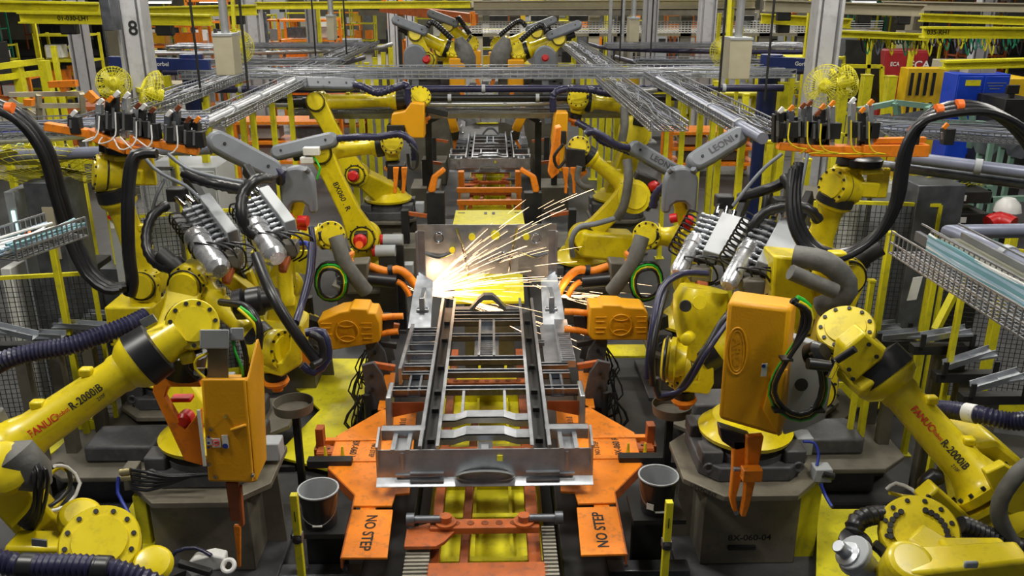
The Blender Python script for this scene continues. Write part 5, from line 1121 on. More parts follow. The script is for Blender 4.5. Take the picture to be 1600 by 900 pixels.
# ------------------------------------------------------------------ cable trays, pipes and posts
TEA = mat('teal_cable', (.15, .32, .36), .5); PLB = mat('pale_blue_cable', (.35, .5, .62), .5)
def tray(name, label, p0, p1, wd, dp, ncross=None, group='wire cable trays', cables=0, m=WIR, nl=8, r=.006, floor=None, pale=False):
    """wire mesh basket running p0 -> p1 (same height), width wd to the right of travel"""
    p0 = V(p0); p1 = V(p1); d = (p1-p0); L = d.length; d.normalize(); sd = d.cross(V((0, 0, 1)))
    t = thing(name, label, 'cable tray', (p0+p1)/2, group)
    mb = MB(); up = V((0, 0, 1))
    for i in range(nl+1):
        o = sd*(wd*i/nl); mb.bar(p0+o, p1+o, r*2)
    for h in (dp*.5, dp):
        for o in (0, wd): mb.bar(p0+sd*o+up*h, p1+sd*o+up*h, r*2.2)
    n = ncross or int(L/.12)
    for i in range(n+1):
        q = p0+d*(L*i/n)
        mb.bar(q, q+sd*wd, r*1.6, up=d)
        mb.bar(q, q+up*dp, r*1.6, up=d); mb.bar(q+sd*wd, q+sd*wd+up*dp, r*1.6, up=d)
    part(t, 'wire_basket', mb, m, stuff=True)
    rr = random.Random(int(abs(p0.x*31+p0.y*7))+3)
    if cables:
        cb = [MB(), MB(), MB()]
        for i in range(cables):
            o = rr.uniform(.04, .96)*wd; zz = rr.uniform(.01, dp*.8); P = []
            for k in range(int(L/.35)+2):
                P.append(p0+d*min(L, k*.35)+sd*min(wd*.97, max(wd*.03, o+rr.uniform(-.05, .05)))+up*(zz+rr.uniform(-.01, .015)))
            cb[i % 3].tube(spline(P, .12), rr.uniform(.006, .012), 5)
        for c_, mm, nm in zip(cb, (WHT, TEA, PLB) if pale else (WIR, STD, PIP), ('grey_cables', 'blue_grey_cables', 'teal_cables')): part(t, nm, c_, mm, stuff=True)
    if floor: part(t, 'tray_floor', MB().hexa([p0-up*.02, p0+sd*wd-up*.02, p1+sd*wd-up*.02, p1-up*.02, p0-up*.01, p0+sd*wd-up*.01, p1+sd*wd-up*.01, p1-up*.01]), floor)
    return t
def pipe(label, pts, r, m=PIP, bands=(), cat='pipe', name='service_pipe', grp='service pipes'):
    P = [V(p) for p in pts]; t = thing(name, label, cat, P[0], grp)
    part(t, 'tube', MB().tube(spline(P, .6) if len(P) > 2 else P, r, 12), m)
    for q in bands:
        i = q*(len(P)-1); k = min(int(i), len(P)-2); c = P[k].lerp(P[k+1], i-k); d = (P[k+1]-P[k]).normalized()
        part(t, 'pipe_bracket', MB().cyl(c-d*.03, c+d*.03, r*1.25, n=12), GRY)
    return t
def post(label, p, w=.075, z1=None, m=FYEL, z0=0, cat='post', grp='yellow steel posts', name='steel_post'):
    p = V(p); t = thing(name, label, cat, (p.x, p.y, z0), grp)
    part(t, 'tube', MB().b2((p.x-w/2, p.y-w/2, z0), (p.x+w/2, p.y+w/2, z1 or p.z)), m, bevel=.006)
    part(t, 'cap', MB().b2((p.x-w/2-.006, p.y-w/2-.006, (z1 or p.z)), (p.x+w/2+.006, p.y+w/2+.006, (z1 or p.z)+.02)), m)
    if z0 == 0: part(t, 'foot', MB().b2((p.x-w, p.y-w, 0), (p.x+w, p.y+w, .015)), m)
    return t
ZT = 3.0
tray('cable_tray', 'wide wire mesh cable tray crossing the whole line overhead', (-5.3, 16.1, ZT), (5.3, 16.1, ZT), 1.0, .14, cables=34, nl=14, r=.008, m=WR2)
tray('cable_tray', 'lower flat tray directly beneath the wide crossing tray', (-3.3, 15.2, 2.45), (3.1, 15.2, 2.45), .4, .08, cables=10)
pipe('navy crossing pipe nearest the crossing cable tray', [(-5.2, 14.8, 2.86), (5, 14.8, 2.86)], .06, NAV, (.1, .3, .5, .7, .9))
pipe('black crossing pipe under the navy one', [(-4.0, 14.7, 2.72), (3.4, 14.7, 2.72)], .055, BLK, (.2, .45, .65, .85))
pipe('silver crossing pipe with a raised bend on the right', [(-4.6, 14.75, 2.62), (.8, 14.75, 2.62), (1.4, 14.75, 2.72), (2.76, 14.3, 2.9)], .05, PIS, (.3, .6))
solo('galvanised_beam', MB().b2((-3.1, 14.95, 2.34), (3.1, 15.1, 2.44)), STL, 'thin galvanised beam carrying the crossing cable tray', 'beam', bevel=.005)
for s in (-1, 1):
    xi = 2.2 if s > 0 else -2.95
    tray('cable_tray', 'inner wire tray running towards the camera on the %s of the line' % SIDE[s], (xi, 14.6, ZT), (xi, 9.4 if s > 0 else 9.8, ZT), .42, .10, cables=8)
    xo = 3.15 if s > 0 else -4.1
    tray('cable_tray', 'outer wire tray running towards the camera on the %s of the line' % SIDE[s], (xo+(0 if s > 0 else .0), 15, ZT), (xo, 9.2, ZT), .5, .12, cables=12)
    pipe('long pale pipe running beside the %s wire trays' % SIDE[s], [(s*2.78-(0.38 if s < 0 else 0), 14.4, ZT+.05), (s*2.78-(0.38 if s < 0 else 0), 8.6, ZT+.05)], .06, PIS if s < 0 else PIP, (.15, .4, .62, .85))
    for i, y in enumerate((8.9, 9.9, 10.9, 12.0, 13.1, 14.3)):
        x = s*2.95-(0.3 if s < 0 else 0); o = ('first', 'second', 'third', 'fourth', 'fifth', 'sixth')[i]
        post('%s yellow post from the camera under the %s pipe' % (o, SIDE[s]), (x, y, 2.96))
    for i, y in enumerate((9.4, 11.2, 13.0, 14.8)):
        x = s*3.85-(0.35 if s < 0 else 0); o = ('first', 'second', 'third', 'fourth')[i]
        post('%s yellow post from the camera under the outer %s tray' % (o, SIDE[s]), (x, y, 2.96), w=.09)
# far side of the second station
for s in (-1, 1):
    for i, y in enumerate((17, 18.2, 19.4, 20.8, 22.4, 24)):
        post('%s yellow post beyond the crossing tray, %s of the far robots' % (('first', 'second', 'third', 'fourth', 'fifth', 'sixth')[i], SIDE[s]), (s*2.6-.1, y, 2.9), w=.11)
    tray('cable_tray', 'wire tray beyond the crossing tray on the %s of the line' % SIDE[s], (s*2.75-.3, 24.5, ZT), (s*2.75-.3, 16.6, ZT), .6, .1, 60, cables=14)
    tray('cable_tray', 'broad wire tray spreading sideways beyond the crossing tray on the %s' % SIDE[s], (min(s*3, s*6.2), 18.5, ZT), (max(s*3, s*6.2), 18.5, ZT), .7, .1, 30, cables=20)
    tray('cable_tray', 'distant sideways wire tray at the third station on the %s' % SIDE[s], (min(s*3, s*8.2), 23.5, ZT), (max(s*3, s*8.2), 23.5, ZT), .9, .1, 40, cables=16)
    pipe('navy pipe bending away sideways on the %s beyond the crossing tray' % SIDE[s], [(s*3.0, 21, 2.9), (s*3.4, 18.9, 2.9), (s*4.6, 17.6, 2.9), (s*6.4, 17.4, 2.9)], .06, NAV, (.4, .7))
    pipe('second navy pipe farther back on the %s, bending sideways' % SIDE[s], [(s*2.9, 26, 2.9), (s*3.3, 24, 2.9), (s*5.6, 22.8, 2.9), (s*8.5, 22.6, 2.9)], .06, NAV if s > 0 else PIS, (.4, .7))
# tray and pipe near the right edge
e0 = pz(1408, 388, ZT)
tray('cable_tray', 'large nearby wire tray full of pale cables at the right edge', (2.42, 4.85, ZT), (2.46, 3.1, ZT), -.24, .13, 34, cables=60, r=.004, pale=True)
t = thing('steel_channel', 'long folded steel channel beside the large wire tray at the right edge', 'channel', (2.9, 4.6, ZT))
part(t, 'channel_floor', MB().b2((2.72, 3.1, ZT), (2.98, 5.1, ZT+.012)), mat('olive_steel', (.14, .14, .10), .5, .3))
part(t, 'channel_lip', MB().b2((2.69, 3.1, ZT), (2.72, 5.1, ZT+.06)), STD); part(t, 'channel_lip', MB().b2((2.98, 3.1, ZT), (3.0, 5.1, ZT+.05)), WIR)
split(t, 'rim_wire', MB().bar((2.735, 3.1, ZT+.1), (2.735, 5.12, ZT+.1), .01).bar((2.965, 3.1, ZT+.1), (2.965, 5.12, ZT+.1), .01), WIR)
tray('cable_tray', 'narrow wire ladder with white cable coils beyond the steel channel', (3.2, 4.9, ZT-.15), (3.2, 3.1, ZT-.15), -.30, .08, 16, cables=16, m=WHT, r=.004)
a_ = J(1492, 364, 5.45); b_ = J(1610, 356, 5.7)
t = pipe('pale blue pipe turning a corner at the right edge above the wire tray', [a_+V((.9, .05, 0)), a_+V((.05, .03, 0)), a_+V((.0, -.03, 0)), J(1560, 392, 5.0), J(1640, 430, 4.5)], .05, PIP, (.8,))
a_ = J(0, 365, 5.6)
tray('cable_tray', 'small nearby wire tray poking in at the left edge', pz(-40, 400, ZT), pz(74, 362, ZT), .32, .12, 14, cables=20, r=.005, pale=True)
part(thing('beacon', 'small red and amber beacon on the wire tray at the left edge', 'beacon', J(43, 375, 5.5)), 'red_lens', MB().cyl(J(44, 369, 5.5), J(44, 362, 5.5), .022), ORP)
bpy.data.objects['beacon'].location = bpy.data.objects['beacon'].location
part(bpy.data.objects['beacon'], 'amber_lens', MB().cyl(J(44, 376, 5.5), J(44, 369, 5.5), .02), AMB)
# broad bluish pipes behind the gripper frames
pipe('long pale blue pipe sloping along behind the right gripper frame', [J(1400, 244, 8.2), J(1620, 272, 7.6)], .06, PIP, (.6,)); pipe('dull pipe below the long pale blue pipe on the right', [J(1380, 258, 8.3), J(1620, 290, 7.7)], .05, STD)
tray('cable_tray', 'wire tray behind the right gripper frame', J(1360, 195, 9.5), J(1640, 212, 9.2), .8, .1, 30, cables=26)
pipe('pale blue pipe crossing behind the left black hoses', [J(-20, 244, 8.6), J(330, 232, 8.6)], .06, PIP, (.3, .7)); pipe('white pipe crossing high behind the left black hoses', [J(-20, 220, 9.0), J(160, 208, 9.4), J(330, 190, 10)], .05, WHT)
tray('cable_tray', 'wire tray behind the left gripper frame', J(-40, 200, 9.6), J(330, 186, 10.2), .9, .1, 34, cables=30)
pipe('thin blue pipe at the left edge above the pale pipe', [J(-20, 210, 9.0), J(75, 203, 9.2)], .02, BLU)
for lab, u, v, w_ in (('tall yellow post behind the sagging black hoses', 121, 240, .11), ('yellow post at the left edge under the small wire tray', 78, 362, .08), ('yellow post at the far left edge', 8, 218, .11), ('yellow post behind the left gripper frame', 313, 240, .1), ('yellow post left of the upright shell on the left', 342, 236, .09),
                      ('yellow post behind the right gripper forearm', 1335, 290, .11), ('yellow post right of the looping black hoses', 1392, 365, .075), ('yellow post behind the white sheet of paper', 1462, 418, .07), ('large yellow post carrying the corner pipe at the right edge', 1583, 362, .10), ('yellow post between the right cylinder packs and the gripper robot', 1262, 250, .1), ('yellow post farthest right behind the parts racks', 1515, 395, .06), ('yellow post with a cable behind the right cloth sleeve', 1362, 440, .06)):
    post(lab, pz(u, v, 2.4 if v < 400 else 2.0), w=w_*(.8 if u != 78 else .7))
solo('yellow_brace', MB().bar(J(1495, 450, 7.2), J(1462, 515, 7.1), .06), FYEL, 'slanting yellow brace between the posts on the right', 'brace')
# dark fence panels with wire mesh
def panel(label, P0, P1, z0, z1, mesh=.05, m=BLM, frame=FYEL, plate=None, r=.0025):
    P0 = V((P0[0], P0[1], 0)); P1 = V((P1[0], P1[1], 0)); d = P1-P0; L = d.length; d.normalize()
    t = thing('fence_panel', label, 'fence', ((P0+P1)/2).to_tuple()[:2]+(z0,), 'machine guard panels')
    Z = lambda p, z: V((p.x, p.y, z))
    for nm, a, b in (('frame_rail', Z(P0, z0), Z(P1, z0)), ('frame_rail', Z(P0, z1), Z(P1, z1)), ('frame_stile', Z(P0, z0), Z(P0, z1)), ('frame_stile', Z(P1, z0), Z(P1, z1))): part(t, nm, MB().bar(a, b, .035, up=V((0, 1, 0)) if nm == 'frame_stile' else V((0, 0, 1))), frame)
    mb = MB()
    for i in range(int(L/mesh)): q = P0+d*(i*mesh); mb.bar(Z(q, z0), Z(q, z1), r*2, up=V((0, 1, 0)))
    for i in range(int((z1-z0)/mesh)): mb.bar(Z(P0, z0+i*mesh), Z(P1, z0+i*mesh), r*2)
    part(t, 'wire_mesh', mb, m, stuff=True)
    if plate: part(t, 'toe_plate', MB().bar(Z(P0, z0+.12), Z(P1, z0+.12), .01, .24), plate)
    return t
for lab, a, b, z0, z1 in (('mesh guard left of the sagging hoses', (-5.6, 7.6), (-3.8, 7.9), .1, 1.9), ('mesh guard at the far left edge', (-7.2, 7.4), (-5.7, 7.6), .1, 1.9), ('mesh guard behind the left gripper robot', (-3.7, 8.9), (-2.6, 9.2), .1, 2.2), ('mesh guard behind the right gripper robot', (3.4, 8.6), (4.6, 8.4), .1, 2.4),
                          ('mesh guard right of the looping hoses', (4.7, 8.3), (6.0, 7.9), .1, 2.0), ('mesh guard behind the parts racks on the right', (6.1, 8.6), (7.8, 8.2), .1, 2.0)):
    panel(lab, a, b, z0, z1, plate=FYEL)
panel('grey steel mesh column behind the yellow post on the left', (-3.75, 8.7), (-3.2, 8.7), .1, 2.75, .07, WIR, STD)
panel('grey steel mesh strip right of the raised right wrist', (3.62, 8.7), (4.0, 8.7), .1, 2.75, .07, WIR, STD)
# ------------------------------------------------------------------ cabinets and boxes
def pbox(name, label, cat, u0, v0, u1, v1, y, dp, m, ground=False, bevel=.008, grp=None, extra=None):
    a = py(u0, v0, y); b = py(u1, v1, y)
    z0 = 0 if ground else b.z; x0, x1 = sorted((a.x, b.x))
    t = thing(name, label, cat, ((x0+x1)/2, y+dp/2, z0), grp)
    part(t, 'body', MB().b2((x0, y, z0), (x1, y+dp, a.z)), m, bevel=bevel)
    t['x0'] = x0; t['x1'] = x1; t['z1'] = a.z
    if extra: extra(t, x0, x1, z0, a.z, y)
    return t
def doors(n, m2=BLM, hm=BLM):
    def f(t, x0, x1, z0, z1, y):
        w_ = (x1-x0)/n
        for i in range(n):
            part(t, 'door', MB().b2((x0+w_*i+.02, y-.02, z0+.04), (x0+w_*(i+1)-.02, y, z1-.04)), m2, bevel=.005)
            part(t, 'handle', MB().b2((x0+w_*(i+1)-.1, y-.045, (z0+z1)/2-.08), (x0+w_*(i+1)-.07, y-.02, (z0+z1)/2+.08)), hm)
    return f
pbox('storage_cabinet', 'bright blue two door cabinet with yellow and faded notices', 'cabinet', 1497, 116, 1568, 180, 15.5, .5, BCB, True, extra=lambda t, x0, x1, z0, z1, y: (doors(2, BCB, BLM)(t, x0, x1, z0, z1, y), part(t, 'yellow_notice', MB().b2((x0+.15, y-.03, z1-.2), (x0+.42, y-.02, z1-.1)), FYEL), [part(t, 'faded_notice_line', MB().b2(((x0+x1)/2+.06+.03*k, y-.025, z1-.16-.05*k), (x1-.07-.05*k, y-.02, z1-.145-.05*k)), SHL) for k in range(3)]) and None)
pbox('vented_cabinet', 'yellow cabinet with tall black slots left of the blue cabinet', 'cabinet', 1420, 107, 1473, 172, 16.5, .35, YCB, True, extra=lambda t, x0, x1, z0, z1, y: [part(t, 'black_slot', MB().b2((x0+.06+i*.14, y-.01, z), (x0+.12+i*.14, y, z+.42)), BLM) for i in range(4) for z in (z1-.5, z1-1.05)] and None)
def eca(t, x0, x1, z0, z1, y):
    doors(2, RCB, BLM)(t, x0, x1, z0, z1, y)
    part(t, 'lettering', text_mb('ECA', ((x0+x1)*.5+.3, y-.03, z1-.32), (1, 0, 0), (0, 0, 1), .17, 1.1), WHT)
    part(t, 'lettering', text_mb('ECA', (x0+.24, y-.03, z1-.3), (1, 0, 0), (0, 0, 1), .09, .9), WHT)
pbox('storage_cabinet', 'dark red cabinet lettered ECA behind the yellow cabinet', 'cabinet', 1384, 79, 1441, 152, 20, .7, RCB, True, extra=eca)
pbox('work_desk', 'black desk with a monitor at the right edge', 'desk', 1572, 155, 1612, 200, 14.5, .9, BLM, True)
pbox('monitor', 'small black monitor on the black desk', 'monitor', 1575, 133, 1592, 147, 14.6, .06, BLM, extra=lambda t, x0, x1, z0, z1, y: part(t, 'stand', MB().b2(((x0+x1)/2-.04, y, z0-.12), ((x0+x1)/2+.04, y+.05, z0)), BLM) and None)
pbox('yellow_bin', 'yellow ledge behind the blue cabinet', 'cover', 1568, 123, 1612, 150, 16, .8, YCB, True)
for lab, u0, v0, u1, v1 in (('brown carton on top of the blue cabinet', 1534, 107, 1556, 116), ('tan carton on the left of the blue cabinet top', 1514, 104, 1532, 116)):
    pbox('carton', lab, 'carton', u0, v0, u1, v1, 15.7, .3, BEI)
def dropbox(label, u0, v0, u1, v1, y, dp=.4, m=BEI, grp='hanging beige junction boxes'):
    t = pbox('junction_box', label, 'junction box', u0, v0, u1, v1, y, dp, m, grp=grp)
    x = (t['x0']+t['x1'])/2
    part(t, 'drop_pipe', MB().cyl((x, y+dp/2, t['z1']), (x, y+dp/2, 8), .06), PIS)
    part(t, 'side_face', MB().b2((t['x0']-.005, y-.01, t['z1']-.02), (t['x1']+.005, y+dp, t['z1']+.01)), GRY)
    for q in (-.55, .6): part(t, 'hanger_rod', MB().cyl((x+q*.6, y-.2, 2.9), (x+q*.6, y-.2, 7.5), .018, n=8), BLM)
    return t
dropbox('large beige junction box hanging on the left above the trays', 331, 54, 368, 118, 13)
dropbox('large beige junction box hanging on the right above the trays', 1142, 60, 1171, 124, 13)
dropbox('small beige junction box hanging left of centre', 509, 24, 523, 63, 20)
dropbox('small beige junction box hanging right of centre', 984, 28, 998, 66, 20)
pbox('panel_box', 'grey wall box fixed to the left white column', 'box', 152, -12, 177, 48, 12.5, .3, STD)
# control cabinets near the left edge
pbox('control_cabinet', 'dark grey steel cabinet with a tan strip behind the sagging hoses', 'cabinet', 35, 286, 110, 420, 8.6, .6, STD, True, extra=lambda t, x0, x1, z0, z1, y: part(t, 'tan_strip', MB().b2((x0+.15, y-.015, z1-.8), (x0+.26, y, z1-.25)), BEI) and None)
pbox('control_cabinet', 'pale cabinet with a bluish screen at the left edge', 'cabinet', 5, 300, 40, 400, 8.9, .5, GRY, True, extra=lambda t, x0, x1, z0, z1, y: part(t, 'screen', MB().b2((x0+.05, y-.02, z1-.55), (x1-.02, y, z1-.2)), SCR) and None)
pbox('pendant_box', 'small yellow control box with red button below a red sign on the left', 'control box', 168, 330, 183, 358, 8.3, .12, WHT, extra=lambda t, x0, x1, z0, z1, y: (part(t, 'yellow_face', MB().b2((x0, y-.01, (z0+z1)/2), (x1, y, z1)), FYEL), part(t, 'red_button', MB().lathe(((x0+x1)/2, y-.01, z1-.05), (0, -1, 0), [(0, .025), (.03, .025)], 14), RED)) and None)
solo('pendant_stand', MB().b2(V((J(175, 350, 8.42).x-.04, 8.45, 0)), V((J(175, 350, 8.42).x+.04, 8.53, J(175, 330, 8.42).z))), GRY, 'slim grey stand behind the small yellow control box', 'stand')
pbox('grey_cabinet', 'large pale grey cabinet behind the left cylinder packs', 'cabinet', 222, 262, 345, 330, 9.6, .7, GRY, True, extra=doors(3, GRY))
pbox('grey_cabinet', 'grey steel cabinet behind the right cylinder packs', 'cabinet', 1255, 310, 1330, 360, 9.8, .7, TAU, True, extra=doors(2, TAU))
pbox('steel_sheet_cabinet', 'tall bare steel cabinet right of the looping hoses', 'cabinet', 1436, 290, 1491, 400, 8.4, .5, STD, True)
pbox('white_box', 'white carton standing on the grey bench left of the steel cabinet', 'box', 1350, 268, 1372, 300, 8.8, .3, WHT); pbox('white_box', 'narrow white box right of the white carton', 'box', 1374, 275, 1388, 300, 8.9, .2, WHT)
pbox('grey_bench', 'pale grey bench cabinet under the white carton', 'cabinet', 1345, 300, 1440, 358, 8.85, .6, GRY, True)
for i, (a, lab) in enumerate(((288, 'uppermost'), (322, 'middle'), (348, 'lowest'))):
    pbox('black_crate', '%s of the black crates at the right with white tags' % lab, 'crate', 1490, a+12, 1548-i*4, a+30, 8.6-i*.05, .5, BLM, grp='black crates on the right', extra=lambda t, x0, x1, z0, z1, y: part(t, 'white_tag', MB().b2((x0+.05, y-.01, z0+.03), (x0+.14, y, z0+.09)), WHT) and None)
solo('red_bundle', MB().tube(spline([J(1545, 350, 8.3), J(1562, 344, 8.3), J(1582, 352, 8.2)], .05), .09, 10), RED, 'red cloth bundle by the black crates', 'bundle')
solo('white_dome', MB().lathe(J(1573, 330, 8.6), (0, 0, 1), [(0, .14), (.08, .12), (.14, .06)], 18), WHT, 'white rounded cover beyond the red bundle', 'cover')
t = thing('paper_sheet', 'tilted sheet of white printed paper fixed to the guard on the right', 'paper', J(1430, 470, 7.4)); part(t, 'sheet', MB().prism([J(1427, 434, 7.4), J(1442, 432, 7.4), J(1432, 468, 7.4), J(1417, 470, 7.4)], (0, .006, 0)), WHT)
# ------------------------------------------------------------------ parts racks
def channel_part(label, a, b, y, grp):
    p = J(*a, y); q = J(*b, y); d = (q-p).normalized(); t = thing('formed_steel_channel', label, 'steel part', (p+q)/2-V((0, 0, .03)), grp)
    part(t, 'web', MB().bar(p, q, .11, .008), STL)
    sd = d.cross(V((0, 0, 1))).normalized()
    for s in (-1, 1): part(t, 'flange', MB().bar(p+sd*s*.055+V((0, 0, .02)), q+sd*s*.055+V((0, 0, .02)), .008, .05), STL)
    part(t, 'flared_end', MB().bar(q-d*.18, q, .10, .02, w1=.2), STL)
for i, (a, b, y) in enumerate((((1362, 512), (1402, 509), 7.6), ((1375, 528), (1438, 522), 7.2), ((1442, 530), (1512, 517), 6.9), ((1477, 573), (1550, 550), 6.7), ((1520, 607), (1595, 585), 6.4))):
    channel_part(('short steel channel at the back of the right rack', 'steel channel second from the back on the right rack', 'flared steel channel in the middle of the right rack', 'flared steel channel nearer the front of the right rack', 'flared steel channel nearest the front of the right rack')[i], a, b, y, 'formed channels on the right rack')
    m_ = V(((J(*a, y).x+J(*b, y).x)/2, y, J(*a, y).z-.05)); t = thing('rack_stand', 'dark stand under the %s channel of the right rack' % ('rearmost', 'second', 'middle', 'fourth', 'front')[i], 'stand', (m_.x, m_.y, 0), 'rack stands')
    part(t, 'upright', MB().b2((m_.x-.05, y-.02, 0), (m_.x+.05, y+.08, m_.z-.08)), TAU); part(t, 'rest_bar', MB().b2((m_.x-.28, y-.05, m_.z-.08), (m_.x+.28, y+.05, m_.z)), BLM)
    split(t, 'stop_finger', MB().b2((m_.x-.24, y-.07, m_.z), (m_.x-.2, y-.05, m_.z+.12)).b2((m_.x+.2, y-.07, m_.z), (m_.x+.24, y-.05, m_.z+.12)), BLM)
for i, (a, b, y) in enumerate((((218, 497), (135, 493), 8.2), ((172, 513), (88, 508), 7.6), ((100, 527), (58, 525), 7.2), ((56, 528), (-10, 513), 7.0))):
    channel_part(('steel channel at the back of the left rack', 'steel channel second from the back on the left rack', 'short steel channel in the left rack', 'steel channel reaching off the left edge')[i], a, b, y, 'formed channels on the left rack')
    m_ = V(((J(*a, y).x+J(*b, y).x)/2, y, J(*a, y).z-.05)); t = thing('rack_stand', 'dark stand under the %s channel of the left rack' % ('rearmost', 'second', 'third', 'front')[i], 'stand', (m_.x, m_.y, 0), 'rack stands')
    part(t, 'upright', MB().b2((m_.x-.05, y-.02, 0), (m_.x+.05, y+.08, m_.z-.08)), TAU); part(t, 'rest_bar', MB().b2((m_.x-.28, y-.05, m_.z-.08), (m_.x+.28, y+.05, m_.z)), BLM)
# dark cabinets and perforated guards behind the racks
for i, (u0, v0, u1, y, m_) in enumerate(((60, 440, 105, 8.9, STD), (120, 418, 150, 9.4, BLM), (155, 420, 200, 9.2, STD), (0, 420, 22, 8.6, WHT), (1375, 430, 1420, 8.9, STD), (1425, 410, 1450, 9.2, TAU), (1470, 430, 1530, 9.6, BLM), (1395, 390, 1425, 9.6, GRY))):
    pbox('machine_housing', 'plain %s machine housing %s' % (('dark grey', 'black', 'dark grey', 'white', 'dark grey', 'olive', 'black', 'pale grey')[i], ('left of the sagging hoses', 'behind the low hose loop', 'right of the low hose loop', 'at the left edge', 'behind the rearmost right channel', 'under the paper sheet', 'behind the slanting brace', 'above the paper sheet')[i]), 'machine', u0, v0, u1, v0+30, y, .5, m_, True, grp='machine housings')
for s in (-1, 1):
    for i in range(2):
        x = (-3.15-.75*i) if s < 0 else (3.2+.75*i)
        solo('perforated_toe_plate', MB().b2((x-.22, 8.4, .12), (x+.22, 8.42, .42)), FYEL, '%s yellow perforated plate low on the %s guard' % (('inner', 'outer')[i], SIDE[s]), 'plate')
# ------------------------------------------------------------------ wire cage fans
def fan(label, c, ax, R=.38, stand=True, tilt=0, to=None):
    c = V(c); t = thing('cage_fan', label, 'fan', c-V((0, 0, R)), 'yellow cage fans'); a, b, d = frame(V(ax))
    mb = MB()
    for q in range(6): mb.ring(c+d*(.11*math.cos(q/5*PI/2)), ax, R*math.sin(PI/2*(q+1.2)/6.2), .0032, 26, 4)
    for i in range(32):
        q = 2*PI*i/32; e = a*math.cos(q)+b*math.sin(q)
        mb.tube([c+d*.13+e*R*.12, c+d*.11+e*R*.55, c+d*.06+e*R*.88, c+e*R, c-d*.06+e*R*.88, c-d*.10+e*R*.5], .003, 4)
    part(t, 'wire_cage', mb, FYEL, stuff=True)
    for i in range(4):
        q = PI/2*i+.4; e = a*math.cos(q)+b*math.sin(q); g = a*math.cos(q+.7)+b*math.sin(q+.7)
        part(t, 'blade', MB().prism([c+e*.05, c+e*R*.85-d*.03, c+(e+g).normalized()*R*.9, c+g*R*.7+d*.04, c+g*.05], d*.006), mat('fan_blade_yellow', (.45, .42, .08), .5) if i == 0 else bpy.data.materials['fan_blade_yellow'])
    part(t, 'hub', MB().lathe(c-d*.12, d, [(0, .09), (.14, .09), (.2, .05)], 16), FYEL)
    part(t, 'mount_arm', MB().bar(c-d*.12, V(to) if to else c-d*.35+V((0, 0, -.1)), .06), FYEL)
    return t
fan('yellow cage fan right of the left white column', J(238, 146, 11.4), (-.75, -.55, .35), .30, to=J(215, 140, 12.95))
fan('yellow cage fan partly behind the left white column', J(178, 130, 12.5), (.3, -.8, .3), .24, to=J(195, 125, 13))
fan('large faint cage fan behind the sagging hoses on the left', J(75, 258, 8.9), (.1, -.45, -.85), .62)
fan('yellow cage fan in front of the right white column', J(1290, 135, 11.6), (-.6, -.75, .2), .29, to=J(1290, 125, 12.95))
fan('yellow cage fan seen edge-on right of the right column', J(1325, 128, 11.4), (.85, -.4, .3), .22, to=J(1300, 110, 12.95))
fan('small yellow cage fan behind the right junction box', J(1132, 80, 14.2), (-.5, -.8, .1), .24, to=J(1132, 80, 14.2)+V((0, .3, 5)))
fan('faint yellow cage fan below the right wire trays', J(1460, 285, 9.2), (0, -.4, -.9), .55)
fan('distant yellow cage fan beyond the left junction box', J(372, 72, 16), (.6, -.7, .2), .3, to=J(372, 72, 16)+V((.1, .3, 5)))
# ------------------------------------------------------------------ columns, beams, jibs
def column(label, u, v, y, wd, m=COL, num=None, h=11.8):
    p = py(u, v, y); t = thing('steel_column', label, 'column', (p.x, y, 0), 'white steel columns')
    x = p.x; part(t, 'web', MB().b2((x-wd/2, y+.14, 0), (x+wd/2, y+.17, h)), m)
    for q in (-1, 1): part(t, 'flange', MB().b2((x+q*wd/2-.02, y, 0), (x+q*wd/2+.02, y+.32, h)), m)
    part(t, 'face_plate', MB().b2((x-wd*.3, y+.03, 0), (x+wd*.3, y+.06, h)), m)
    part(t, 'base_plate', MB().b2((x-wd*.9, y-.15, 0), (x+wd*.9, y+.45, .04)), m)
    if num: part(t, 'painted_number', text_mb(num, (x+wd*.1, y-.005+.03, p.z), (1, 0, 0), (0, 0, 1), .2, 1), INK)
    return t
column('large white column on the left marked with an 8', 203, 45, 12.9, .34, num='8')
column('large white column on the right beside the cage fan', 1294, 60, 12.9, .34)
column('distant white column left of the tall white one', 118, 50, 24, .42)
column('distant pale column right of the left junction box', 394, 40, 24, .42); column('distant pale column left of centre', 487, 25, 30, .4)
column('distant white column right of centre', 1018, 30, 26, .36); column('distant pale column left of the right junction box', 1106, 40, 24, .40)
column('slim distant column behind the far gantry', 612, 30, 34, .3); column('second slim distant column behind the far gantry', 640, 35, 34, .3)
column('distant column at the right behind the green frames', 1540, 40, 26, .4)
def beam(label, a, b, y0, y1, h, m=FYEL, w_=.16, txt=None, name='crane_beam', trolleys=0):
    h *= .62; w_ *= .8
    p = py(*a, y0); q = py(*b, y1); t = thing(name, label, 'crane beam', (p+q)/2, 'overhead crane beams')
    for dz, hh, ww in ((0, .03, w_*1.6), (-h, .03, w_*1.6)): part(t, 'flange', MB().bar(p+V((0, 0, dz)), q+V((0, 0, dz)), ww, hh), m)
    part(t, 'web', MB().bar(p+V((0, 0, -h/2)), q+V((0, 0, -h/2)), .03, h), m)
    if txt: c = p.lerp(q, txt[1])+V((0, -.03, -h/2)); part(t, 'lettering', text_mb(txt[0], c, (q-p), (0, 0, 1), h*.5, 1), INK)
    for i in range(trolleys):
        c = p.lerp(q, (i+.5)/trolleys)-V((0, 0, h+.1)); part(t, 'trolley', MB().box(c, (.28, .18, .18)), BLM, bevel=.02)
    return t
beam('yellow crane beam at the top left corner', (-10, 2), (155, 5), 14, 14, .22); beam('yellow crane beam left, stencilled 01-030-LH1', (30, 20), (330, 24), 16, 16, .26, txt=('01-030-LH1', .28), trolleys=2)
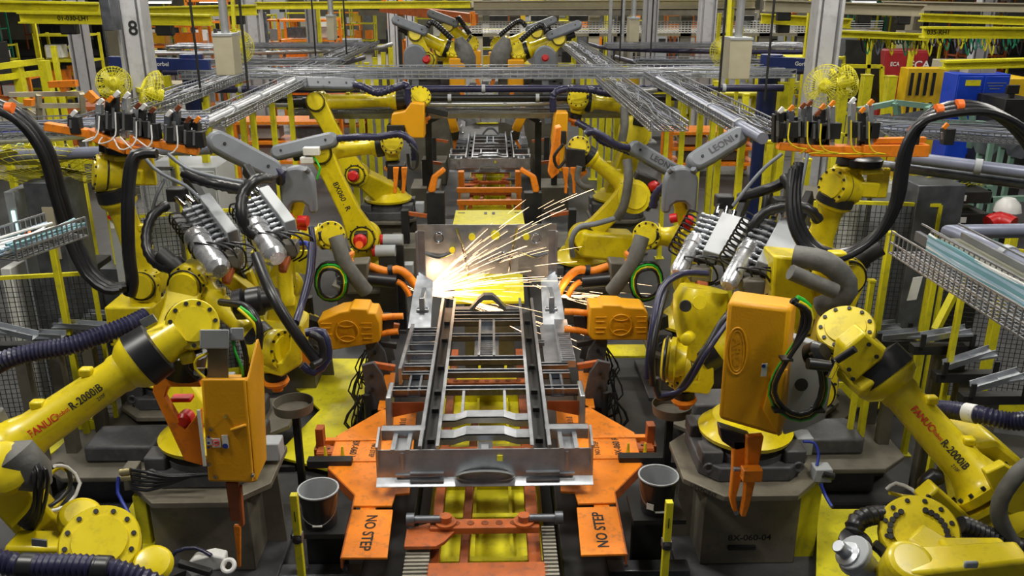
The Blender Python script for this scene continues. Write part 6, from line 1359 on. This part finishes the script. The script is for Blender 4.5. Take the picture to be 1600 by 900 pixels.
beam('olive yellow beam passing behind the left column', (215, 12), (400, 8), 19, 19, .3, trolleys=3); beam('yellow beam top right above the looping hoses', (1302, 48), (1445, 54), 15.5, 15.5, .14)
beam('yellow crane beam right, stencilled 035-RH1', (1442, 43), (1615, 44), 14.5, 14.5, .24, txt=('035-RH1', .14)); beam('long yellow beam near the top right corner', (1440, 22), (1615, 28), 17, 17, .2, trolleys=3)
beam('short thick yellow beam at the right above the blue cabinet', (1474, 96), (1615, 92), 13, 13, .16); beam('beige overhead beam with black trolleys top right', (1195, 0), (1445, 8), 19, 19, .35, BEI, trolleys=4)
beam('beige overhead beam across the top centre', (740, 2), (1180, 0), 30, 30, .4, BEI); beam('second yellow beam behind the right column', (1190, 22), (1330, 30), 20, 20, .3, trolleys=2)
beam('yellow overhead beam top centre left', (400, 4), (735, 2), 24, 24, .25); beam('dark overhead beam far centre', (560, 12), (1180, 12), 36, 36, .45, TAU)
beam('pale overhead beam at the far top right', (1380, 2), (1610, 6), 22, 22, .3, BEI, trolleys=4)
for s, x0, x1, xc, y in ((-1, 172, 328, 299, 15.5), (1, 1200, 1300, 1206, 16)):
    a = py(x0, 97, y); b = py(x1, 102, y); c = py(xc, 140, y)
    t = thing('jib_crane', 'dark blue jib crane arm with a round blue column on the %s' % SIDE[s], 'jib crane', (c.x, y+.2, 0), 'blue jib cranes')
    part(t, 'arm', MB().bar(a, b, .12, .2), BJB, bevel=.01); part(t, 'column', MB().cyl((c.x, y+.2, 0), (c.x, y+.2, a.z+.12), .2, n=20), BJB)
    part(t, 'lettering', text_mb('Gorbel', a.lerp(b, .52)+V((0, -.065, 0)), (b-a), (0, 0, 1), .07), WHT); part(t, 'round_sign', MB().lathe(V((c.x, y-.02, a.z-.03)), (0, -1, 0), [(0, .09), (.01, .09)], 16), RED)
    part(t, 'striped_strut', MB().bar(a.lerp(b, .55 if s < 0 else .4)-V((0, .0, .2)), V((c.x-.3*-s, y, 1.5)), .1), FYEL)
# guard rail, far left
t = thing('guard_rail', 'yellow double guard rail at the far left', 'guard rail', (J(35, 130, 14).x, 14, 0))
for v in (100, 118): part(t, 'rail', MB().bar(J(-10, v+5, 13.6), J(68, v-5, 14.6), .05, .09), FYEL)
for u in (24, 67): p = J(u, 95, 14.1); part(t, 'rail_post', MB().b2((p.x-.06, 14.05, 0), (p.x+.06, 14.2, p.z)), FYEL)
# person standing beyond the left gripper frame
def person():
    base = J(274, 190, 13.5); x, y = base.x, 13.5; top = J(274, 139, y).z
    H = 1.75; z0 = top-H
    t = thing('person', 'person in a grey shirt standing beyond the left gripper frame', 'person', (x, y, max(0, z0)))
    if z0 > .02:
        pl = solo('walk_platform', MB().b2((x-.12, y-.45, 0), (x+.45, y+.2, z0)), TAU, 'low steel platform the person stands on', 'platform')
    J_ = {'pelvis': (0, 0, .95), 'chest': (0, 0, 1.3), 'neck': (0, -.01, 1.48), 'head': (0, -.03, 1.60), 'crown': (0, -.02, 1.70)}
    me = bpy.data.meshes.new('body'); vs = [(0, 0, .95), (0, 0, 1.15), (0, 0, 1.36), (0, -.01, 1.48), (0, -.03, 1.58), (0, -.02, 1.68)]; es = [(0, 1), (1, 2), (2, 3), (3, 4), (4, 5)]; rr = [.15, .14, .15, .055, .085, .075]
    for s in (-1, 1):
        k = len(vs); vs += [(s*.19, 0, 1.40), (s*.25, -.03, 1.14), (s*.2, -.2, .98), (s*.17, -.27, .95)]; es += [(2, k), (k, k+1), (k+1, k+2), (k+2, k+3)]; rr += [.06, .045, .032, .03]
        k = len(vs); vs += [(s*.1, 0, .88), (s*.11, -.01, .48), (s*.11, .02, .07), (s*.12, -.12, .03)]; es += [(0, k), (k, k+1), (k+1, k+2), (k+2, k+3)]; rr += [.09, .06, .045, .035]
    me.from_pydata(vs, es, []); o = bpy.data.objects.new('body', me); C.objects.link(o); o.parent = t; o.location = (0, 0, z0-max(0, z0)+0)
    m = o.modifiers.new('skin', 'SKIN'); o.modifiers.new('s', 'SUBSURF').levels = 1; o.modifiers['s'].render_levels = 2
    for i, r_ in enumerate(rr): me.skin_vertices[0].data[i].radius = (r_, r_*.8)
    me.skin_vertices[0].data[0].use_root = True; me.materials.append(SHT)
    zz = max(0, z0)
    part(t, 'face', MB().lathe((x, y-.085, zz+1.55), (0, 0, 1), [(0, .03), (.03, .05), (.08, .055), (.12, .04)], 12), SKN)
    part(t, 'hair', MB().lathe((x, y-.015, zz+1.63), (0, 0, 1), [(0, .10), (.05, .10), (.09, .06), (.11, .02)], 14), HAR)
    for s in (-1, 1): part(t, 'hand', MB().box((x+s*.16, y-.31, zz+.95), (.06, .1, .04)), SKN, bevel=.01)
person()
# ------------------------------------------------------------------ third station robots and beyond
for s, J2p, J3p, Wpx, y in ((-1, (668, 95), (650, 55), (708, 80), 22), (1, (850, 92), (872, 62), (812, 82), 22), (-1, (690, 80), (700, 42), (735, 70), 25), (1, (806, 80), (838, 52), (780, 72), 25)):
    J2 = J(*J2p, y); J3 = J(*J3p, y); Wq = J(*Wpx, y); bx = J2.x
    k = 'outer' if y < 23 else 'inner'
    t = robot('%s %s robot at the third station beyond the crossing tray' % (k, SIDE[s]), base=(bx, y+.5, max(.2, J2.z-.75)), J2=J2, J3=J3, Wp=Wq, n=(0, -1, .15), tool=(-s*.3, 0, -1), red2=(k == 'outer'), fr=.12, wr=.18, wn=(-s*.2, -.8, .5), k=1.2, detail=False)
    solo('robot_pedestal', MB().b2((bx-.5, y+.1, 0), (bx+.5, y+.95, max(.2, J2.z-.75)-.001)), TAU, 'dark pedestal of the %s %s third station robot' % (k, SIDE[s]), 'pedestal', 'steel robot pedestals')
    shell(t, J3+V((-.2*s, -.2, .1)), J3+V((s*.45, -.2, .35)), .22, .16, n=(0, -1, .5)); dress(t, [J3+V((-.3*s, -.3, .2)), J3.lerp(Wq, .5)+V((0, -.3, .5)), Wq+V((0, -.3, .3))], .07, BLK)
    g = thing('spot_weld_gun', 'amber gun held by the %s %s third station robot' % (k, SIDE[s]), 'weld gun', Wq+V((0, 0, -1)), 'amber servo spot weld guns')
    part(g, 'cover', MB().box(Wq+V((-s*.1, -.1, -.5)), (.4, .3, .7)), AMB, bevel=.03); part(g, 'electrode', MB().bar(Wq+V((-s*.15, -.1, -.85)), Wq+V((-s*.25, -.1, -1.15)), .1), ORG)
for s, u, v in ((-1, 648, 88), (1, 852, 90), (-1, 612, 0), (1, 0, 0)):
    if v: 
        c0 = J(u, v, 21.5); t = thing('arch_shell', 'grey upright arch cover at the third station, %s' % SIDE[s], 'cover', c0+V((0, 0, -.5)), 'grey arch covers')
        A_ = [c0+V((.28*math.cos(PI*i/12), 0, .28*math.sin(PI*i/12))) for i in range(13)]+[c0+V((-.28, 0, -.55)), c0+V((.28, 0, -.55))]; part(t, 'shell', MB().prism(A_, (0, .18, 0)), SHL, bevel=.04); part(t, 'stem', MB().bar(c0+V((0, .1, -.5)), c0+V((s*.1, .2, -1.6)), .16), SHL)
# cloth wrapped tools near the third underbody
for s, u in ((-1, 733), (1, 776)):
    solo('cloth_wrapped_tool', MB().lathe(J(u, 112, 22), (s*.3, 0, 1), [(0, .18), (.3, .28), (.6, .24), (.85, .1)], 14), CLO, 'grey cloth wrapped tool %s of the third underbody' % SIDE[s], 'weld tool')
# orange gantry
t = thing('orange_gantry', 'long orange gantry bar sloping above the third station', 'gantry', J(680, 20, 27)); part(t, 'bar', MB().bar(J(598, 12, 28), J(742, 29, 25), .25, .25), ORD); split(t, 'hanger', MB().bar(J(600, 0, 28), J(598, 18, 28), .15).bar(J(626, 0, 28), J(626, 22, 27.6), .15).bar(J(738, 18, 25), J(740, 40, 25), .15), ORG)
# far mezzanine in the centre right
t = thing('far_platform', 'beige far platform with mesh railing and dark openings', 'platform', J(980, 55, 36.5)); 
part(t, 'deck', MB().b2(V((J(720, 55, 36.5).x, 36.5, J(720, 57, 36.5).z)), V((J(1390, 52, 36.5).x, 39, J(1390, 50, 36.5).z))), BEI)
for i, u in enumerate((745, 805, 865, 930, 975, 1075, 1130, 1200, 1260)): part(t, 'post', MB().b2(V((J(u, 0, 36.5).x-.22, 36.5, 0)), V((J(u, 0, 36.5).x+.22, 36.8, 4.4))), TAU if i % 3 else BEI)
mb = MB()
for i in range(110): x = J(730, 0, 36.3).x+i*.14; mb.b2((x, 36.3, J(900, 52, 36.3).z), (x+.025, 36.32, J(900, 33, 36.3).z))
for k in range(6): z = J(900, 52-k*3.6, 36.3).z; mb.b2((J(730, 0, 36.3).x, 36.3, z), (J(1385, 0, 36.3).x, 36.32, z+.03))
part(t, 'mesh_railing', mb, WHT, stuff=True)
for i, u in enumerate((765, 830, 890, 1090, 1150)):
    pbox('distant_machine', 'dark distant machine with white cover, %s on the far platform' % ('first', 'second', 'third', 'fourth', 'fifth')[i], 'machine', u, 20, u+28, 33, 37.5, .6, BLM, grp='distant machines', extra=lambda t, x0, x1, z0, z1, y: part(t, 'white_cover', MB().b2((x0, y-.03, z1-.12), (x1, y+.3, z1+.05)), WHT) and None)
# far filler: rows of racks, machines and frames on the floor, front to back
r9 = random.Random(21)
kinds = [('orange_rack', ORG, 'orange'), ('storage_rack', FYEL, 'yellow'), ('grey_machine', GRY, 'grey'), ('dark_machine', BLM, 'dark'), ('green_rack', GFN, 'green'), ('beige_cabinet', BEI, 'beige'), ('red_rack', ORD, 'rust red')]
def rack(label, x, y, w_, h, d, m, nm, cat='rack', sh=3, load=True):
    t = thing(nm, label, cat, (x, y, 0), 'distant racks and machines')
    th = .09
    for a in (-1, 1):
        for b in (0, 1): part(t, 'upright', MB().b2((x+a*w_/2-th/2, y+b*d-th/2, 0), (x+a*w_/2+th/2, y+b*d+th/2, h)), m)
    for i in range(sh):
        z = h*(i+1)/sh
        part(t, 'shelf', MB().b2((x-w_/2, y-th/2, z-.1), (x+w_/2, y+d, z-.03)), m)
        if load and i < sh-1:
            for k in range(2): part(t, 'load', MB().box((x+w_*(k-.5)*.45, y+d*.4, z+h/sh*.3), (w_*.3, d*.5, h/sh*.5)), r9.choice([STD, ORG, BLM, GRY, YCB, WHT]))
    return t
ords = ['first', 'second', 'third', 'fourth', 'fifth', 'sixth', 'seventh', 'eighth', 'ninth', 'tenth', 'eleventh', 'twelfth', 'thirteenth', 'fourteenth', 'fifteenth', 'sixteenth', 'seventeenth', 'eighteenth', 'nineteenth', 'twentieth']
for row, (y, z) in enumerate(((21, 2.0), (27, 2.6), (34, 3.0), (42, 3.4), (52, 3.9), (60, 4.6), (68, 5.2))):
    W_ = y*.60; n = 12+row*1
    for i in range(n):
        x = -W_+2*W_*(i+.5)/n+r9.uniform(-.3, .3)
        if (abs(x) < 3.3 and y < 32) or (33 < y < 40 and -4 < x < 20): continue
        if x > 6 and y < 22: continue
        nm, m, cn = kinds[r9.choice([0, 1, 1, 2, 3, 4 if abs(x) > 10 else 2, 5, 6, 1]) if row < 2 or True else 0]
        lab = '%s distant %s %s from the left, row %s behind the trays' % (ords[i], cn, nm.split('_')[1], ('one', 'two', 'three', 'four', 'five', 'six', 'seven')[row])
        h = z*r9.uniform(.5, 1.0)
        if nm.endswith('machine') or nm.endswith('cabinet'):
            t = thing(nm, lab, 'machine', (x, y, 0), 'distant racks and machines'); w_ = r9.uniform(.8, 1.6)
            part(t, 'body', MB().b2((x-w_/2, y, 0), (x+w_/2, y+1, h)), m, bevel=.02); part(t, 'door', MB().b2((x-w_/2+.08, y-.03, .2), (x-.03, y, h-.2)), m, bevel=.01); part(t, 'panel', MB().b2((x+.1, y-.04, h*.55), (x+w_/2-.1, y, h*.8)), r9.choice([SCR, BLM, WHT]) if row < 3 else BLM)
        else: rack(lab, x, y, r9.uniform(1.2, 2.4), h, 1.0, m, nm)
# far yellow railings and posts, thin verticals in view high up
for i in range(26):
    y = r9.choice([19.5, 26, 30, 38]); x = (-1 if i % 2 else 1)*r9.uniform(4.5, y*.55); 
    post('distant slim %s post standing %s of the line, number %s outwards' % (('yellow', 'grey')[i % 3 == 0], 'left' if x < 0 else 'right', ords[i//2]), (x, y, r9.uniform(2.6, 4.6)), w=.10, m=STD if i % 3 == 0 else FYEL, grp='distant slim posts')
for i, (x, y, L) in enumerate(((-13, 28, 7), (-6.5, 30, 5), (7, 28, 6), (14, 30, 7), (-9, 20.5, 4), (9.5, 24, 5), (-18, 36, 9), (18, 38, 9))):
    t = thing('yellow_railing', '%s distant yellow railing, %s side' % (ords[i], 'left' if x < 0 else 'right'), 'railing', (x, y, 0), 'distant yellow railings')
    for z in (.5, 1.1): part(t, 'rail', MB().b2((x-L/2, y, z), (x+L/2, y+.06, z+.08)), FYEL)
    for k in range(6): part(t, 'upright', MB().b2((x-L/2+L*k/5-.04, y, 0), (x-L/2+L*k/5+.04, y+.06, 1.15)), FYEL)
# hanging lamps seen glowing through the beams
for i, (u, v, y) in enumerate(((430, 6, 50), (500, 9, 50), (250, 4, 50), (330, 3, 48), (560, 6, 52), (900, 4, 52), (1010, 6, 50), (1160, 5, 50), (1500, 12, 40), (1580, 16, 40), (1350, 4, 46), (60, 6, 46), (690, 8, 55), (785, 6, 55))):
    c = py(u, v, y); t = thing('high_bay_light', '%s glowing high bay light from the left along the far top' % ords[i], 'lamp', c, 'far high bay lights')
    part(t, 'housing', MB().box(c+V((0, 0, .12)), (1.2, .5, .14)), GRY); part(t, 'lens', MB().box(c, (1.1, .4, .08)), LMP); part(t, 'suspension_rod', MB().cyl(c+V((0, 0, .15)), (c.x, c.y, 11.7), .03, n=6), BLM)
# green pipework, right
t = thing('green_pipe_frame', 'pale green pipe frame behind the looping hoses on the right', 'frame', J(1430, 210, 11.5))
for a, b in (((1398, 160), (1500, 172)), ((1340, 172), (1400, 160)), ((1400, 160), (1405, 200)), ((1450, 166), (1452, 205)), ((1500, 172), (1510, 200)), ((1360, 186), (1600, 196)), ((1520, 178), (1515, 230))): part(t, 'pipe', MB().bar(J(*a, 11.5), J(*b, 11.6), .07), GPL)
t = thing('green_pipe_frame', 'pale green bench frame below the long blue pipe on the right', 'frame', J(1540, 300, 9))
for a, b in (((1500, 285), (1545, 300)), ((1545, 290), (1545, 318)), ((1545, 312), (1600, 310))): part(t, 'pipe', MB().bar(J(*a, 9), J(*b, 9), .06), GPL)
t = thing('orange_clamp_rack', 'orange clamps and tan bars beyond the left tool frame', 'rack', J(90, 160, 11.5))
for a, b, m in (((15, 148), (130, 146), BEI), ((15, 155), (60, 185), BEI), ((60, 148), (62, 190), BEI), ((128, 146), (130, 180), BEI), ((18, 165), (130, 165), BEI)): part(t, 'bar', MB().bar(J(*a, 11.5), J(*b, 11.6), .06), m)
split(t, 'orange_clamp', MB().bar(J(78, 132, 11.4), J(120, 130, 11.4), .1, .08).bar(J(98, 132, 11.4), J(102, 143, 11.4), .08).bar(J(137, 145, 11.3), J(150, 158, 11.3), .1).bar(J(45, 155, 11.3), J(46, 165, 11.3), .1), ORG)
# silver blade parts hanging on the right beyond the loop
for i in range(6):
    p = J(1545+i*3, 205-i*2, 11); 
for i, (u, v) in enumerate(((1368, 185), (1420, 180), (1560, 190), (1575, 205), (1540, 215), (1590, 220))):
    c = J(u, v, 11+i*.1); tt = thing('silver_panel_part', '%s loose silver pressed part from the left beyond the black loop' % ords[i], 'steel part', (c.x, c.y, 0), 'silver pressed parts'); part(tt, 'support_rod', MB().b2((c.x-.03, c.y+.04, 0), (c.x+.03, c.y+.1, c.z-.1)), GPL); part(tt, 'panel', MB().prism([c+V((-.2, 0, 0)), c+V((.15, 0, .06)), c+V((.25, 0, -.1)), c+V((.1, 0, -.25)), c+V((-.1, 0, -.2))], (.05, .03, 0)), STL)
# ------------------------------------------------------------------ low dark machinery, yellow covers and floor clutter beside the line
def yplate(label, uv, z, th=.03): return solo('floor_cover', MB().prism([V(pz(u, v, z)) for u, v in uv], (0, 0, -th)), FYEL, label, 'cover', 'yellow floor covers', bevel=.004)
yplate('yellow floor cover between the left robots and the underbody', [(430, 712), (520, 735), (560, 640), (600, 560), (470, 560), (455, 600), (500, 640)], .12)
yplate('yellow floor cover under the right amber emblem gun', [(925, 538), (1010, 538), (1018, 556), (925, 556)], .3)
yplate('long yellow cover behind the left robot forearm', [(20, 706), (90, 668), (165, 625), (190, 632), (188, 646), (150, 655), (45, 735)], .25)
yplate('yellow cover along the right side of the stencilled pedestal', [(1278, 760), (1300, 795), (1445, 795), (1440, 905), (1275, 905)], .2)
yplate('yellow strip beside the left front pedestal', [(213, 775), (180, 830), (232, 900), (240, 900), (245, 780)], .3)
yplate('yellow floor cover ahead of the right robots, mid floor', [(1010, 560), (1065, 560), (1070, 580), (1012, 580)], .2) if False else None
solo('kerb_rail', MB().bar(V(pz(45, 745, .12)), V(pz(165, 660, .12)), .05, .22), BLM, 'black kerb along the long yellow cover on the left', 'kerb')
for s in (-1, 1):                              # tall dark fixture posts along the underbody
    for i, (dy, hh, lab) in enumerate(((1.75, 1.0, 'near'), (2.35, .98, 'middle'), (3.1, .9, 'far'))):
        x = XC+s*(1.12+.05*i); y = 6.05+dy
        t = thing('fixture_tower', '%s dark fixture tower with clamp arm on the %s of the underbody' % (lab, SIDE[s]), 'fixture', (x, y, 0), 'dark fixture towers')
        part(t, 'column', MB().b2((x-.09, y-.1, 0), (x+.09, y+.1, hh-.25)), DKG, bevel=.01)
        part(t, 'web_plate', MB().prism([V((x-s*.16, y-.12, hh-.45)), V((x+s*.05, y-.12, hh-.5)), V((x+s*.10, y-.12, hh)), V((x-s*.02, y-.12, hh+.03)), V((x-s*.10, y-.12, hh-.1))], (0, .05, 0)), DKG, bevel=.006)
        part(t, 'clamp_arm', MB().bar((x, y-.05, hh-.02), (x-s*.22, y-.05, hh-.06), .05, .06), ORD if i != 1 else BLM, bevel=.006)
        part(t, 'cylinder', MB().cyl((x+s*.06, y-.14, hh-.75), (x+s*.06, y-.14, hh-.3), .035), BLM)
        split(t, 'bolt_head', MB().lathe((x-s*.0, y-.12, hh-.1), (0, -1, 0), [(0, .02), (.03, .02)], 8).lathe((x-s*.0, y-.12, hh-.25), (0, -1, 0), [(0, .02), (.03, .02)], 8), BLM)
        mb = MB(); rr = random.Random(i*3+s)
        for k in range(5): mb.tube(spline([V((x+s*(.08+rr.random()*.1), y-.15, hh-.3)), V((x+s*(.15+rr.random()*.15), y-.2, hh-.5-rr.random()*.1)), V((x+s*(.05+rr.random()*.2), y-.18, hh-.8)), V((x+s*.1, y-.15, .1))], .1), .009, 5)
        split(t, 'air_line', mb, BLK)
for s in (-1, 1):                              # base rails of the conveyor
    solo('conveyor_bed', MB().b2((XC+min(s*.6, s*.95), 4.3, .0), (XC+max(s*.6, s*.95), 16, .28)), BLM, 'dark conveyor base rail on the %s' % SIDE[s], 'conveyor base', bevel=.01)
    for k, y in enumerate((4.6, 5.1, 5.55)):
        t = thing('base_bracket', 'dark %s floor bracket under the %s wing plates' % (('nearest', 'second', 'third')[k], SIDE[s]), 'bracket', (XC+s*1.25, y, 0), 'dark floor brackets')
        part(t, 'arm', MB().b2((XC+min(s*.95, s*1.6), y, .10), (XC+max(s*.95, s*1.6), y+.14, .2)), TAU if k == 1 else STD, bevel=.008); part(t, 'leg', MB().b2((XC+s*1.5-.06, y, 0), (XC+s*1.5+.06, y+.14, .12)), BLM)
        split(t, 'bolt_head', MB().lathe((XC+s*1.1, y+.07, .2), (0, 0, 1), [(0, .02), (.02, .02)], 8).lathe((XC+s*1.4, y+.07, .2), (0, 0, 1), [(0, .02), (.02, .02)], 8), STL)
    for k, y in enumerate((13.2, 17.5, 20.2)):
        pbox('station_fixture', '%s dark fixture block %s of the far underbodies' % (ords[k], SIDE[s]), 'fixture', *( (640, 290, 690, 320) if False else (0, 0, 1, 1)), 50, .1, BLM) if False else None
        x = XC+s*1.35; t = thing('station_fixture', '%s dark fixture block beside the line farther on, %s side' % (ords[k], SIDE[s]), 'fixture', (x, y, 0), 'dark fixture blocks')
        part(t, 'block', MB().b2((x-.3, y, 0), (x+.3, y+.9, .55)), TAU, bevel=.02); part(t, 'post', MB().b2((x-.06, y+.2, .55), (x+.06, y+.35, 1.1)), BLM); part(t, 'arm', MB().bar((x, y+.27, 1.05), (x-s*.35, y+.27, 1.0), .06), ORD)
# motors and white grippers on the floor behind the robots
for s, u, v, y in ((-1, 606, 392, 10.8), (-1, 618, 375, 11.0)):
    c = J(u, v, y); t = thing('servo_motor', '%s grey and red servo motor left of the dash panel' % ('lower' if v > 380 else 'upper'), 'motor', c-V((0, 0, .1)))
    part(t, 'barrel', MB().cyl(c-V((.16, 0, 0)), c+V((.1, 0, 0)), .08), GRY); part(t, 'end_cap', MB().cyl(c-V((.2, 0, 0)), c-V((.16, 0, 0)), .075), RED); part(t, 'bracket', MB().b2(c+V((-.12, -.06, -c.z)), c+V((.1, .06, -.07))), BLM)
t = thing('white_gripper', 'white cast gripper jaw with a ring end at the bottom left', 'gripper', J(320, 900, 4.4))
part(t, 'jaw', face_prism([(288, 890), (300, 875), (330, 868), (350, 872), (352, 888), (330, 893), (300, 903)], 4.35, .08), WHT, bevel=.01)
part(t, 'ring_end', MB().ring(J(357, 884, 4.33), (0, -.7, .7), .035, .014, 20, 8), WHT)
part(t, 'cylinder', MB().bar(J(280, 880, 4.3), J(330, 895, 4.25), .04), BLM, bevel=.006)
dress(t, [(262, 880, 4.4), (275, 862, 4.4), (305, 856, 4.4), (330, 868, 4.35)], .012, NAV, corr=False, name='air_hose')
part(t, 'mount', MB().bar(J(270, 885, 4.4), J(268, 930, 4.5), .12), BLM)
# valve stack and cables beside the left pedestal robot
t = thing('valve_stack', 'brass and black cable connector stack at the left front robot base', 'connector', J(197, 765, 5.9))
part(t, 'block', face_prism([(190, 732), (212, 732), (212, 765), (194, 768)], 5.85, .12), TAU, bevel=.008); split(t, 'brass_fitting', MB().cyl(J(188, 738, 5.8), J(204, 736, 5.8), .025).cyl(J(190, 746, 5.8), J(206, 745, 5.8), .025), mat('brass', (.7, .6, .3), .3, .9))
for k in range(5): dress(t, [(206, 734+k*7, 5.8), (230, 738+k*7, 5.75), (262, 745+k*3, 5.75), (300, 744, 5.75), (325, 742, 5.75)], .014, BLK, corr=False, name='power_cable')
dress(t, [(186, 745, 5.8), (184, 770, 5.75), (200, 800, 5.65), (215, 840, 5.5), (222, 870, 5.4)], .014, BLU, corr=False, name='blue_cable')
t = thing('valve_stack', 'grey connector with a thin blue hose at the right of the stencilled pedestal', 'connector', J(1285, 740, 5.95))
part(t, 'block', MB().box(J(1283, 738, 5.9), (.14, .12, .12)), GRY, bevel=.01); part(t, 'plug', MB().cyl(J(1285, 740, 5.85), J(1302, 744, 5.85), .03), BLM); dress(t, [(1255, 690, 6.0), (1272, 692, 6.0), (1279, 710, 5.95), (1276, 728, 5.9)], .012, BLU, corr=False, name='blue_cable')
dress(t, [(1282, 755, 5.85), (1290, 775, 5.8), (1300, 792, 5.7)], .014, BLU, corr=False, name='blue_cable')
# raised floor plates under the outer robots
for s in (-1, 1):
    for k, (x, y, w_, d_) in enumerate(((3.3, 7.2, .7, .45), (3.35, 8.2, .6, .5), (2.4, 7.9, .5, .4))):
        x = s*x-.1; t = thing('low_machine', '%s low dark machine base on the floor, %s side' % (('front', 'rear', 'inner')[k], SIDE[s]), 'machine base', (x, y, 0), 'low machine bases')
        part(t, 'plate', MB().prism([V((x-w_, y-d_*.5, .3)), V((x-w_*.6, y-d_, .3)), V((x+w_*.6, y-d_, .3)), V((x+w_, y-d_*.5, .3)), V((x+w_, y+d_, .3)), V((x-w_, y+d_, .3))], (0, 0, .05)), TAU, bevel=.008)
        part(t, 'block', MB().b2((x-w_*.6, y-d_*.6, 0), (x+w_*.6, y+d_*.6, .3)), DKG); part(t, 'casting', MB().b2((x-w_*.45, y-d_*.45, .35), (x+w_*.45, y+d_*.5, .52)), DKG, bevel=.03)
        part(t, 'floor_rail', MB().b2((x-w_*1.2, y-d_*1.3, 0), (x+w_*1.2, y-d_*1.2, .06)), BLM)

# extra far details: orange racking and guard posts seen left and centre, junction posts on the right
for i, (u, v, y, w_, h_) in enumerate(((262, 58, 30, 2.2, 3.3), (480, 48, 32, 2.0, 3.4), (325, 28, 36, 1.6, 4.0))):
    p = J(u, v, y); rack('bright orange racking %s' % ('behind the left junction box', 'left of the far gantry', 'high behind the left column')[i], p.x, y, w_, max(h_, p.z+.4), 1.0, ORG, 'orange_rack', sh=5)
for i, u in enumerate((955, 975, 990, 1008)):
    post('%s slim grey drop conduit from the left behind the small right junction box' % ords[i], py(u, -10, 25), w=.09, z0=2.2, z1=8, m=PIS, grp='grey drop conduits', cat='conduit', name='drop_conduit')
for i, (u, v) in enumerate(((1105, 318), (1320, 116), (1355, 118), (1393, 120))):
    post('%s yellow bollard from the left before the red cabinet' % ords[i], J(u, v, 15.2) if i else J(1225, 130, 15.2), w=.16, grp='yellow bollards', cat='bollard', name='bollard')
t = thing('gate_frame', 'yellow gate frame with a dark curtain left of the red cabinet', 'gate', (J(1350, 150, 17).x, 17, 0))
for a, b in (((1318, 100), (1318, 160)), ((1378, 104), (1378, 160)), ((1318, 103), (1378, 104)), ((1359, 60), (1356, 118))): part(t, 'gate_bar', MB().bar(J(*a, 17), J(*b, 17), .07), FYEL)
part(t, 'dark_curtain', face_prism([(1322, 62), (1376, 64), (1376, 160), (1322, 160)], 17.6, .03), BLM)
t = thing('hose_festoon', 'long row of hanging green and yellow hoses under the right crane beam', 'hose festoon', J(1450, 70, 15.6))
rf = random.Random(5)
fest = {GFN: MB(), FYEL: MB(), BLK: MB(), PIP: MB()}
for i in range(46):
    u = 1345+i*5.4; k = list(fest)[rf.randrange(4)]; d_ = rf.uniform(8, 30)
    fest[k].tube(spline([J(u, 58, 15.6), J(u+2, 58+d_*.6, 15.6), J(u+5, 58+d_, 15.6), J(u+8, 58+d_*.6, 15.6), J(u+10, 58, 15.6)], .2), .014, 5)
for k, m_ in fest.items(): part(t, 'hanging_hoses', m_, k, stuff=True)
part(t, 'carrier_rail', MB().bar(J(1340, 57, 15.6), J(1610, 56, 15.6), .05), STD)
